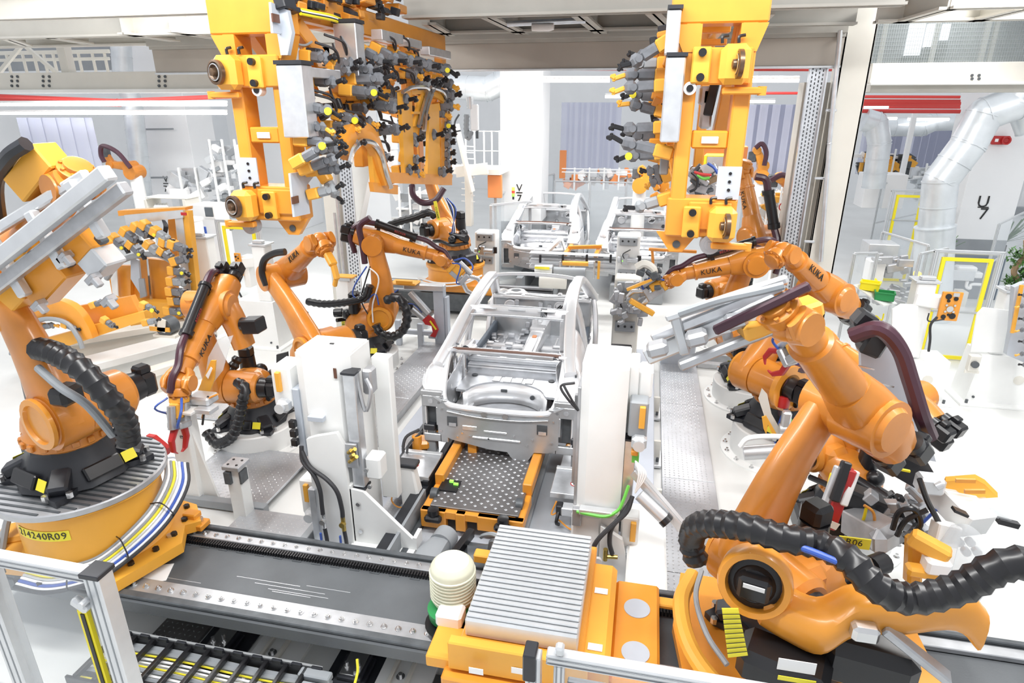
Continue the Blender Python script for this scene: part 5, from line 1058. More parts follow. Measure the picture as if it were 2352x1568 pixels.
# cable chain
T=thing('cable_chain','black ladder shaped cable chain full of grey, yellow and white cables','cable chain',(-3.1,3.1,.05))
for y in (3.30,2.86): b=MB(); b.bb((-4.1,y-.012,.08),(-2.24,y+.012,.20),.004); b.obj('side_link_band',BP,T)
cbm=MB(); cbm.bb((-.017,-.22,-.035),(.017,.22,.015),.006); cbme=cbm.mesh('cross_bar',[BP]); lk=MB(); lk.bb((-.045,-.012,-.022),(.045,.012,.022),.008); lkm=lk.mesh('link_cap',[BK])
for k in range(11):
    put(cbme,'cross_bar',T,(-4.02+k*.17,3.08,.205)); put(lkm,'link_cap',T,(-3.935+k*.17,3.30,.215))
for i,(m_,r_) in enumerate(((GP,.022),(GP,.02),(YL,.008),(WP,.010),(WP,.009),(YL,.008),(GP,.016),(WP,.01),(GP,.018),(RB,.02),(YL,.008),(GP,.016))):
    b=MB(); y=3.26-i*.034; b.tube([(-4.1,y,.13),(-3.4,y+.008,.14),(-2.7,y-.008,.13),(-2.1,y,.14)],r_,7); b.obj('cable',m_,T)
b=MB(); b.bb((-2.36,3.22,.16),(-2.10,3.30,.22),.01); b.bb((-2.3,3.06,.12),(-2.14,3.2,.2),.01); b.obj('end_bracket',GP,T); b=MB(); b.tube([(-2.3,3.0,.2),(-2.2,2.94,.24),(-2.1,2.98,.2)],.012,6); b.obj('blue_cable',BL,T)
b=MB(); b.bb((-4.1,3.31,.20),(-2.2,3.33,.215)); b.obj('top_lip',AL,T)
b=MB(); b.box((-3.96,3.72,.465),(.24,.22,.003),(0,0,22)); b.obj('paper_sheet',WP,None,'white sheet of paper lying on the rail bed by the orange carriage','paper')
# ---- carriage and drum of robot A
T=thing('robot_carriage','yellow-orange carriage with tall round drum carrying the left rail robot','carriage',(-4.72,3.95,.53))
pp=[PZ(x,y,.64) for x,y in ((350,1128),(452,1158),(462,1196),(425,1206),(418,1246),(262,1338),(130,1310))]; pl=[(p.x,p.y) for p in pp]+[(-5.5,3.35),(-5.5,4.5)]
b=MB(); b.prism(pl,(0,0,.54),(1,0,0),(0,1,0),.10); b.obj('base_plate',OY,T)
b=MB(); b.bb((-3.98,4.22,.54),(-3.86,4.36,.60),.008); b.box((-4.0,4.30,.66),(.14,.10,.06),(0,0,0),.01); b.obj('end_clamp',OR,T); b=MB(); b.cyl((-3.92,4.3,.60),(-3.92,4.3,.64),.028,n=6); b.cyl((-4.0,4.0,.64),(-4.0,4.0,.66),.03,n=6); b.obj('bolt',ST,T)
b=MB(); b.lathe([(.60,.64),(.57,.68),(.555,.70),(.555,1.16),(.58,1.185),(.62,1.20)],(-4.66,3.93,0),n=72); b.obj('drum',OY,T,'yellow-orange painted drum')
b=MB(); b.lathe([(.66,1.20),(.67,1.205),(.67,1.25),(.66,1.26)],(-4.72,3.95,0),n=72); tp=b.obj('grooved_turntable_plate',AD,T)
b=MB()
for k in range(20):
    y=3.95-.62+k*.0652; h=math.sqrt(max(0,.65**2-(y-3.95)**2)); b.bb((-4.72-h,y-.010,1.255),(-4.72+h,y+.010,1.268))
b.obj('dark_grooves',DG,tp,kind='stuff')
b=MB()
for k in range(14):
    t=-2.6+k*.3; b.cyl((-4.72+.75*math.cos(t),3.95+.72*math.sin(t),.64),(-4.72+.75*math.cos(t),3.95+.72*math.sin(t),.67),.028,n=6)
b.obj('socket_bolts',BP,T,kind='stuff')
b=MB(); A0,A1=R(-112),R(-62); n=16; vs=[]
for k in range(n+1):
    t=A0+(A1-A0)*k/n; vs+=[V((-4.66+.559*math.cos(t),3.93+.559*math.sin(t),.965)),V((-4.66+.559*math.cos(t),3.93+.559*math.sin(t),1.06))]
b.add(vs,[(2*k,2*k+2,2*k+3,2*k+1) for k in range(n)]); lbp=b.obj('number_label',YL,T,'yellow label with 214240R09')
s_='214240R09'
for k,ch in enumerate(s_):
    t=A0+(A1-A0)*(k+.75)/(len(s_)+.6); text(ch,lbp,frame((-4.66+.5615*math.cos(t),3.93+.5615*math.sin(t),1.012),(-math.sin(t),math.cos(t),0),(0,0,1)),.09,TX,.001)
cols=(GP,WP,GP,YL,AL,WP,BL,WP,RB)
for i,m_ in enumerate(cols):
    r_=.60+.022*i; pts=[(-4.66+r_*math.cos(R(a)),3.95+r_*math.sin(R(a)),z-.012*i) for a,z in ((48,1.16),(25,1.10),(0,1.0),(-22,.9),(-45,.78),(-62,.74),(-80,.72),(-100,.73))]
    b=MB(); b.tube(pts,.0125 if i<8 else .016,7); b.obj('looped_cable',m_,T)
b=MB(); [b.tube([(-4.72+r_*math.cos(R(a)),3.95+r_*math.sin(R(a)),z) for r_,z in ((.64,z0+.03),(.76,z0+.05),(.86,z0-.05),(.78,z0-.1))],.006,5) for a,z0 in ((0,.98),(-30,.86),(-60,.74))]; b.obj('cable_tie',BP,T,kind='stuff')
T=thing('cable_loom','black drive unit with grey hoses left of the yellow-orange drum','drive',(-5.5,4.4,.5)); b=MB(); b.box((-5.55,4.3,.8),(.4,.4,.2),(0,0,20),.03); b.cyl((-5.5,4.05,.75),(-5.3,4.0,.75),.12,n=18); b.obj('black_housing',BP,T); b=MB(); b.tube([(-5.6,4.5,.95),(-5.45,4.3,1.0),(-5.4,3.8,.9),(-5.3,3.5,.6)],.03,7); b.tube([(-5.7,4.2,.9),(-5.5,4.0,.95),(-5.3,3.4,.62)],.02,7); b.obj('grey_hose',GP,T); b=MB(); b.box((-5.4,3.75,.62),(.3,.3,.12),(0,0,30),.03); b.obj('orange_bracket',OY,T)
# ---- gripper of robot A
T=thing('gripper_frame','long gripper frame of pale aluminium profiles held high by the left rail robot','gripper',PY(120,560,3.5))
for i,((x0,y0),(x1,y1),w_,m_) in enumerate((((-60,640),(250,395),.10,AL),((-60,700),(290,430),.09,AD),((-60,560),(200,400),.07,AL),((-40,742),(240,545),.07,DG))):
    b=MB(); b.bar(PY(x0,y0,3.45+.1*i),PY(x1,y1,3.45+.1*i),w_,w_,.012); b.obj('long_profile',m_,T)
for i,(x,y) in enumerate(((20,610),(110,545),(200,475))):
    b=MB(); b.bar(PY(x-40,y-60,3.6),PY(x+40,y+70,3.6),.08,.08,.012); b.obj('cross_profile',AL,T)
for x,y,w_,h_,m_ in ((20,690,.5,.24,OY),(120,640,.42,.22,OR),(60,600,.3,.2,OY),(200,560,.22,.18,OR),(235,600,.2,.16,AL),(90,395,.40,.20,OY)):
    b=MB(); b.box(PY(x,y,3.75),(w_,.2,h_),(0,-38,0),.012); b.obj('mounting_bracket',m_,T)
for x,y in ((40,560),(150,590),(215,640),(90,700),(250,690)): 
    b=MB(); b.box(PY(x,y,3.6),(.09,.08,.05),(0,-38,0),.006); b.box(PY(x+8,y+8,3.5),(.04,.05,.07),(0,-38,0),.006); b.obj('valve_unit',AD,T)
b=MB(); b.tube([PY(60,330,3.6),PY(20,360,3.6),PY(-10,420,3.7),PY(0,520,3.8)],.05,8); b.obj('black_hose',BK,T)
hose(RA,[PY(86,800,3.6),PY(130,812,3.5),PY(190,850,3.4),PY(245,910,3.4),PY(285,960,3.5),PY(295,1010,3.6)],.075,BP,'ribbed_hose',.04,1.2)
hose(RA,[PY(88,845,3.5),PY(140,890,3.4),PY(200,930,3.4),PY(260,1000,3.5)],.03,GP,'grey_hose')
b=MB(); b.box(PY(152,905,3.5),(.16,.2,.14),None,.03); b.obj('servo_motor',BP,RA)
# ---- carriage, corrugated cover and motor between the robots
T=thing('cabinet_carriage','orange carriage with ribbed silver cover and pale motor driving along the rail','carriage',(-.65,3.8,.53))
b=MB(); b.bb((-1.02,3.26,.84),(-.24,4.32,.985),.01); b.obj('cover_box',AL,T)
rm=MB(); rm.bb((-.385,-.016,0),(.385,.016,.018),.006); rme=rm.mesh('cover_rib',[AL])
for k in range(20): put(rme,'cover_rib',T,(-.63,3.30+k*.0525,.985))
b=MB(); b.bb((-1.12,3.16,.62),(-.16,3.24,.86),.01); b.bb((-1.30,3.2,.56),(-1.05,3.5,.66),.01); b.obj('front_beam',OY,T); b=MB(); b.bb((-1.16,3.10,.40),(-.10,3.22,.60),.015); b.bb((-1.20,3.08,.30),(-1.0,3.2,.42),.01); b.obj('lower_beam',OR,T)
b=MB(); b.bb((-1.05,3.24,.54),(-.2,4.4,.84),.01); b.obj('carriage_body',OR,T); b=MB(); b.bb((-1.22,4.20,.66),(-.98,4.30,.74),.01); b.obj('rear_beam',OY,T)
b=MB(); b.lathe([(.15,.66),(.17,.70),(.17,.98),(.16,1.0),(.13,1.03),(.05,1.04)],(-1.26,3.76,0),n=28); mt=b.obj('motor_housing',CM,T,'cream motor housing'); b=MB(); [b.lathe([(.172,.72+k*.03),(.18,.725+k*.03),(.18,.735+k*.03),(.172,.74+k*.03)],(-1.26,3.76,0),n=28) for k in range(8)]; b.obj('cooling_fins',CM,mt,kind='stuff')
b=MB(); b.lathe([(.12,.54),(.15,.58),(.16,.66)],(-1.28,3.68,0),n=24); b.obj('green_gear_neck',GC,T); b=MB(); b.box((-1.22,3.56,.70),(.2,.16,.12),None,.02); b.obj('white_connection_box',WP,T); b=MB(); b.lathe([(.19,.5),(.19,.55)],(-1.26,3.64,0),n=24); b.obj('black_mounting_ring',BP,T)
b=MB(); b.bb((-.24,3.25,.54),(-.02,4.3,.78),.04); b.obj('side_housing',OY,T); b=MB(); b.bb((-.02,3.28,.54),(.32,4.28,.64),.02); sp=b.obj('side_plate',OR,T)
for y in (3.55,3.98): b=MB(); b.cyl((.15,y,.64),(.15,y,.645),.10,n=28); b.obj('round_opening',GL,sp)
for x,y in((-.13,3.4),(-.13,3.95),(-.62,3.155),(-.9,3.095)): b=MB(); b.box((x,y,.785 if y>3.2 else .72),(.10,.06 if y>3.2 else .004,.004 if y>3.2 else .05)); b.obj('small_label',WP,T)
b=MB(); b.tube([(-1.0,4.30,.88),(-1.1,4.40,.82),(-1.2,4.5,.72),(-1.26,4.62,.60)],.02,6); b.tube([(-1.0,4.34,.8),(-1.12,4.46,.7),(-1.18,4.6,.5)],.02,6); b.obj('grey_cable',GP,T)
# J carriage
T=thing('robot_carriage','orange carriage plate under the right rail robot with black hose','carriage',(1.25,3.9,.5))
b=MB(); b.prism([(.5,3.3),(2.2,3.3),(2.2,4.5),(.5,4.5),(.42,3.9)],(0,0,.54),(1,0,0),(0,1,0),.07); b.obj('base_plate',OR,T); b=MB(); b.bb((.42,3.24,.30),(.62,3.34,.60),.02); b.bb((.30,3.4,.56),(.5,3.5,.60),.01); b.bb((.30,4.1,.56),(.5,4.2,.60),.01); b.obj('side_clamp',OY,T)
b=MB(); b.tube([(.56,4.2,.85),(.46,3.9,.84),(.5,3.55,.80),(.66,3.30,.75),(.9,3.16,.70)],.06,10); b.obj('pale_orange_hose_guard',PC if 0 else OY,T)
b=MB(); b.tube([(.62,4.2,.9),(.56,3.9,.9),(.62,3.6,.86),(.74,3.4,.82)],.02,7); b.obj('grey_cable',GP,T)
hose(RJ,[PY(1600,1290,3.7),PY(1588,1240,3.7),PY(1610,1205,3.5),PY(1700,1208,3.3),PY(1800,1235,3.2),PY(1880,1250,3.2),PY(1950,1285,3.1),PY(2010,1345,3.0),PY(2090,1375,3.0),PY(2200,1352,3.0),PY(2300,1300,3.0),PY(2380,1290,3.0)],.075,BP,'ribbed_hose',.035,1.18)
hose(RJ,[PY(1605,1215,3.45),PY(1700,1222,3.25),PY(1820,1250,3.15),PY(1950,1300,3.05)],.02,BL,'blue_hose')
b=MB(J_m:=JJ['base']); b.box((.35,.44,.69),(.26,.04,.26),None,.03); b.obj('motor_cover',BP,RJ,'black motor cover with label')
for dz,m_,w_,h_ in ((.06,WP,.12,.035),(-.10,YL,.05,.012),(.12,YL,.05,.010)):
    b=MB(JJ['base']); b.box((.35,.575,.68+dz),(w_,.004,h_)); b.obj('motor_label',m_,RJ)
# wide casting with counterweight arm reaching right
b=MB(); Q=smooth([PY(1740,1360,3.4),PY(1800,1400,3.3),PY(1880,1435,3.2),PY(1960,1400,3.2),PY(2080,1400,3.2),PY(2200,1395,3.2),PY(2250,1440,3.2)],5)
b.loft([(q,.20-.005*min(i,24),.13,V((0,1,0)),V((0,0,1))) for i,q in enumerate(Q)],14,3); b.obj('cantilever_casting',OR,RJ,'orange cantilever casting')
p=PY(1733,1342,3.25); nn=V((-.25,-1,.25)).normalized(); b=MB(); b.lathe([(.21,-.12),(.215,0),(.20,.03),(.165,.03),(.155,-.02)],p,nn,36); b.obj('motor_housing_ring',OR,RJ); b=MB(); b.lathe([(.152,-.06),(.152,-.01),(.12,.0),(.1,.03)],p,nn,24); b.box(p+nn*.03,(.18,.10,.16),(0,0,-14),.02); b.obj('servo_motor',BP,RJ,'black servo motor in round housing'); b=MB(); b.box(p+nn*.085+V((0,0,.02)),(.12,.006,.035),(14,0,-14)); b.obj('white_label',WP,RJ)
b=MB(); b.box(PY(1800,1530,3.1),(.5,.3,.22),(0,0,-20),.05); b.box(PY(1990,1510,3.2),(.5,.3,.3),(0,0,-10),.06); b.obj('black_body_casting',BP,RJ)
b=MB(); b.bar(PY(2030,1440,3.1),PY(2180,1560,3.0),.09,.05,.01); b.obj('silver_strut',AD,RJ); b=MB(); b.box(PY(1985,1450,3.05),(.14,.1,.10),None,.02); b.obj('silver_fitting',ST,RJ)
vs=[PY(1658,1398,3.05),PY(1696,1398,3.05),PY(1718,1505,3.0),PY(1672,1510,3.0)]; b=MB(); w_=V((0,.008,0)); b.add(vs+[v+w_ for v in vs],[(0,1,2,3),(4,7,6,5),(0,4,5,1),(1,5,6,2),(2,6,7,3),(3,7,4,0)]); sc=b.obj('scale_label',YL,RJ,'yellow graduated scale'); b=MB()
for k in range(9): t=(k+1)/10; p=vs[0].lerp(vs[3],t); q=vs[1].lerp(vs[2],t); b.bar(p-V((0,.004,0)),q-V((0,.004,0)),.003,.003)
b.obj('scale_marks',TX,sc,kind='stuff')
b=MB(); b.box(PY(1830,1530,2.95),(.20,.004,.08),(0,0,0)); b.obj('white_label',WP,RJ); b=MB(); b.box(PY(1830,1562,2.93),(.20,.004,.03)); b.obj('yellow_label',YL,RJ)
# tool of J stretching to the left
T=thing('gripper_frame','wide gripper of pale aluminium beams held over the floor by the right rail robot','gripper',PY(1640,740,3.6))
for i,((x0,y0),(x1,y1),w_,m_) in enumerate((((1490,815),(1790,690),.13,AL),((1500,775),(1800,655),.08,ZN),((1530,730),(1810,640),.06,AL),((1560,840),(1800,745),.07,AD))):
    b=MB(); b.bar(PY(x0,y0,3.75-.08*i),PY(x1,y1,3.5),w_,w_*.8,.012); b.obj('long_beam',m_,T)
for x,y in ((1560,760),(1660,730)): b=MB(); b.bar(PY(x-12,y-42,3.6),PY(x+14,y+52,3.6),.06,.06,.01); b.obj('cross_beam',AL,T)
b=MB(); b.bar(PY(1640,760,3.4),PY(1860,655,3.4),.05,.05,.01); b.obj('dark_rail',PU,T); b=MB(); b.tube([PY(1560,720,3.4),PY(1650,690,3.35),PY(1740,670,3.4),PY(1800,655,3.4)],.022,7); b.obj('green_grey_hose',GP,T)
for x,y in ((1510,800),(1600,775),(1690,735)): b=MB(); b.box(PY(x,y,3.5),(.12,.12,.08),(0,-20,0),.02); b.obj('suction_unit',AD,T)
b=MB(); b.bar(PY(1700,760,3.5),PY(1880,700,3.6),.16,.10,.02); b.obj('orange_bracket',OY,T)
# big second tool panel at the right of J (grey hood with black hose)
T=thing('tool_hood','grey sheet tool hood with dark hose swinging right of the big orange arm','tool',PY(2060,900,4.6))
b=MB(); pts=[(1975,740),(2045,760),(2085,850),(2120,960),(2150,1060),(2090,1050),(2040,960),(1980,900)]; P2=[PY(x,y,4.6) for x,y in pts]; b.prism([(p.x,p.z) for p in P2],(0,4.6,0),(1,0,0),(0,0,1),-.06); b.obj('hood_sheet',GL,T)
b=MB(); b.tube([PY(1960,770,4.4),PY(2020,755,4.3),PY(2065,800,4.3),PY(2090,870,4.3),PY(2115,950,4.3),PY(2135,1000,4.4)],.055,10); b.obj('purple_hose',PU,T)
b=MB(); b.box(PY(1985,735,4.5),(.14,.14,.12),(0,30,0),.02); b.box(PY(2005,785,4.5),(.15,.14,.18),(0,20,0),.02); b.box(PY(1975,760,4.55),(.12,.12,.12),(0,25,0),.02); b.obj('black_motor_block',BP,T)
for x,y in((1990,840),(2035,880),(2080,1000)): b=MB(); b.bar(PY(x-18,y,4.48),PY(x+18,y+8,4.48),.012,.012); b.obj('bright_bolt_strip',ST,T)
b=MB(); pts=[(2010,1010),(2050,1000),(2130,1060),(2160,1110),(2100,1120),(2030,1080)]; P2=[PY(x,y,4.9) for x,y in pts]; b.prism([(p.x,p.z) for p in P2],(0,4.9,0),(1,0,0),(0,0,1),-.2); b.obj('dark_casting',BK,T); b=MB(); b.bar(PY(2025,1030,4.68),PY(2055,1036,4.68),.02,.015); b.bar(PY(2055,1075,4.68),PY(2090,1082,4.68),.02,.015); b.obj('yellow_strips',YE,T)
# ---------------------------------------------------------------- front safety fences
def profile(b,a,c,w=.09):
    a=V(a);c=V(c); b.bar(a,c,w,w,.006)
    d=(c-a).normalized()
def alu(par,a,c,w=.09,name='aluminium_profile'):
    b=MB(); b.bar(a,c,w,w,.006); o=b.obj(name,AL,par); a=V(a);c=V(c); b=MB()
    v=(c-a).normalized(); 
    if abs(v.z)>.9: offs=[(V((x,-w/2-.0005,0))) for x in (-w*.22,w*.22)]
    else: offs=[V((0,-w/2-.0005,z)) for z in (-w*.22,w*.22)]
    for q in offs: b.bar(a+q,c+q,.008,.003) if abs(v.z)<.9 else b.bar(a+q,c+q,.008,.003)
    b.obj('profile_groove',GP,o,kind='stuff'); return o
Y=2.2
T=thing('safety_fence','near clear plastic fence with yellow and black strip below the yellow-orange drum','fence',(-3.1,Y,0))
alu(T,(-2.71,Y,0),(-2.71,Y,1.97),.10); b=MB(); b.bb((-2.77,Y-.06,1.97),(-2.65,Y+.06,2.0),.004); b.obj('black_post_cap',BK,T)
alu(T,(-3.46,Y,0),(-3.46,Y,1.9),.10); alu(T,(-4.6,Y,1.98),(-2.76,Y,1.95),.07); b=MB(); b.bb((-4.6,Y-.004,.1),(-2.78,Y+.004,1.93)); b.obj('clear_panel',GX,T,'clear plastic panel'); alu(T,(-4.5,Y,.9),(-2.8,Y,.9),.06)
b=MB(); b.bb((-2.86,Y-.05,.2),(-2.80,Y-.02,1.74),.004); ys=b.obj('yellow_strip',YE,T); b=MB(); b.bb((-2.835,Y-.056,.2),(-2.812,Y-.05,1.72)); b.obj('black_stripe',TX,ys); b=MB(); b.box((-2.80,Y-.06,1.80),(.10,.05,.05),(0,35,0),.01); b.cyl((-2.76,Y-.1,1.83),(-2.76,Y-.05,1.83),.018,n=12); b.obj('latch',AL,T)
T=thing('safety_fence','near clear plastic fence with aluminium top rail in front of the ribbed carriage','fence',(.6,Y,0))
alu(T,(-.36,Y,0),(-.36,Y,1.93),.07); b=MB(); b.bb((-.405,Y-.05,1.80),(-.345,Y+.05,1.955),.006); b.obj('black_post_cap',BK,T); alu(T,(-.24,Y,0),(-.24,Y,1.9),.05); alu(T,(-.30,Y,1.93),(3.2,Y,1.93),.06); b=MB(); b.bb((-.22,Y-.004,.1),(3.2,Y+.004,1.9)); b.obj('clear_panel',GX,T,'clear plastic panel'); b=MB(); b.box((-.24,Y-.01,1.99),(.04,.05,.05),None,.01); b.obj('hinge_bracket',AL,T)
alu(T,(-.2,Y,1.80),(3.2,Y,1.80),.03)
# ---------------------------------------------------------------- right side
def alug(par,pts,w=.06):
    for a,c in pts: alu(par,a,c,w)
YD=11.9
def door(x0,x1,y0,y1,Y,label,mid=None,inset=.1):
    a=PY(x0,y0,Y);c=PY(x1,y1,Y); xa,xc=a.x,PY(x1,y0,Y).x; zt=a.z; T=thing('safety_door',label,'door',((xa+xc)/2,Y,0))
    alu(T,(xa-.10,Y,0),(xa-.10,Y,zt+.1),.08); alu(T,(xc+.10,Y,0),(xc+.10,Y,zt+.1),.08); alu(T,(xa-.14,Y,zt+.10),(xc+.14,Y,zt+.10),.06)
    b=MB(); W=.06; b.bb((xa,Y-.02,.02),(xa+W,Y+.02,zt)); b.bb((xc-W,Y-.02,.02),(xc,Y+.02,zt)); b.bb((xa+W,Y-.02,zt-W),(xc-W,Y+.02,zt)); b.bb((xa+W,Y-.02,.02),(xc-W,Y+.02,.08)); b.obj('yellow_frame',YE,T)
    b=MB(); b.bb((xa+W,Y-.003,.08),(xc-W,Y+.003,zt-W)); b.obj('clear_panel',GX,T,'clear plastic panel')
    if mid: z=PY(x0,mid,Y).z; alu(T,(xa+.02,Y-.02,z),(xc-.02,Y-.02,z),.04)
    return T
door(2164,2284,590,830,YD,'yellow framed clear door between the two white machine pedestals',713)
door(510,583,518,760,11.6,'yellow framed clear door behind the tall white slim column',None)
def fence(pts,zt,label,nx=1,mid=None,w=.05,gl=GX,z0=.08):
    T=thing('safety_fence',label,'fence',(pts[0][0],pts[0][1],0))
    for i,p in enumerate(pts): alu(T,(p[0],p[1],0),(p[0],p[1],zt),w)
    for p,q in zip(pts,pts[1:]):
        alu(T,(p[0],p[1],zt),(q[0],q[1],zt),w*.8); 
        if mid: alu(T,(p[0],p[1],mid),(q[0],q[1],mid),w*.7)
        b=MB(); b.bar((p[0],p[1],(zt+z0)/2),(q[0],q[1],(zt+z0)/2),.006,zt-z0); b.obj('clear_panel',gl,T,'clear plastic panel')
    return T
def gp(x,y): p=PZ(x,y,0); return (p.x,p.y)
fence([gp(1915,830),gp(1965,828)],1.95,'clear fence panel right behind the steel portal column',mid=1.2)
fence([gp(2060,820),gp(2120,800)],1.9,'clear fence panel with paired posts left of the right yellow door')
fence([(6.35,YD),(7.8,YD)],1.87,'clear fence panel right of the yellow framed door in front of the small tree')
fence([gp(1985,740),gp(2080,790)],1.9,'clear fence running back behind the yellow and green crates')
fence([(7.2,15),(9.8,18.6)],1.95,'far pale fence in front of the wide duct casing',mid=1.1)
fence([gp(1990,600),gp(2130,560)],2.2,'distant pale fence under the lilac strip curtain',mid=1.1)
T=door(2060,2122,447,560,17.5,'distant yellow framed double door left of the wide duct',505)
def machine_pedestal(x0,x1,yb,yt,Y,cx0,cx1,cyt,label,shield=None):
    a=PY(x0,yb,Y);c=PY(x1,yb,Y);zt=PY(x0,yt,Y).z; T=thing('machine_pedestal',label,'pedestal',((a.x+c.x)/2,Y,0)); sl=.07
    b=MB(); b.prism([(a.x,0.03),(c.x,0.03),(c.x-sl*.2,zt),(a.x+sl,zt)],(0,Y+.5,0),(1,0,0),(0,0,1),.5); b.obj('base_block',WH,T)
    b=MB(); b.bb((a.x-.1,Y-.12,0),(c.x+.1,Y+.6,.035),.004); b.obj('floor_plate',WH,T)
    b=MB(); b.cyl(((a.x+c.x)/2+.1,Y-.01,zt*.55),((a.x+c.x)/2+.1,Y+.01,zt*.55),.07,n=20); b.obj('lifting_hole',CR,T)
    b=MB(); [b.cyl((x,Y-.02,z),(x,Y,z),.018,n=8) for x in (a.x+.1,c.x-.15) for z in (.12,)]; [b.cyl((x,Y-.06,.035),(x,Y-.06,.09),.02,n=6) for x in (a.x,c.x)]; b.obj('bolts',DG,T,kind='stuff')
    p=PY(cx0,cyt,Y);q=PY(cx1,cyt,Y); b=MB(); b.bb((p.x,Y+.05,zt),(q.x,Y+.3,p.z),.015); b.obj('upright_column',WH,T)
    b=MB(); b.bb((p.x-.04,Y+.02,p.z),(q.x+.04,Y+.33,p.z+.04),.008); b.box(((p.x+q.x)/2,Y+.1,p.z+.07),(.2,.1,.06),None,.01); b.obj('clamp_head',AL,T)
    if shield:
        s=[PY(x,y,Y-.02) for x,y in shield]; b=MB(); b.prism([(v.x,v.z) for v in s],(0,Y+.02,0),(1,0,0),(0,0,1),-.03); b.obj('shield_plate',WH,T)
    return T,zt
T,z=machine_pedestal(2040,2162,925,822,9.9,2112,2158,652,'white machine pedestal with slim column and clamp head left of the yellow door',[(2050,822),(2110,822),(2112,702),(2072,700),(2052,712)])
b=MB(); b.bb((4.78,9.75,.62),(4.92,9.85,.86),.01); b.bb((4.76,9.78,.58),(4.95,9.8,.62)); b.obj('sensor_bracket',CR,T); b=MB(); b.cyl((4.84,9.74,.74),(4.84,9.70,.74),.05,n=14); b.obj('sensor_lens',DG,T)
T,z=machine_pedestal(2212,2400,930,812,10.0,2318,2352,675,'white machine pedestal with broad shield plate at the right picture edge',[(2232,810),(2300,812),(2330,716),(2262,708),(2248,722)])
T=thing('orange_fixture','orange toothed fixture post with black clamps at the right picture edge','fixture',PY(2340,800,9.6)); fplate([(2330,660),(2352,650),(2380,650),(2370,840),(2312,815),(2322,760)],9.6,.1,GL,T,'grey_plate'); fplate([(2344,655),(2352,655),(2330,765),(2322,765)],9.5,.03,OY,T,'orange_edge')
for i,y in enumerate((675,700,730,755,782,810,835)): clamp(T,2375,y,2330 if i%2 else 2338,y+4,Y=9.4,w=.06,kind=(0,3)[i%2])
def holeplate(x0,y0,x1,y1,Y,label,sx=1):
    a=PY(x0,y0,Y);c=PY(x1,y1,Y); T=thing('connector_panel',label,'panel',((a.x+c.x)/2,Y,c.z)); b=MB(); b.bb((a.x,Y,c.z),(c.x,Y+.04,a.z),.008); b.obj('panel_plate',OR,T); W=c.x-a.x; Hh=a.z-c.z
    b=MB(); [b.cyl((a.x+W*u,Y-.012,c.z+Hh*v),(a.x+W*u,Y,c.z+Hh*v),W*r,n=14) for u,v,r in ((.3,.85,.15),(.68,.78,.11),(.35,.70,.08),(.7,.18,.16),(.28,.14,.12),(.5,.22,.07))]; b.obj('black_sockets',BP,T,kind='stuff')
    b=MB(); [b.cyl((a.x+W*u,Y-.014,c.z+Hh*v),(a.x+W*u,Y,c.z+Hh*v),W*r,n=14) for u,v,r in ((.5,.42,.17),(.3,.55,.06),(.7,.55,.06),(.7,.33,.06),(.3,.33,.06))]; b.box((a.x+W*.65,Y-.005,c.z+Hh*.92),(W*.3,.01,W*.2)); b.obj('steel_sockets',ST,T,kind='stuff')
    b=MB(); b.bar(((a.x if sx<0 else c.x),Y+.1,(a.z+c.z)/2),((a.x-.28) if sx>0 else (c.x+.28),Y+.2,(a.z+c.z)/2+.05),.16,.2,.02); b.obj('support_arm',WH,T)
    b=MB(); b.tube([(a.x,Y,c.z+.05),(a.x-.06,Y,c.z-.08),(a.x-.02,Y,c.z-.3),(a.x+.02,Y+.05,c.z-.5)],.018,6); b.tube([(a.x+.1,Y,c.z+.02),(a.x-.1,Y,c.z-.02),(a.x-.12,Y,c.z+.1)],.01,5); b.obj('black_cable',RB,T); return T
holeplate(2167,670,2198,738,9.8,'orange connector panel with round sockets in front of the yellow door at the right')
holeplate(536,581,558,634,10.4,'orange connector panel with round sockets on the slim white column at the left',-1)
T=thing('control_post','white valve box hanging beside the left orange connector panel','box',PY(565,610,10.5)); pxbox('post_body',WH,558,588,572,660,10.5,.2,T)
# shelf with crates
sh=PY(2010,690,10.9); T=thing('parts_shelf','narrow white shelf board on the fence carrying two plastic crates','shelf',(sh.x,10.9,sh.z)); s0=PY(1975,650,11.1);s1=PY(2045,700,10.6); b=MB(); b.bar(s0-V((0,0,.02)),s1,.30,.02); b.obj('shelf_board',WH,T); b=MB(); b.bar(s0-V((0,0,.02)),s0-V((0,0,.5)),.03,.03); b.bar(s1,s1-V((0,0,s1.z)),.03,.03); b.obj('shelf_bracket',AL,T)
def crate(c,m,label,rz):
    mw=M.Translation(c)@M.Rotation(R(rz),4,'Z'); T=thing('plastic_crate',label,'crate',c); W,D,Hh=.26,.18,.12
    b=MB(mw); b.box((0,0,.01),(W,D,.02)); [b.box((s*W/2,0,Hh/2),(.012,D,Hh)) for s in(-1,1)]; [b.box((0,s*D/2,Hh/2),(W,.012,Hh)) for s in(-1,1)]; b.obj('crate_body',m,T)
    b=MB(mw); [b.box((s*(W/2+.008),0,Hh),(.02,D+.03,.02)) for s in(-1,1)]; [b.box((0,s*(D/2+.008),Hh),(W+.03,.02,.02)) for s in(-1,1)]; b.obj('crate_rim',m,T)
crate(s0.lerp(s1,.32)+V((0,0,.01)),YE,'yellow open plastic crate on the fence shelf',-22); crate(s0.lerp(s1,.78)+V((0,0,.01)),GC,'green open plastic crate on the fence shelf',-14)
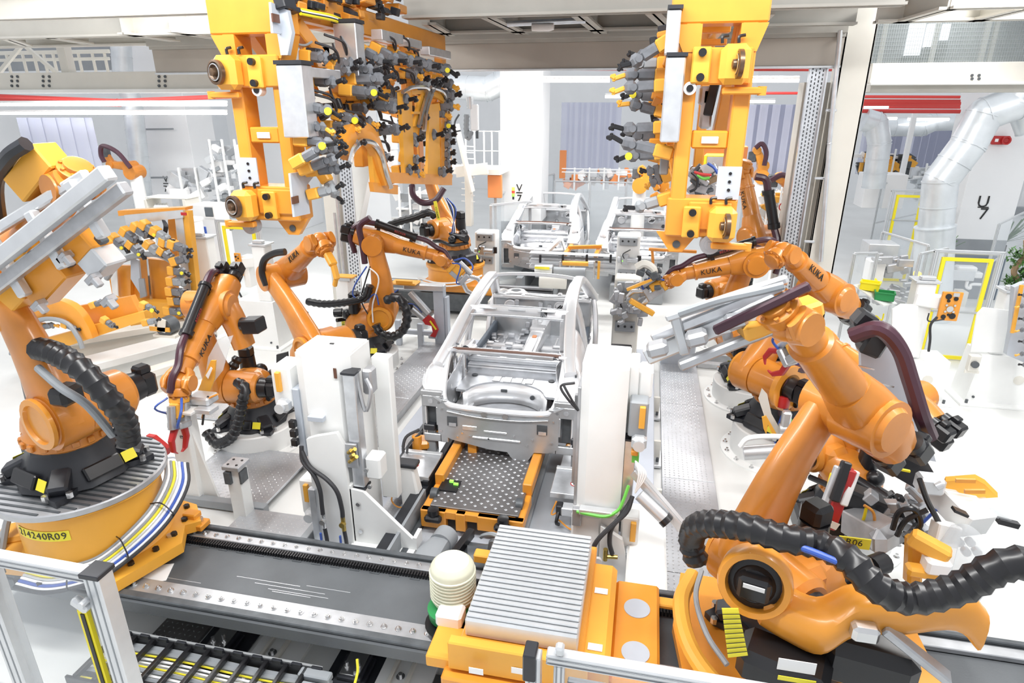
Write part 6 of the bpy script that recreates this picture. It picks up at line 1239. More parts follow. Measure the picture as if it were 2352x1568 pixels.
# alarm, sink, extinguisher, plants
p=PY(2298,322,17.9); T=thing('alarm_sounder','red wall alarm sounder on the column marked U 7','alarm',p); b=MB(); b.box(p,(.38,.08,.20),None,.02); b.obj('backplate',RD,T); b=MB(); b.lathe([(.10,0),(.10,.06),(.07,.06),(.05,.03)],p+V((.09,-.04,0)),(0,-1,0),20); b.obj('horn',RD,T); b=MB(); b.box(p+V((-.1,-.045,0)),(.07,.01,.07)); b.obj('white_window',WP,T)
structbox('wall_grey_dado',DW,2096,585,2300,690,16.2,.2)
T=thing('wash_basin','white wash basin with drain pipe seen through the yellow door','basin',PY(2215,640,16)); pxbox('basin_bowl',WP,2198,612,2245,640,15.9,.25,T,.03); pxbox('splash_plate',AL,2186,620,2240,646,15.85,.02,T); pxbox('side_box',WP,2240,626,2258,640,15.9,.2,T,.02); b=MB(); b.tube([PY(2222,645,15.9),PY(2220,658,15.9),PY(2228,662,15.9),PY(2232,653,15.9),PY(2262,654,15.9)],.035,8); b.obj('drain_pipe',WP,T); pxbox('waste_bin',CR,2200,670,2222,705,15.5,.3,T)
T=thing('fire_extinguisher','red hooded cover beside the wash basin','extinguisher',PY(2165,680,15.5)); b=MB(); b.loft([(PY(2158,682,15.5),.10,.14,(1,0,0),(0,1,0)),(PY(2163,655,15.5),.10,.14,(1,0,0),(0,1,0)),(PY(2166,634,15.5),.13,.15,(1,0,0),(0,1,0))],12,3); b.obj('red_hood',RD,T)
def tree(base,pot_r,label,clumps,m=LF):
    T=thing('potted_tree',label,'plant',base); b=MB(); b.lathe([(pot_r*.85,0),(pot_r,.5),(pot_r,.52),(pot_r*.9,.52)],base,n=24); b.obj('planter',WH,T)
    b=MB(); q=V(base)+V((0,0,.5)); b.tube([q,q+V((.08,0,.3)),q+V((-.06,0,.55)),q+V((.05,0,.85)),q+V((.0,0,1.1))],.05,8); b.obj('trunk',BA,T)
    random.seed(5); b=MB()
    for c,r_,n in clumps:
        for k in range(n):
            d=V((random.gauss(0,1),random.gauss(0,1),random.gauss(0,.7))); d=d.normalized()*r_*random.random()**.4; p=V(base)+V(c)+d; a=V((random.uniform(-1,1),random.uniform(-1,1),random.uniform(-.6,.6))).normalized()*.055; s=a.cross(V((0,0,1))).normalized()*.02; b.add([p-a,p+s,p+a,p-s],[(0,1,2,3)])
    b.obj('foliage',m,T,kind='stuff',sm=False)
tree(PY(2318,690,12.6)-V((0,0,.5)),.16,'small tree with twisted trunk and bushy crown in a white planter',(((.1,0,1.3),.30,420),((-.05,0,.85),.14,120),((.15,0,1.0),.14,120)))
T=thing('spiky_plant','spiky green plant at the foot of the column marked U 7','plant',PY(2165,575,15.9)); b=MB(); random.seed(8); o_=PY(2163,580,15.9)
for k in range(34):
    d=V((random.gauss(0,.5),random.gauss(0,.5),random.uniform(.3,1))).normalized()*random.uniform(.25,.5); b.bar(o_,o_+d,.018,.004)
b.obj('leaves',LF,T,kind='stuff'); b=MB(); b.lathe([(.12,0),(.15,.25)],o_-V((0,0,.3)),n=16); b.obj('planter',WH,T)
T=thing('spiky_plant','small leafy plant tip behind the column marked U 7','plant',PY(2305,540,18.5)); b=MB(); o_=PY(2306,556,18.5)
for k in range(26):
    d=V((random.gauss(0,.4),random.gauss(0,.4),random.uniform(.3,1))).normalized()*random.uniform(.3,.8); b.bar(o_,o_+d,.03,.006)
b.obj('leaves',LF,T,kind='stuff'); pxbox('dark_box',BP,2292,562,2312,578,18.4,.3,T)
structbox('wall_far_right',WA,2330,380,2480,640,24,.2); structbox('trim_5',GP,2310,475,2480,500,23.5,.2)
# conveyor with boxes behind crates
T=thing('parts_conveyor','silver conveyor section with covers behind the crates','conveyor',PY(2030,620,13)); pxbox('frame_box',AL,1990,560,2060,640,13.3,.5,T); pxbox('side_cover',WP,1995,600,2032,650,12.6,.3,T); b=MB(); random.seed(21)
for k in range(26): b.box(PY(random.uniform(2005,2090),random.uniform(585,700),random.uniform(12.4,13.2)),(random.uniform(.05,.3),.1,random.uniform(.04,.16)),(0,random.uniform(-20,20),0),.01)
b.obj('machine_pieces',AD,T,kind='stuff'); b=MB(); b.tube([PY(2010,640,12.5),PY(2018,655,12.4),PY(2005,670,12.4)],.02,6); b.tube([PY(2030,720,11),PY(2025,735,11),PY(2012,725,11),PY(2015,745,11)],.012,6); b.obj('yellow_cable',YE,T)
pxbox('signal_beacon',LY,2103,626,2117,636,12.2,.12,None,.01,label='lit amber beacon beside the right fence posts',cat='lamp')
def clutter(name,label,cat,x0,y0,x1,y1,Y,n,ms,seed,s=(.05,.3),dY=.8,poles=0):
    T=thing(name,label,cat,PY((x0+x1)/2,y1,Y)); random.seed(seed)
    for i,m_ in enumerate(ms):
        b=MB()
        for k in range(n): b.box(PY(random.uniform(x0,x1),random.uniform(y0,y1),Y+random.random()*dY),(random.uniform(*s),.15,random.uniform(*s)*.7),(0,random.choice((0,0,0,30,-25)),0),.006)
        b.obj(('housing_pieces','tool_pieces','cover_pieces','small_pieces')[i],m_,T,kind='stuff')
    for k in range(poles): x=x0+(x1-x0)*(k+.5)/poles; pxbox('upright_pole',WH,x,y0-10,x+4,y1+12,Y-.1,.06,T)
    return T
clutter('machine_row','row of black and yellow assembly machines far away under the red pipes','machine',1975,352,2095,400,24,26,(WP,DG,OY),31,(.1,.6),1,4)
clutter('machine_row','grey assembly machines far behind the right distant fence','machine',2110,385,2185,450,22,26,(AL,GP,WP),32,(.1,.5),1,4)
pxbox('white_cabinet',WP,1985,400,2080,480,20,.8,None,label='big plain white cabinet block under the far assembly machines',cat='cabinet')
pxbox('leaning_post',WP,2082,240,2094,420,21,.1,None,label='white vertical conduit post between the two lilac curtains',cat='post')
# ---------------------------------------------------------------- clutter right of hanging frame
T=thing('orange_machine','pale orange machine front seen through the hanging frame','machine',PY(1650,440,14)); pxbox('front_panel',OW,1592,335,1712,450,14,.3,T); b=MB(); a=PY(1618,352,13.95); b.bb((a.x,13.9,a.z-.5),(a.x+.7,14.0,a.z),.08); b.obj('yellow_window_frame',YE,T); b=MB(); b.bb((a.x+.06,13.88,a.z-.46),(a.x+.64,13.95,a.z-.06)); b.obj('window_glass',AL,T)
T=thing('hanging_gripper','tangled grey gripper with silver plate and coloured hoses behind the frame window','gripper',PY(1620,440,8.5)); random.seed(9)
for m_,n_ in ((DG,24),(AD,22),(BA,8)):
    b=MB(); [b.box(PY(random.uniform(1592,1642),random.uniform(385,440),8+random.random()),(random.uniform(.05,.16),.1,random.uniform(.04,.12)),(0,random.uniform(-60,60),0),.01) for k in range(n_)]; b.obj('gripper_pieces',m_,T,kind='stuff')
fplate([(1607,382),(1634,372),(1642,392),(1618,402)],7.9,.03,AL,T,'silver_plate'); 
for m_,q in ((RP,((1594,395),(1612,400),(1634,402))),(BL,((1625,375),(1640,385),(1648,398))),(GN,((1600,402),(1615,410),(1630,408))),(BK,((1588,395),(1602,410),(1598,432),(1584,440)))): b=MB(); b.tube([PY(x,y,7.8) for x,y in q],.018,6); b.obj('coloured_hose',m_,T)
def far_robot(label,pts,Y,m=OD,hosepts=None,r=.16):
    """small distant robot: base, link, forearm, wrist given as picture joints at one true distance"""
    T=thing('distant_robot',label,'robot',PY(*pts[0],Y)); P_=[PY(x,y,Y) for x,y in pts]
    g=V((P_[0].x,P_[0].y,0)); b=MB(); b.lathe([(r*2.0,0),(r*1.8,.3),(r*1.1,.5),(r*1.0,max(.6,P_[0].z))],g,n=18); b.obj('base_column',WH,T)
    for i,(a,c) in enumerate(zip(P_,P_[1:])): b=MB(); k=1-.22*i; d=(c-a).normalized(); x=d.cross(V((0,1,0))).normalized(); b.loft([(a-d*r*.5,r*k*1.1,r*k,x,(0,1,0)),(a+(c-a)*.3,r*k*.95,r*k*.9,x,(0,1,0)),(c+d*r*.3,r*k*.7,r*k*.7,x,(0,1,0))],12,3); b.cyl(a-V((0,r*1.3*k,0)),a+V((0,r*1.3*k,0)),r*1.15*k,n=18); b.obj(('link_arm','forearm','wrist','tool')[i],m,T)
    if hosepts: b=MB(); b.tube([PY(x,y,Y-.3) for x,y in hosepts],.06,7); b.obj('dress_pack_hose',PU,T)
    b=MB(); b.box(P_[-1],(r*1.2,r,r*1.6),None,.02); b.obj('tool_head',DG,T); return T
far_robot('distant dark orange robot behind the spiral duct at the upper left',[(310,395),(300,382),(258,378),(243,350)],15,OD,[(300,385),(270,350),(236,335),(232,355),(240,372)])
far_robot('distant orange robot behind the strip curtain right of the hanging frame',[(1748,405),(1752,380),(1738,345),(1728,360)],18,OR,[(1735,340),(1750,330),(1760,350),(1755,380)])
far_robot('distant pale orange robot by the portal column',[(1812,450),(1815,425),(1790,408),(1775,415)],14.5,OR,[(1815,408),(1795,402),(1770,415)])
far_robot('distant orange robot left of the hanging clamps',[(1470,425),(1490,405),(1474,390),(1462,398)],16,OR)
clutter('machine_row','white and grey machine parts beyond the portal right of the orange frame','machine',1745,440,1825,560,13.6,26,(WP,AL,OY),33,(.06,.3),.8,3)
pxbox('warning_sign',YL,1792,490,1806,502,12.6,.02,None,label='small yellow sign beyond the portal near the round red sign',cat='sign')
b=MB(); p=PY(1800,475,12.8); b.lathe([(.09,0),(.09,.01)],p,(0,-1,0),20); T=thing('round_sign','round white sign with red ring beyond the portal','sign',p); b.obj('red_ring',RD,T); b=MB(); b.lathe([(.07,.01),(.07,.015)],p,(0,-1,0),20); b.obj('sign_face',WP,T)
# ---------------------------------------------------------------- centre background
T=fence([gp(1130,655),gp(1216,640)],2.0,'pale clear fence panel left of the distant car body',w=.07); b=MB(); q=gp(1216,640); r_=(q[0]-.15,q[1]+3.5); 
fence([gp(1140,640),(-3.75,19.5),(-3.1,21.5)],2.1,'clear fence with yellow edged door running back before the column V 7',mid=None,w=.07)
for x in (1163,1185): pxbox('yellow_edge',YE,x,470,x+3,630,17.6,.03,None,label='thin yellow door edge strip in the fence by column V 7, '+('one nearer the stairs' if x<1170 else 'one nearer the column'),cat='strip')
T=thing('signal_tower','small signal tower with amber, red and green lenses before column V 7','signal lamp',PY(1179,462,16))
for i,(m_,y) in enumerate(((LY,430),(LR,437),(LN,444),(BK,451))): p=PY(1179,y,16); b=MB(); b.cyl(p,p-V((0,0,.075)),.04 if i<3 else .025,n=14); b.obj('lens' if i<3 else 'mount',m_,T)
def head_unit(x0,y0,x1,y1,Y,label,ext=0):
    a=PY(x0,y0,Y);c=PY(x1,y1,Y); c.x=PY(x1,y0,Y).x; T=thing('clamp_tower',label,'tower',((a.x+c.x)/2,Y,0)); W=c.x-a.x; b=MB(); b.bb((a.x,Y,0),(c.x,Y+.4,a.z),.02); b.obj('tower_column',CR if ext else WH,T)
    zc=(a.z+c.z)/2
    for k,z in enumerate((a.z-.10,c.z+.16)): b=MB(); b.bb((a.x+W*.12,Y-.08,z-.09),(c.x-W*.12,Y,z+.07),.008); g_=b.obj('grey_block',GP,T); b=MB(); [b.cyl((a.x+W*u,Y-.09,z),(a.x+W*u,Y-.08,z),.02,n=10) for u in (.25,.5,.75)]; b.obj('bolt_holes',BP,g_,kind='stuff')
    b=MB(); b.box((a.x+W*.4,Y-.12,zc),(.16,.12,.22),None,.02); b.cyl((a.x+W*.5,Y-.14,zc),(a.x+W*.95,Y-.16,zc),.055,n=14); b.cyl((a.x+W*.08,Y-.14,zc),(a.x+W*.2,Y-.14,zc),.06,n=14); b.obj('clamp_cylinder',AD,T)
    b=MB(); b.tube([(a.x+W*.4,Y-.16,zc),(a.x+W*.3,Y-.2,zc+.12),(a.x+W*.6,Y-.1,zc+.2)],.012,5); b.box((c.x,Y-.05,zc),(.08,.06,.14)); b.obj('connector',BP,T); b=MB(); b.box((a.x+W*.3,Y-.19,zc-.02),(.02,.01,.02)); b.obj('status_led',LN,T); return T
head_unit(1090,532,1138,612,14.2,'white clamp tower with grey blocks left behind the car roof'); head_unit(1418,540,1472,645,13.0,'white clamp tower with grey blocks right behind the car roof')
T=head_unit(1412,640,1474,770,9.9,'cream clamp tower with two grey blocks right beside the car body',1)
b=MB(); random.seed(14)
for k in range(26): b.box(PY(random.uniform(1408,1480),random.uniform(645,745),9.2+random.random()*.6),(random.uniform(.05,.18),.1,random.uniform(.04,.14)),(0,random.uniform(-40,40),0),.01)
b.obj('tool_pieces',AD,T,kind='stuff')
T=head_unit(1120,690,1150,790,11.6,'cream clamp tower with grey block seen through the left door opening of the car',1)
T=thing('grey_toolhead','round pale hose duct and tool at the tip of the level right arm','tool',PY(1480,640,9.3)); b=MB(); b.tube([PY(1462,615,9.2),PY(1480,606,9.2),PY(1500,618,9.2),PY(1502,640,9.2)],.06,10); b.obj('pale_duct',CR,T); b=MB(); random.seed(15); [b.box(PY(random.uniform(1470,1515),random.uniform(620,665),9.1+random.random()*.3),(random.uniform(.04,.12),.1,random.uniform(.03,.1)),(0,random.uniform(-40,40),0),.01) for k in range(20)]; b.obj('tool_pieces',DG,T,kind='stuff')
b=MB(); b.bar(PY(1440,665,9.1),PY(1500,640,9.1),.05,.04); b.bar(PY(1448,690,9.1),PY(1500,720,9.2),.1,.08,.01); b.obj('orange_tool_arm',OY,T)
T=thing('lift_conveyor','white roller conveyor bridge in front of the distant car body','conveyor',PY(1310,600,13.2))
for y0,y1,m_ in ((582,590,AL),(590,600,GP),(603,607,AL),(615,619,AL)): pxbox('cross_beam',m_,1215,y0,1415,y1,13.2,.25,T)
for x in (1238,1290,1345,1400): pxbox('black_stop',BP,x,585,x+5,604,13.1,.06,T)
b=MB(); b.cyl(PY(1292,604,13),PY(1352,606,13),.05,n=14); b.obj('orange_roller',OY,T); b=MB(); b.bar(PY(1376,600,13),PY(1374,640,13),.05,.05); b.obj('orange_stop_bar',OY,T); b=MB(); b.cyl(PY(1352,606,13),PY(1364,606,13),.07,n=14); b.obj('drive_motor',AD,T)
for x in (1284,1306,1316,1362): pxbox('upright_post',AL,x,600,x+4,640,13.0,.06,T)
T=thing('gear_motor','silver and yellow geared motor below the conveyor bridge','motor',PY(1260,625,12.6)); b=MB(); b.cyl(PY(1230,622,12.6),PY(1270,622,12.6),.13,n=18); b.obj('motor_body',AL,T); b=MB(); b.cyl(PY(1272,624,12.6),PY(1345,626,12.6),.10,n=18); b.obj('gearbox',GP,T); b=MB(); b.box(PY(1245,615,12.4),(.3,.02,.05)); b.obj('yellow_label',YL,T); b=MB(); b.cyl(PY(1240,645,12.2),PY(1300,648,12.2),.14,n=18); b.obj('lower_drum',CR,T)
T=thing('body_lift','orange pallet frame under the distant car body with crossed grey legs','pallet',(-2.4,14.4,.3)); b=MB(); b.bar(PY(1297,585,13.5),PY(1322,552,15.3),.09,.09,.01); b.bar(PY(1368,588,13.5),PY(1388,550,15.3),.09,.09,.01); b.bar(PY(1305,568,14),PY(1382,566,14),.08,.08,.01); b.obj('orange_frame',OR,T)
b=MB(); b.bar(PY(1255,580,13.6),PY(1290,545,14.4),.09,.09,.01); b.bar(PY(1300,580,14.2),PY(1288,545,14.4),.06,.06,.01); b.obj('sloped_leg',AL,T)
b=MB(); b.bb((-2.9,14.2,0),(-2.75,17,.45)); b.bb((-2.1,14.2,0),(-1.95,17,.45)); b.obj('lift_base',GP,T)
T=thing('body_lift','brown rail and grey stand under the body hidden by the right frame','pallet',(-.1,14.2,.3)); b=MB(); b.bar(PY(1490,572,13.6),PY(1600,578,13.6),.08,.06,.01); b.bar(PY(1498,575,13.6),PY(1500,605,13.6),.06,.06,.01); b.obj('brown_rail',OD,T); b=MB(); b.bb((-.7,14.2,0),(.5,17,.42),.02); b.obj('stand',GP,T)
for y in (428,436): pxbox('far_fence_rail',WH,1290,y-40 if 0 else y-40,1480,y-38,18,.05,None,label='far white fence rail above the distant bodies, '+('upper' if y==428 else 'lower')+' one',cat='fence')
fence([(-2.6,18.2),(-1.6,18.2),(-.6,18.2),(.5,18.2)],2.25,'far pale fence behind the distant car bodies',mid=None)
clutter('machine_row','pale orange and white machines behind the far fence','machine',1300,395,1470,425,19.5,22,(OW,WP,AL),35,(.08,.4),1,5)
pxbox('orange_screen',OW,1120,402,1152,455,15.5,.1,None,label='plain orange screen panel left of column V 7',cat='screen'); pxbox('orange_screen',OW,1285,345,1300,410,22,.1,None,label='pale orange screen strip right of column V 7',cat='screen')
# stairs and platform behind left gate
T=thing('steel_stairs','white steel stairs and platform behind the hanging frame near column V 7','stairs',(-5,16,0))
b=MB(); b.bar(PY(1048,285,15),PY(1085,440,15),.05,.30); b.bar(PY(1048,395,15.2),PY(1120,386,15.2),.1,.25); b.bb(PY(1040,395,15.4)-V((.4,0,.05)),PY(1148,390,15.4)+V((0,1.2,0))); b.obj('stringer_beam',CR,T)
b=MB(); [b.bar(PY(1060,y,15.2),PY(1090,y+2,15.2),.02,.02) for y in range(335,470,14)]; b.obj('stair_treads',WH,T,kind='stuff')
for x in (1068,1088,1110,1128,1145): pxbox('railing_post',WH,x,300,x+3,390,15.3,.04,T)
pxbox('railing_bar',WH,1066,300,1150,303,15.3,.04,T); pxbox('railing_bar',WH,1066,345,1150,348,15.3,.04,T); pxbox('support_post',CR,1068,395,1082,520,15.1,.2,T)
T=thing('hanging_tool','white hanging tool with coiled cable near the stairs','tool',PY(1080,260,13)); b=MB(); b.cyl(PY(1078,222,13),PY(1080,250,13),.07,n=14); b.obj('steel_cylinder',ST,T); b=MB(); b.tube([PY(1072,262,13),PY(1071,300,13),PY(1075,318,13),PY(1083,300,13)],.05,8,ribs=.04); b.obj('coiled_cable',GP,T); b=MB(); b.box(PY(1090,270,13),(.16,.1,.5),None,.02); b.obj('white_body',WP,T); b=MB(); b.box(PY(1096,300,13),(.05,.05,.3)); b.tube([PY(1055,262,13),PY(1045,280,13),PY(1046,300,13),PY(1058,300,13)],.02,6); b.obj('dark_fittings',DG,T)
T=clutter('machine_row','white cabinets and grey machines seen under the left hanging frame','machine',475,330,560,470,15,22,(WP,AL,GP),36,(.06,.4),1,3)
clutter('machine_row','pale machine cabinets between the steel columns behind the level arm','machine',905,440,1000,560,15,20,(WP,AL,GP),37,(.06,.4),1,4)
# ---------------------------------------------------------------- E's track
T=thing('robot_carriage','orange carriage on the far linear track with clear guard and black base above','carriage',(-4.0,13.0,.62)); b=MB(); b.bb((-4.7,12.55,.5),(-3.3,13.5,.66),.01); b.prism([(-3.3,.3),(-3.05,.35),(-3.0,.7),(-3.3,.62)],(0,12.6,0),(1,0,0),(0,0,1),.05); b.obj('base_plate',OR,T); b=MB(); b.lathe([(.62,.66),(.60,.70),(.60,.98),(.64,1.0),(.64,1.05)],(-4.0,13.0,0),n=40); b.obj('drum',OR,T)
b=MB(); [b.tube([(-4.7,12.5,.8-.03*k),(-4.2,12.33,.76-.03*k),(-3.7,12.36,.8-.03*k),(-3.3,12.6,.9)],.018,6) for k in (0,2)]; b.obj('white_and_blue_cables',WP,T,kind='stuff')
T=thing('far_track','dark linear track under the far orange carriage','rail',(-4,13,0)); b=MB(); b.bb((-6,12.7,.34),(-1.9,13.3,.42)); b.obj('bed_plate',RL,T); b=MB(); b.bb((-6,12.5,.1),(-1.9,12.6,.48)); b.bb((-6,13.4,.1),(-1.9,13.5,.48)); b.obj('side_beam',DG,T); b=MB(); b.bb((-6,12.6,.44),(-1.9,12.7,.49),.004); b.bb((-6,13.3,.44),(-1.9,13.4,.49),.004); b.obj('bolt_strip',AD,T)
def zs(Z,x): return PZ(x,Z,0)
T=thing('gun_stand','grey post stand holding a red tipped welding gun with yellow-orange guard','stand',gp(1010,790)+(0,)); q=gp(1000,800); X_,Y_=q
b=MB(); b.bb((X_,Y_,0),(X_+.20,Y_+.16,1.15),.01); b.bb((X_+.21,Y_,.0),(X_+.26,Y_+.16,1.0)); b.obj('grey_post',GL,T); b=MB(); b.bb((X_-.55,Y_-.05,1.12),(X_+.22,Y_+.12,1.24),.02); b.bar((X_-.4,Y_-.1,1.1),(X_-.05,Y_-.1,.72),.12,.08,.01); b.obj('gun_mount',AL,T)
b=MB(); b.bb((X_-.75,Y_-.2,1.24),(X_-.25,Y_+.1,1.28),.03); b.bb((X_-.6,Y_-.24,1.28),(X_-.3,Y_-.2,1.34)); b.obj('yellow_orange_guard',OY,T)
b=MB(); b.bar((X_-.65,Y_-.1,1.0),(X_-.15,Y_-.1,.58),.07,.07,.01); b.bar((X_-.5,Y_-.14,.98),(X_-.1,Y_-.14,.66),.03,.03); b.obj('linear_drive',AD,T); b=MB(); b.box((X_-.42,Y_-.14,.86),(.16,.1,.12),(0,40,0),.02); b.obj('black_motor',BP,T)
b=MB(); b.prism([(-.05,.60),(.06,.70),(.16,.62),(.24,.42),(.18,.28),(.08,.30),(.14,.38),(.12,.50),(.0,.52)],(X_-.12,Y_-.1,0),(1,0,0),(0,0,1),.06); jw=b.obj('red_gun_jaw',RD,T,'red gun jaw'); b=MB(); b.bar((X_-.02,Y_-.17,.6),(X_+.09,Y_-.17,.44),.012,.03); b.obj('yellow_scale',YL,jw); 
for k,(m_,o_) in enumerate(((RB,0),(RB,.03),(BL,.05))): b=MB(); b.tube([(X_-.6,Y_-.15,1.1+o_),(X_-.75-o_,Y_-.2,.98),(X_-.55,Y_-.22,.86+o_),(X_-.3,Y_-.2,.9),(X_-.15,Y_-.2,.76)],.014,6); b.obj('cable',m_,T)
T=thing('gun_table','low grey table frame with black topped white bin beside the gun stand','table',gp(950,800)+(0,)); b=MB(); b.bb((X_-.55,Y_-.05,.26),(X_-.02,Y_+.02,.34),.006); b.bb((X_-.32,Y_-.06,0),(X_-.22,Y_+.02,.48),.006); b.bb((X_-.78,Y_,0),(X_-.68,Y_+.1,.5),.006); b.bb((X_-.10,Y_-.08,.22),(X_+.06,Y_-.02,.30),.006); b.obj('table_frame',GL,T)
b=MB(); b.loft([((X_-.45,Y_+.5,.25),.22,.2,(1,0,0),(0,1,0)),((X_-.45,Y_+.5,.48),.30,.26,(1,0,0),(0,1,0))],12,5); b.obj('white_bin',WH,T); b=MB(); b.box((X_-.45,Y_+.5,.50),(.5,.4,.03)); b.obj('bin_lid',BP,T)
b=MB(); b.bar((-4.3,11.9,.55),(-4.1,11.9,.55),.2,.2); pxbox('black_connector_strip',GP,1070,640,1080,690,12.6,.1,None,label='grey connector strip with black plugs left of the car roof',cat='strip')
# ---------------------------------------------------------------- left middle
T,z=machine_pedestal(548,640,785,690,9.9,572,602,566,'white machine base with slim tall column behind the robot with downward arm')
T,z=machine_pedestal(420,505,800,700,10.2,432,468,548,'white machine base with clamp head behind the far tooling frame',[(470,700),(520,700),(520,655),(505,640),(470,636)])
T=thing('stand_with_display','grey white cabinet with small dark label behind the ribbed hose','cabinet',gp(800,800)+(0,)); q=gp(800,800); b=MB(); b.bb((q[0]-.14,q[1],0),(q[0]+.12,q[1]+.25,1.30),.015); b.obj('cabinet_body',WH,T); b=MB(); b.bb((q[0]-.13,q[1]-.01,.86),(q[0]-.02,q[1],.90)); b.obj('dark_nameplate',TX,T); b=MB(); b.bb((q[0]-.08,q[1]-.01,.3),(q[0]-.01,q[1],.60)); b.obj('yellow_label',YL,T); text('+DB2',T,frame((q[0]-.045,q[1]-.012,.45),(0,0,1),(-1,0,0)),.07,TX,.001); text('Strama',T,frame((q[0]-.075,q[1]-.012,.88),(1,0,0),(0,0,1)),.03,WP,.001); b=MB(); b.box((q[0],q[1]+.1,1.34),(.34,.2,.08),None,.01); b.obj('top_unit',AL,T); b=MB(); b.box((q[0]+.1,q[1],1.40),(.34,.2,.03),None,.01); b.obj('orange_tray',OY,T)
# far tooling frame 2
T=thing('tooling_frame','orange tooling frame with silver top duct and black clamps standing at the left','tooling frame',(-8,9.6,0)); Y=9.6
fplate([(418,485),(432,485),(455,695),(440,695)],Y,.12,OY,T,'upright_post'); fplate([(400,490),(418,488),(441,697),(425,697)],Y-.02,.1,AL,T,'silver_duct'); fplate([(285,494),(420,482),(420,500),(290,516)],Y-.05,.12,AL,T,'silver_duct'); fplate([(270,484),(425,476),(425,483),(272,496)],Y,.2,OR,T,'top_beam'); fplate([(385,498),(402,498),(408,600),(392,600)],Y+.4,.1,OR,T,'upright_post')
fplate([(300,590),(398,600),(408,740),(312,740)],Y+.2,.1,OR,T,'back_panel'); fplate([(336,595),(340,595),(352,720),(347,720)],Y+.05,.03,ST,T,'steel_strip'); fplate([(300,588),(318,598),(325,680),(300,640)],Y-.05,.04,GL,T,'grey_plate'); fplate([(318,640),(330,640),(336,680),(322,685)],Y-.08,.03,GP,T,'grey_plate'); fplate([(245,610),(300,610),(300,700),(262,700)],Y+.1,.08,OR,T,'window_frame'); fplate([(252,620),(268,620),(272,690),(260,690)],Y-.02,.02,WH,T,'window_gap')
fplate([(300,690),(440,700),(440,725),(300,760)],Y-.1,.2,OY,T,'lower_beam')
b=MB(); b.tube([PY(245,640,Y-.2),PY(270,605,Y-.2),(PY(310,588,Y-.2)),PY(360,585,Y-.2),PY(400,605,Y-.2),PY(415,640,Y-.2)],.05,8); b.obj('dark_arch_strip',GP,T)
random.seed(17)
for k,(x0,y0,x1,y1) in enumerate(((310,520,345,548),(330,515,368,545),(355,530,395,558),(285,530,320,560),(258,545,292,575),(375,555,412,572),(395,560,436,578),(300,560,330,590),(340,560,370,590),(372,575,400,600),(395,620,430,625),(392,645,432,648),(390,668,430,672),(395,690,432,690),(250,575,275,600),(400,600,436,588),(385,712,425,716),(300,700,330,712),(262,690,295,705))): clamp(T,x0,y0,x1+6,y1+2,Y=Y-.25,w=.14,kind=k%3)
b=MB(); b.box(PY(422,491,Y-.15),(.10,.02,.05)); b.obj('maroon_label',RD,T); b=MB(); [b.tube([PY(372,500,Y),PY(378+k*3,520,Y-.1),PY(374+k*2,545,Y)],.02,5) for k in range(3)]; b.obj('black_cables',RB,T,kind='stuff')
# long pale bench beams
for i,((x0,y0,x1,y1),lb,m_) in enumerate((((60,800,425,740),'long pale guide beam next to the orange arch fixture',CR),((110,860,440,775),'broad pale bench top crossing behind the left drum robot',WH),((180,905,460,820),'lower pale bench edge nearest the robot with the downward arm',CR))):
    a=PZ(x0,y0,.55-.1*i);c=PZ(x1,y1,.55-.1*i); b=MB(); b.bar(a,c,(.25,.5,.22)[i],.12,.01); b.bar(a-V((0,0,.3)),c-V((0,0,.3)),.1,.45); b.obj('bench_beam',m_,None,lb,'bench')
T=thing('arch_fixture','orange wheel arch fixture with grey edge lying on the bench at the left','fixture',PY(150,760,7.6)); Y=7.6
A=[PY(x,y,Y) for x,y in ((38,790),(45,750),(75,722),(120,708),(165,718),(190,750),(200,775))]; Q=smooth(A,5)
b=MB(); b.loft([(q,.08,.17,V((0,1,0)),(Q[min(i+1,len(Q)-1)]-Q[max(0,i-1)]).cross(V((0,1,0))).normalized()) for i,q in enumerate(Q)],8,6); b.obj('arch_plate',OR,T)
b=MB(); b.tube([q-V((0,.14,0))+V((.02,0,-.12)) for q in A],.035,8); b.obj('grey_edge_strip',GP,T)
b=MB(); [b.cyl(PY(x,y,Y-.10),PY(x,y,Y-.08),.035,n=12) for x,y in ((72,735),(52,752),(100,716))]; b.obj('round_holes',BP,T,kind='stuff')
fplate([(40,795),(330,715),(335,735),(50,830)],Y+.1,.15,OY,T,'base_beam'); fplate([(170,705),(300,680),(320,720),(200,760)],Y+.3,.1,OR,T,'base_plate')
for k,(x0,y0,x1,y1) in enumerate(((150,745,185,760),(95,750,135,745),(240,735,270,755),(330,700,365,715),(335,740,370,735),(215,700,245,690))): clamp(T,x0,y0,x1,y1,Y=Y-.1,w=.09,kind=(0,3,0,1,2,0)[k])
T=thing('grey_wheel_unit','grey round roller unit with orange strap on the bench','roller',PY(385,750,8)); b=MB(); p=PY(385,748,8.2); b.cyl(p-V((0,.1,0)),p+V((0,.1,0)),.15,n=22); b.obj('roller_disc',DG,T); b=MB(); b.box(p+V((-.05,-.12,-.02)),(.36,.02,.07)); b.obj('orange_strap',OY,T); b=MB(); b.box(p+V((0,0,-.14)),(.4,.24,.04)); b.box(p+V((0,-.12,.05)),(.14,.02,.22),(0,15,0)); b.obj('pale_base',CR,T)
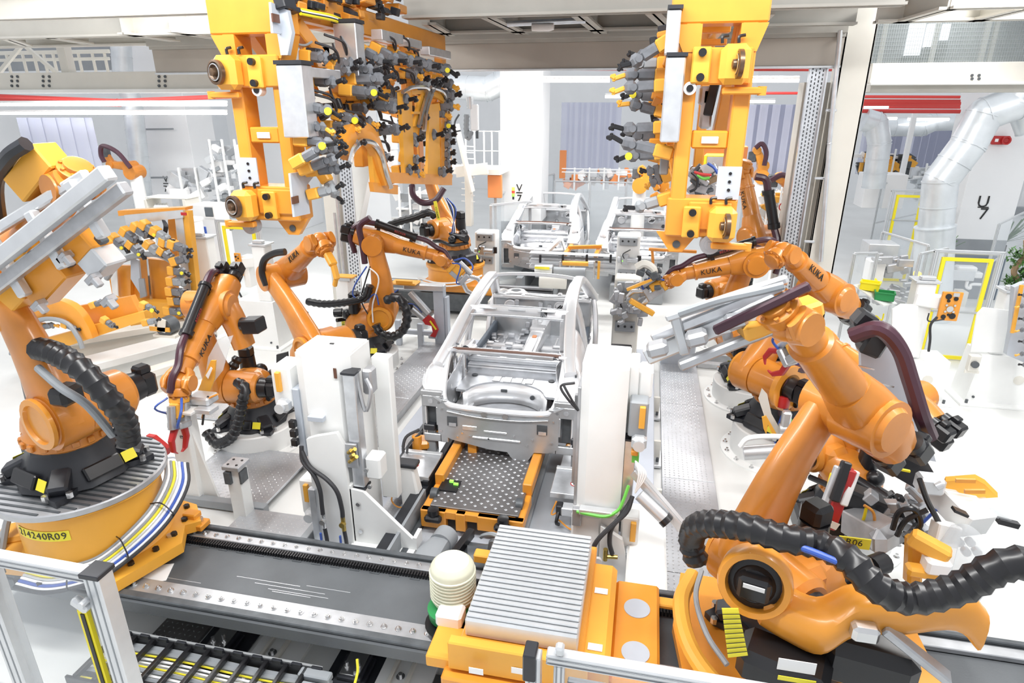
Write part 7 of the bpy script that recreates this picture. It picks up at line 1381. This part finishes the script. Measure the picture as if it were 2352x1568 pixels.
# lab corner: monitor cabinet, blue board, boxes
T=thing('monitor_cabinet','white control cabinet with built in monitor left of the yellow door','cabinet',PY(480,530,12.5)); pxbox('cabinet_body',WP,448,470,502,620,12.5,.5,T); pxbox('monitor_bezel',WP,466,472,492,502,12.4,.1,T); pxbox('monitor_screen',SCN,470,476,488,498,12.38,.03,T)
pxbox('blue_board',BL,456,520,476,570,12.2,.03,None,label='blue board leaning beside the monitor cabinet',cat='board')
T=thing('wall_cabinet','open white cabinet with row of white rolls inside','cabinet',PY(375,470,13.5)); pxbox('cabinet_frame',CR,332,452,428,458,13.5,.5,T); pxbox('cabinet_frame',CR,332,458,338,490,13.5,.5,T); pxbox('cabinet_frame',CR,420,458,428,490,13.5,.5,T); b=MB(); [b.cyl(PY(x,476,13.5),PY(x+1,470,13.9),.05,n=10) for x in range(358,388,6)]; b.obj('white_rolls',WP,T,kind='stuff')
T=thing('white_drum','round white drum standing by the blue board','drum',PY(445,545,12)); p=PY(444,560,12); b=MB(); b.lathe([(.26,0),(.26,.5),(.28,.52),(.28,.56)],p,n=26); b.obj('drum_body',WP,T)
T=thing('bar_stool','dark stool seen through the left yellow door','stool',PY(521,535,13)); p=PY(521,530,13); b=MB(); b.lathe([(.12,0),(.15,.02),(.15,.07)],p,n=18); b.obj('seat',DG,T); b=MB(); b.cyl(p,p-V((.05,0,.7)),.025,n=8); b.obj('pole',DG,T)
clutter('machine_row','white desks and boxes along the left wall beyond the duct','machine',395,395,470,460,15.5,12,(WP,AL),38,(.1,.6),1,2)
# chains/garlands on pillars
for x0,x1,y,Y in ((330,398,297,17.3),(330,418,408,17.3)): b=MB(); b.cyl(PY(x0,y,Y),PY(x1,y-1,Y),.03,n=6); b.obj('perforated_strip',GP,None,'dark perforated strip on the white column, '+('upper' if y<350 else 'lower')+' one','strip')
# ---------------------------------------------------------------- slim white stand near robot B
q0=gp(475,1205); T=thing('gun_stand','slim white stand with dark nameplate carrying orange bracket and clear shield','stand',(q0[0],q0[1],0)); X_,Y_=PY(440,1150,5.25).x,5.25
zt=PY(440,950,Y_).z; b=MB(); b.bb((X_-.10,Y_,0),(X_+.12,Y_+.2,zt),.008); b.obj('stand_post',WH,T); b=MB(); b.prism([(0,0),(.20,0),(0,.9)],(X_+.12,Y_+.1,0),(1,0,0),(0,0,1),.03); b.obj('gusset_plate',WH,T)
b=MB(); b.bb((X_-.14,Y_-.05,zt),(X_+.26,Y_+.28,zt+.03),.004); b.obj('top_plate',WH,T); b=MB(); p=PY(422,1004,Y_-.003); b.bb((p.x-.045,Y_-.006,p.z-.015),(p.x+.045,Y_,p.z+.015)); b.obj('dark_nameplate',TX,T); text('Strama',T,frame((p.x,Y_-.008,p.z),(1,0,0),(0,0,1)),.025,WP,.001)
b=MB(); b.box((X_+.24,Y_+.2,zt+.09),(.26,.2,.1),None,.02); b.box((X_+.34,Y_+.1,zt+.02),(.2,.16,.06),None,.01); b.obj('clear_valve_block',AL,T)
pp=[PY(x,y,5.7) for x,y in ((465,910),(478,820),(500,780),(535,770),(525,800),(512,850),(470,905))]; b=MB(); b.prism([(p.x,p.z) for p in pp],(0,5.7,0),(1,0,0),(0,0,1),-.008); b.obj('clear_shield',GH,T)
fplate([(455,895),(484,828),(495,828),(492,870),(478,910),(462,912)],5.6,.02,OY,T,'orange_bracket'); fplate([(472,862),(484,842),(488,846),(478,870)],5.57,.004,WP,T,'bracket_slot')
for k,(m_,q) in enumerate(((RB,((440,870),(415,890),(410,915),(430,925),(440,890))),(BL,((442,880),(425,900),(420,920),(436,918))),(WP,((445,868),(436,900),(440,925))),(OR,((500,905),(475,920),(465,960))),(RB,((478,910),(470,940),(465,975))))): b=MB(); b.tube([PY(x,y,5.4) for x,y in q],.012,6); b.obj('looped_cable',m_,T)
X_=PY(545,1150,5.05).x; zt=PY(530,1075,5.05).z; T=thing('short_post','short white post with drilled steel head in front of the tread plates','post',(X_,5.05,0)); b=MB(); b.bb((X_-.08,5.05,0),(X_+.08,5.2,zt),.006); b.obj('post_body',WH,T); b=MB(); b.bb((X_-.10,5.02,zt-.02),(X_+.10,5.23,zt+.03),.006); b.obj('steel_head',AD,T); b=MB(); b.bb((X_-.08,5.01,zt-.18),(X_-.01,5.05,zt-.04)); b.obj('dark_side_pad',DG,T); b=MB(); b.bb((X_+.08,5.04,zt-.18),(X_+.10,5.16,zt-.04)); b.obj('dark_side_pad',DG,T); b=MB(); [b.cyl((X_+dx,5.12+dy,zt+.03),(X_+dx,5.12+dy,zt+.035),.014,n=8) for dx in(-.05,.05) for dy in(-.05,.05)]; b.obj('drill_holes',BP,T,kind='stuff')
T=thing('gun_jaw','dark red welding gun jaw hanging above the tread plate beside the white stand','tool',PY(370,1040,5.2)); pp=[PY(x,y,5.2) for x,y in ((335,1000),(352,1003),(385,1030),(384,1045),(362,1062),(352,1055),(365,1040),(345,1025))]; b=MB(); b.prism([(p.x,p.z) for p in pp],(0,5.2,0),(1,0,0),(0,0,1),-.05); b.obj('red_plate',RD,T); b=MB(); b.cyl(PY(363,1060,5.2),PY(366,1080,5.2),.022,n=10); b.obj('black_tip',BP,T); b=MB(); b.box(PY(358,1078,5.2),(.10,.06,.04),None,.01); b.obj('white_foot',WP,T); b=MB(); b.box(PY(370,1038,5.14),(.04,.004,.03)); b.obj('white_sticker',WP,T)
b=MB(); b.tube([PY(380,1052,5.5),PY(400,1050,5.5),PY(415,1056,5.5)],.012,6); b.obj('pale_blue_hose',GL,None,'pale blue hose on the floor behind the slim white stand','hose')
T=thing('white_box_unit','white box with black plate and ring lug left of the tall white tower','box',gp(615,900)+(0,)); q=gp(620,905); b=MB(); b.bb((q[0]-.3,q[1],0),(q[0]+.25,q[1]+.4,.30),.02); b.obj('box_body',WH,T); b=MB(); b.bb((q[0]-.1,q[1]-.4,.06),(q[0]+.35,q[1],.16),.01); b.obj('grey_tread_step',TR,T); b=MB(); b.prism([(0,0),(.22,.05),(.24,.42),(.05,.36)],(q[0]+.12,q[1]+.1,.30),(1,0,0),(0,0,1),.04); b.obj('black_plate',BP,T)
# ---------------------------------------------------------------- lower right machinery
T=thing('gun_stand','white sloping stand with yellow-orange guard plate and silver tool at the lower right','stand',PZ(2280,1250,0)); Y=4.6
b=MB(); b.bar(PY(2150,1110,4.9),PY(2250,1210,4.5),.22,.20,.01); b.bar(PY(2175,1200,4.5),PY(2150,1300,4.4),.16,.14,.01); b.obj('white_housing',WH,T)
pp=[PY(x,y,4.7) for x,y in ((2172,1105),(2240,1100),(2262,1112),(2292,1142),(2225,1146),(2195,1125),(2165,1120))]; b=MB(); c0=pp[0]; b.add([p+V((0,0,0)) for p in pp]+[p+V((0,.02,.03)) for p in pp],[tuple(range(7)),tuple(range(13,6,-1))]+[(i,(i+1)%7,7+(i+1)%7,7+i) for i in range(7)]); b.obj('orange_guard',OY,T)
b=MB(); b.bar(PY(2195,1103,4.62),PY(2240,1104,4.62),.02,.03); b.bar(PY(2215,1128,4.6),PY(2262,1128,4.6),.02,.03); b.obj('guard_ribs',OR,T,kind='stuff')
b=MB(); b.box(PY(2135,1110,4.7),(.18,.14,.14),None,.02); b.cyl(PY(2150,1118,4.6),PY(2165,1112,4.6),.03,n=12); b.obj('sensor_unit',AL,T)
b=MB(); A=[PY(x,y,4.4) for x,y in ((2185,1205),(2225,1205),(2262,1235),(2290,1270),(2310,1300))]; n=smooth(A,4); vs=[]; 
for p in n: vs+=[p,p+V((-.12,-.02,-.38))]
b.add(vs,[(2*i,2*i+2,2*i+3,2*i+1) for i in range(len(n)-1)]); b.obj('curved_clear_guard',GH,T,'curved clear guard',solid=.006)
b=MB(); [b.cyl(PY(x,y,4.5),PY(x+6,y+8,4.45),.03,n=10) for x,y in ((2225,1240),(2240,1262),(2215,1262),(2200,1240))]; b.obj('silver_tool',ST,T,kind='stuff')
pp=[PY(x,y,4.6) for x,y in ((2225,1150),(2262,1148),(2325,1195),(2310,1200),(2270,1180))]; b=MB(); b.add(pp+[p+V((0,.01,.02)) for p in pp],[tuple(range(5)),tuple(range(9,4,-1))]); b.obj('clear_side_flap',GH,T)
b=MB(); b.box(PY(2315,1200,4.6),(.14,.05,.04),(0,10,0)); b.box(PY(2205,1175,4.35),(.10,.06,.02),(0,20,0)); b.obj('black_clip',BP,T)
for q,m_ in ((((2112,1100),(2130,1150),(2160,1210),(2165,1260),(2175,1275)),BP),(((2050,1215),(2065,1175),(2100,1170),(2115,1200),(2100,1225)),BP),(((2060,1230),(2080,1195),(2130,1170)),BP)): b=MB(); b.tube([PY(x,y,4.5) for x,y in q],.02,7); b.obj('black_cable',m_,T)
T=thing('chip_guard_box','grey folded sheet box with black housing behind the thick black hose','box',PZ(1990,1230,0)); b=MB(); b.bar(PY(1960,1190,4.9),PY(2040,1235,4.6),.26,.2,.01); b.bar(PY(2010,1230,4.6),PY(2052,1245,4.5),.28,.22,.06); b.obj('grey_sheet_box',AD,T); b=MB(); b.box(PY(1965,1165,5.0),(.34,.2,.34),(0,20,0),.02); b.box(PY(1880,1200,5.1),(.4,.3,.2),None,.03); b.obj('black_housing',BP,T)
random.seed(23); b=MB(); [b.box(PY(random.uniform(1980,2150),random.uniform(1130,1240),4.9+random.random()*.6),(random.uniform(.05,.2),.1,random.uniform(.04,.14)),(0,random.uniform(-50,50),random.uniform(-40,40)),.01) for k in range(34)]; b.obj('grey_fittings',AD,T,kind='stuff')
b=MB(); [b.box(PY(random.uniform(1980,2140),random.uniform(1130,1240),4.9+random.random()*.5),(random.uniform(.03,.1),.08,random.uniform(.03,.1)),(0,random.uniform(-50,50),0),.01) for k in range(24)]; b.obj('black_fittings',BP,T,kind='stuff')
for q,m_ in ((((1985,1160),(2005,1175),(2008,1200),(1998,1215)),OR),(((1990,1165),(1984,1190),(1978,1200)),YE),(((2120,1200),(2150,1170)),BL)): b=MB(); b.tube([PY(x,y,4.7) for x,y in q],.012,6); b.obj('coloured_cable',m_,T)
T=thing('gun_tool','red and silver welding gun with yellow scale hanging below the big orange elbow','tool',PY(1910,1130,4.6))
for (x0,y0,x1,y1),w_,m_,n_ in (((1950,1075,1900,1210),.10,RD,'red_arm'),((1925,1070,1885,1180),.05,AL,'silver_rail'),((1912,1085,1880,1200),.03,YE,'yellow_scale'),((1945,1060,1915,1150),.07,BP,'black_cylinder'),((1965,1080,1935,1160),.06,WP,'white_hose_sleeve')): b=MB(); b.bar(PY(x0,y0,4.7),PY(x1,y1,4.6),w_,w_,.01); b.obj(n_,m_,T)
b=MB(); b.box(PY(1912,1205,4.55),(.09,.004,.06),(0,20,0)); b.obj('white_sticker',WP,T)
tread('tread_plate',2.15,4.75,3.1,5.5,.05,'dark worn tread plate below the grey sheet box',.05,TD)
T=thing('crane_arm','yellow-orange swivel arm with box joint over the dark tread plate','arm',PZ(2080,1330,0)); b=MB(); b.bar(PY(2090,1230,4.3),PY(2180,1280,4.2),.12,.12,.02); b.bar(PY(2080,1305,4.2),PY(2170,1320,4.2),.10,.08,.02); b.bar(PY(2100,1230,4.4),PY(2095,1340,4.3),.10,.12,.02); b.obj('arm_beam',OY,T); b=MB(); b.box(PY(2150,1295,4.2),(.16,.14,.12),None,.02); b.obj('white_joint_box',WP,T)
text('R06',T,frame(PY(1962,1246,4.35),(1,-.05,0),(0,0,1)),.075,TX,.001); b=MB(); b.box(PY(1962,1246,4.37),(.22,.012,.09)); b.obj('number_label',YL,T,'yellow label with R06')
T=thing('guard_blade','pale curved guard blade with orange clip beside the tall round pedestal','guard',PY(1760,950,7.2)); b=MB(); pp=[PY(x,y,7.15) for x,y in ((1750,892),(1762,905),(1772,950),(1800,1000),(1785,1005),(1757,960),(1742,915))]; b.prism([(p.x,p.z) for p in pp],(0,7.15,0),(1,0,0),(0,0,1),-.012); b.obj('guard_sheet',CR,T); fplate([(1750,958),(1760,955),(1786,1000),(1776,1002),(1764,975),(1760,998),(1754,985)],7.05,.02,OY,T,'orange_clip'); b=MB(); b.cyl(PY(1790,985,7.1),PY(1806,985,7.1),.07,n=14); b.box(PY(1805,965,7.1),(.1,.1,.24),None,.02); b.obj('silver_tool',AL,T)
T=thing('cylinder_unit','silver cylinder unit with curved clear cover in front of the tall round pedestal','tool',PY(1740,1035,6.4)); b=MB(); b.cyl(PY(1708,1040,6.4),PY(1790,1035,6.4),.08,n=18); b.obj('silver_cylinder',AL,T); b=MB(); b.tube([PY(1700,1025,6.3),PY(1720,1006,6.3),PY(1780,1002,6.3),PY(1840,1008,6.3)],.03,8); b.obj('clear_cover_edge',WP,T)
T=thing('floor_bench','low grey bench with steel track beyond the right walkway','bench',PZ(1640,850,0)); q=PZ(1600,845,0); b=MB(); b.bb((q.x,q.y,.0),(q.x+1.2,q.y+.12,.10),.01); b.bb((q.x,q.y+.3,.0),(q.x+1.5,q.y+.4,.16),.01); b.obj('track_profile',AD,T); b=MB(); b.bb((.42,10.6,.0),(1.0,10.9,.5),.02); b.obj('grey_box',GL,T)
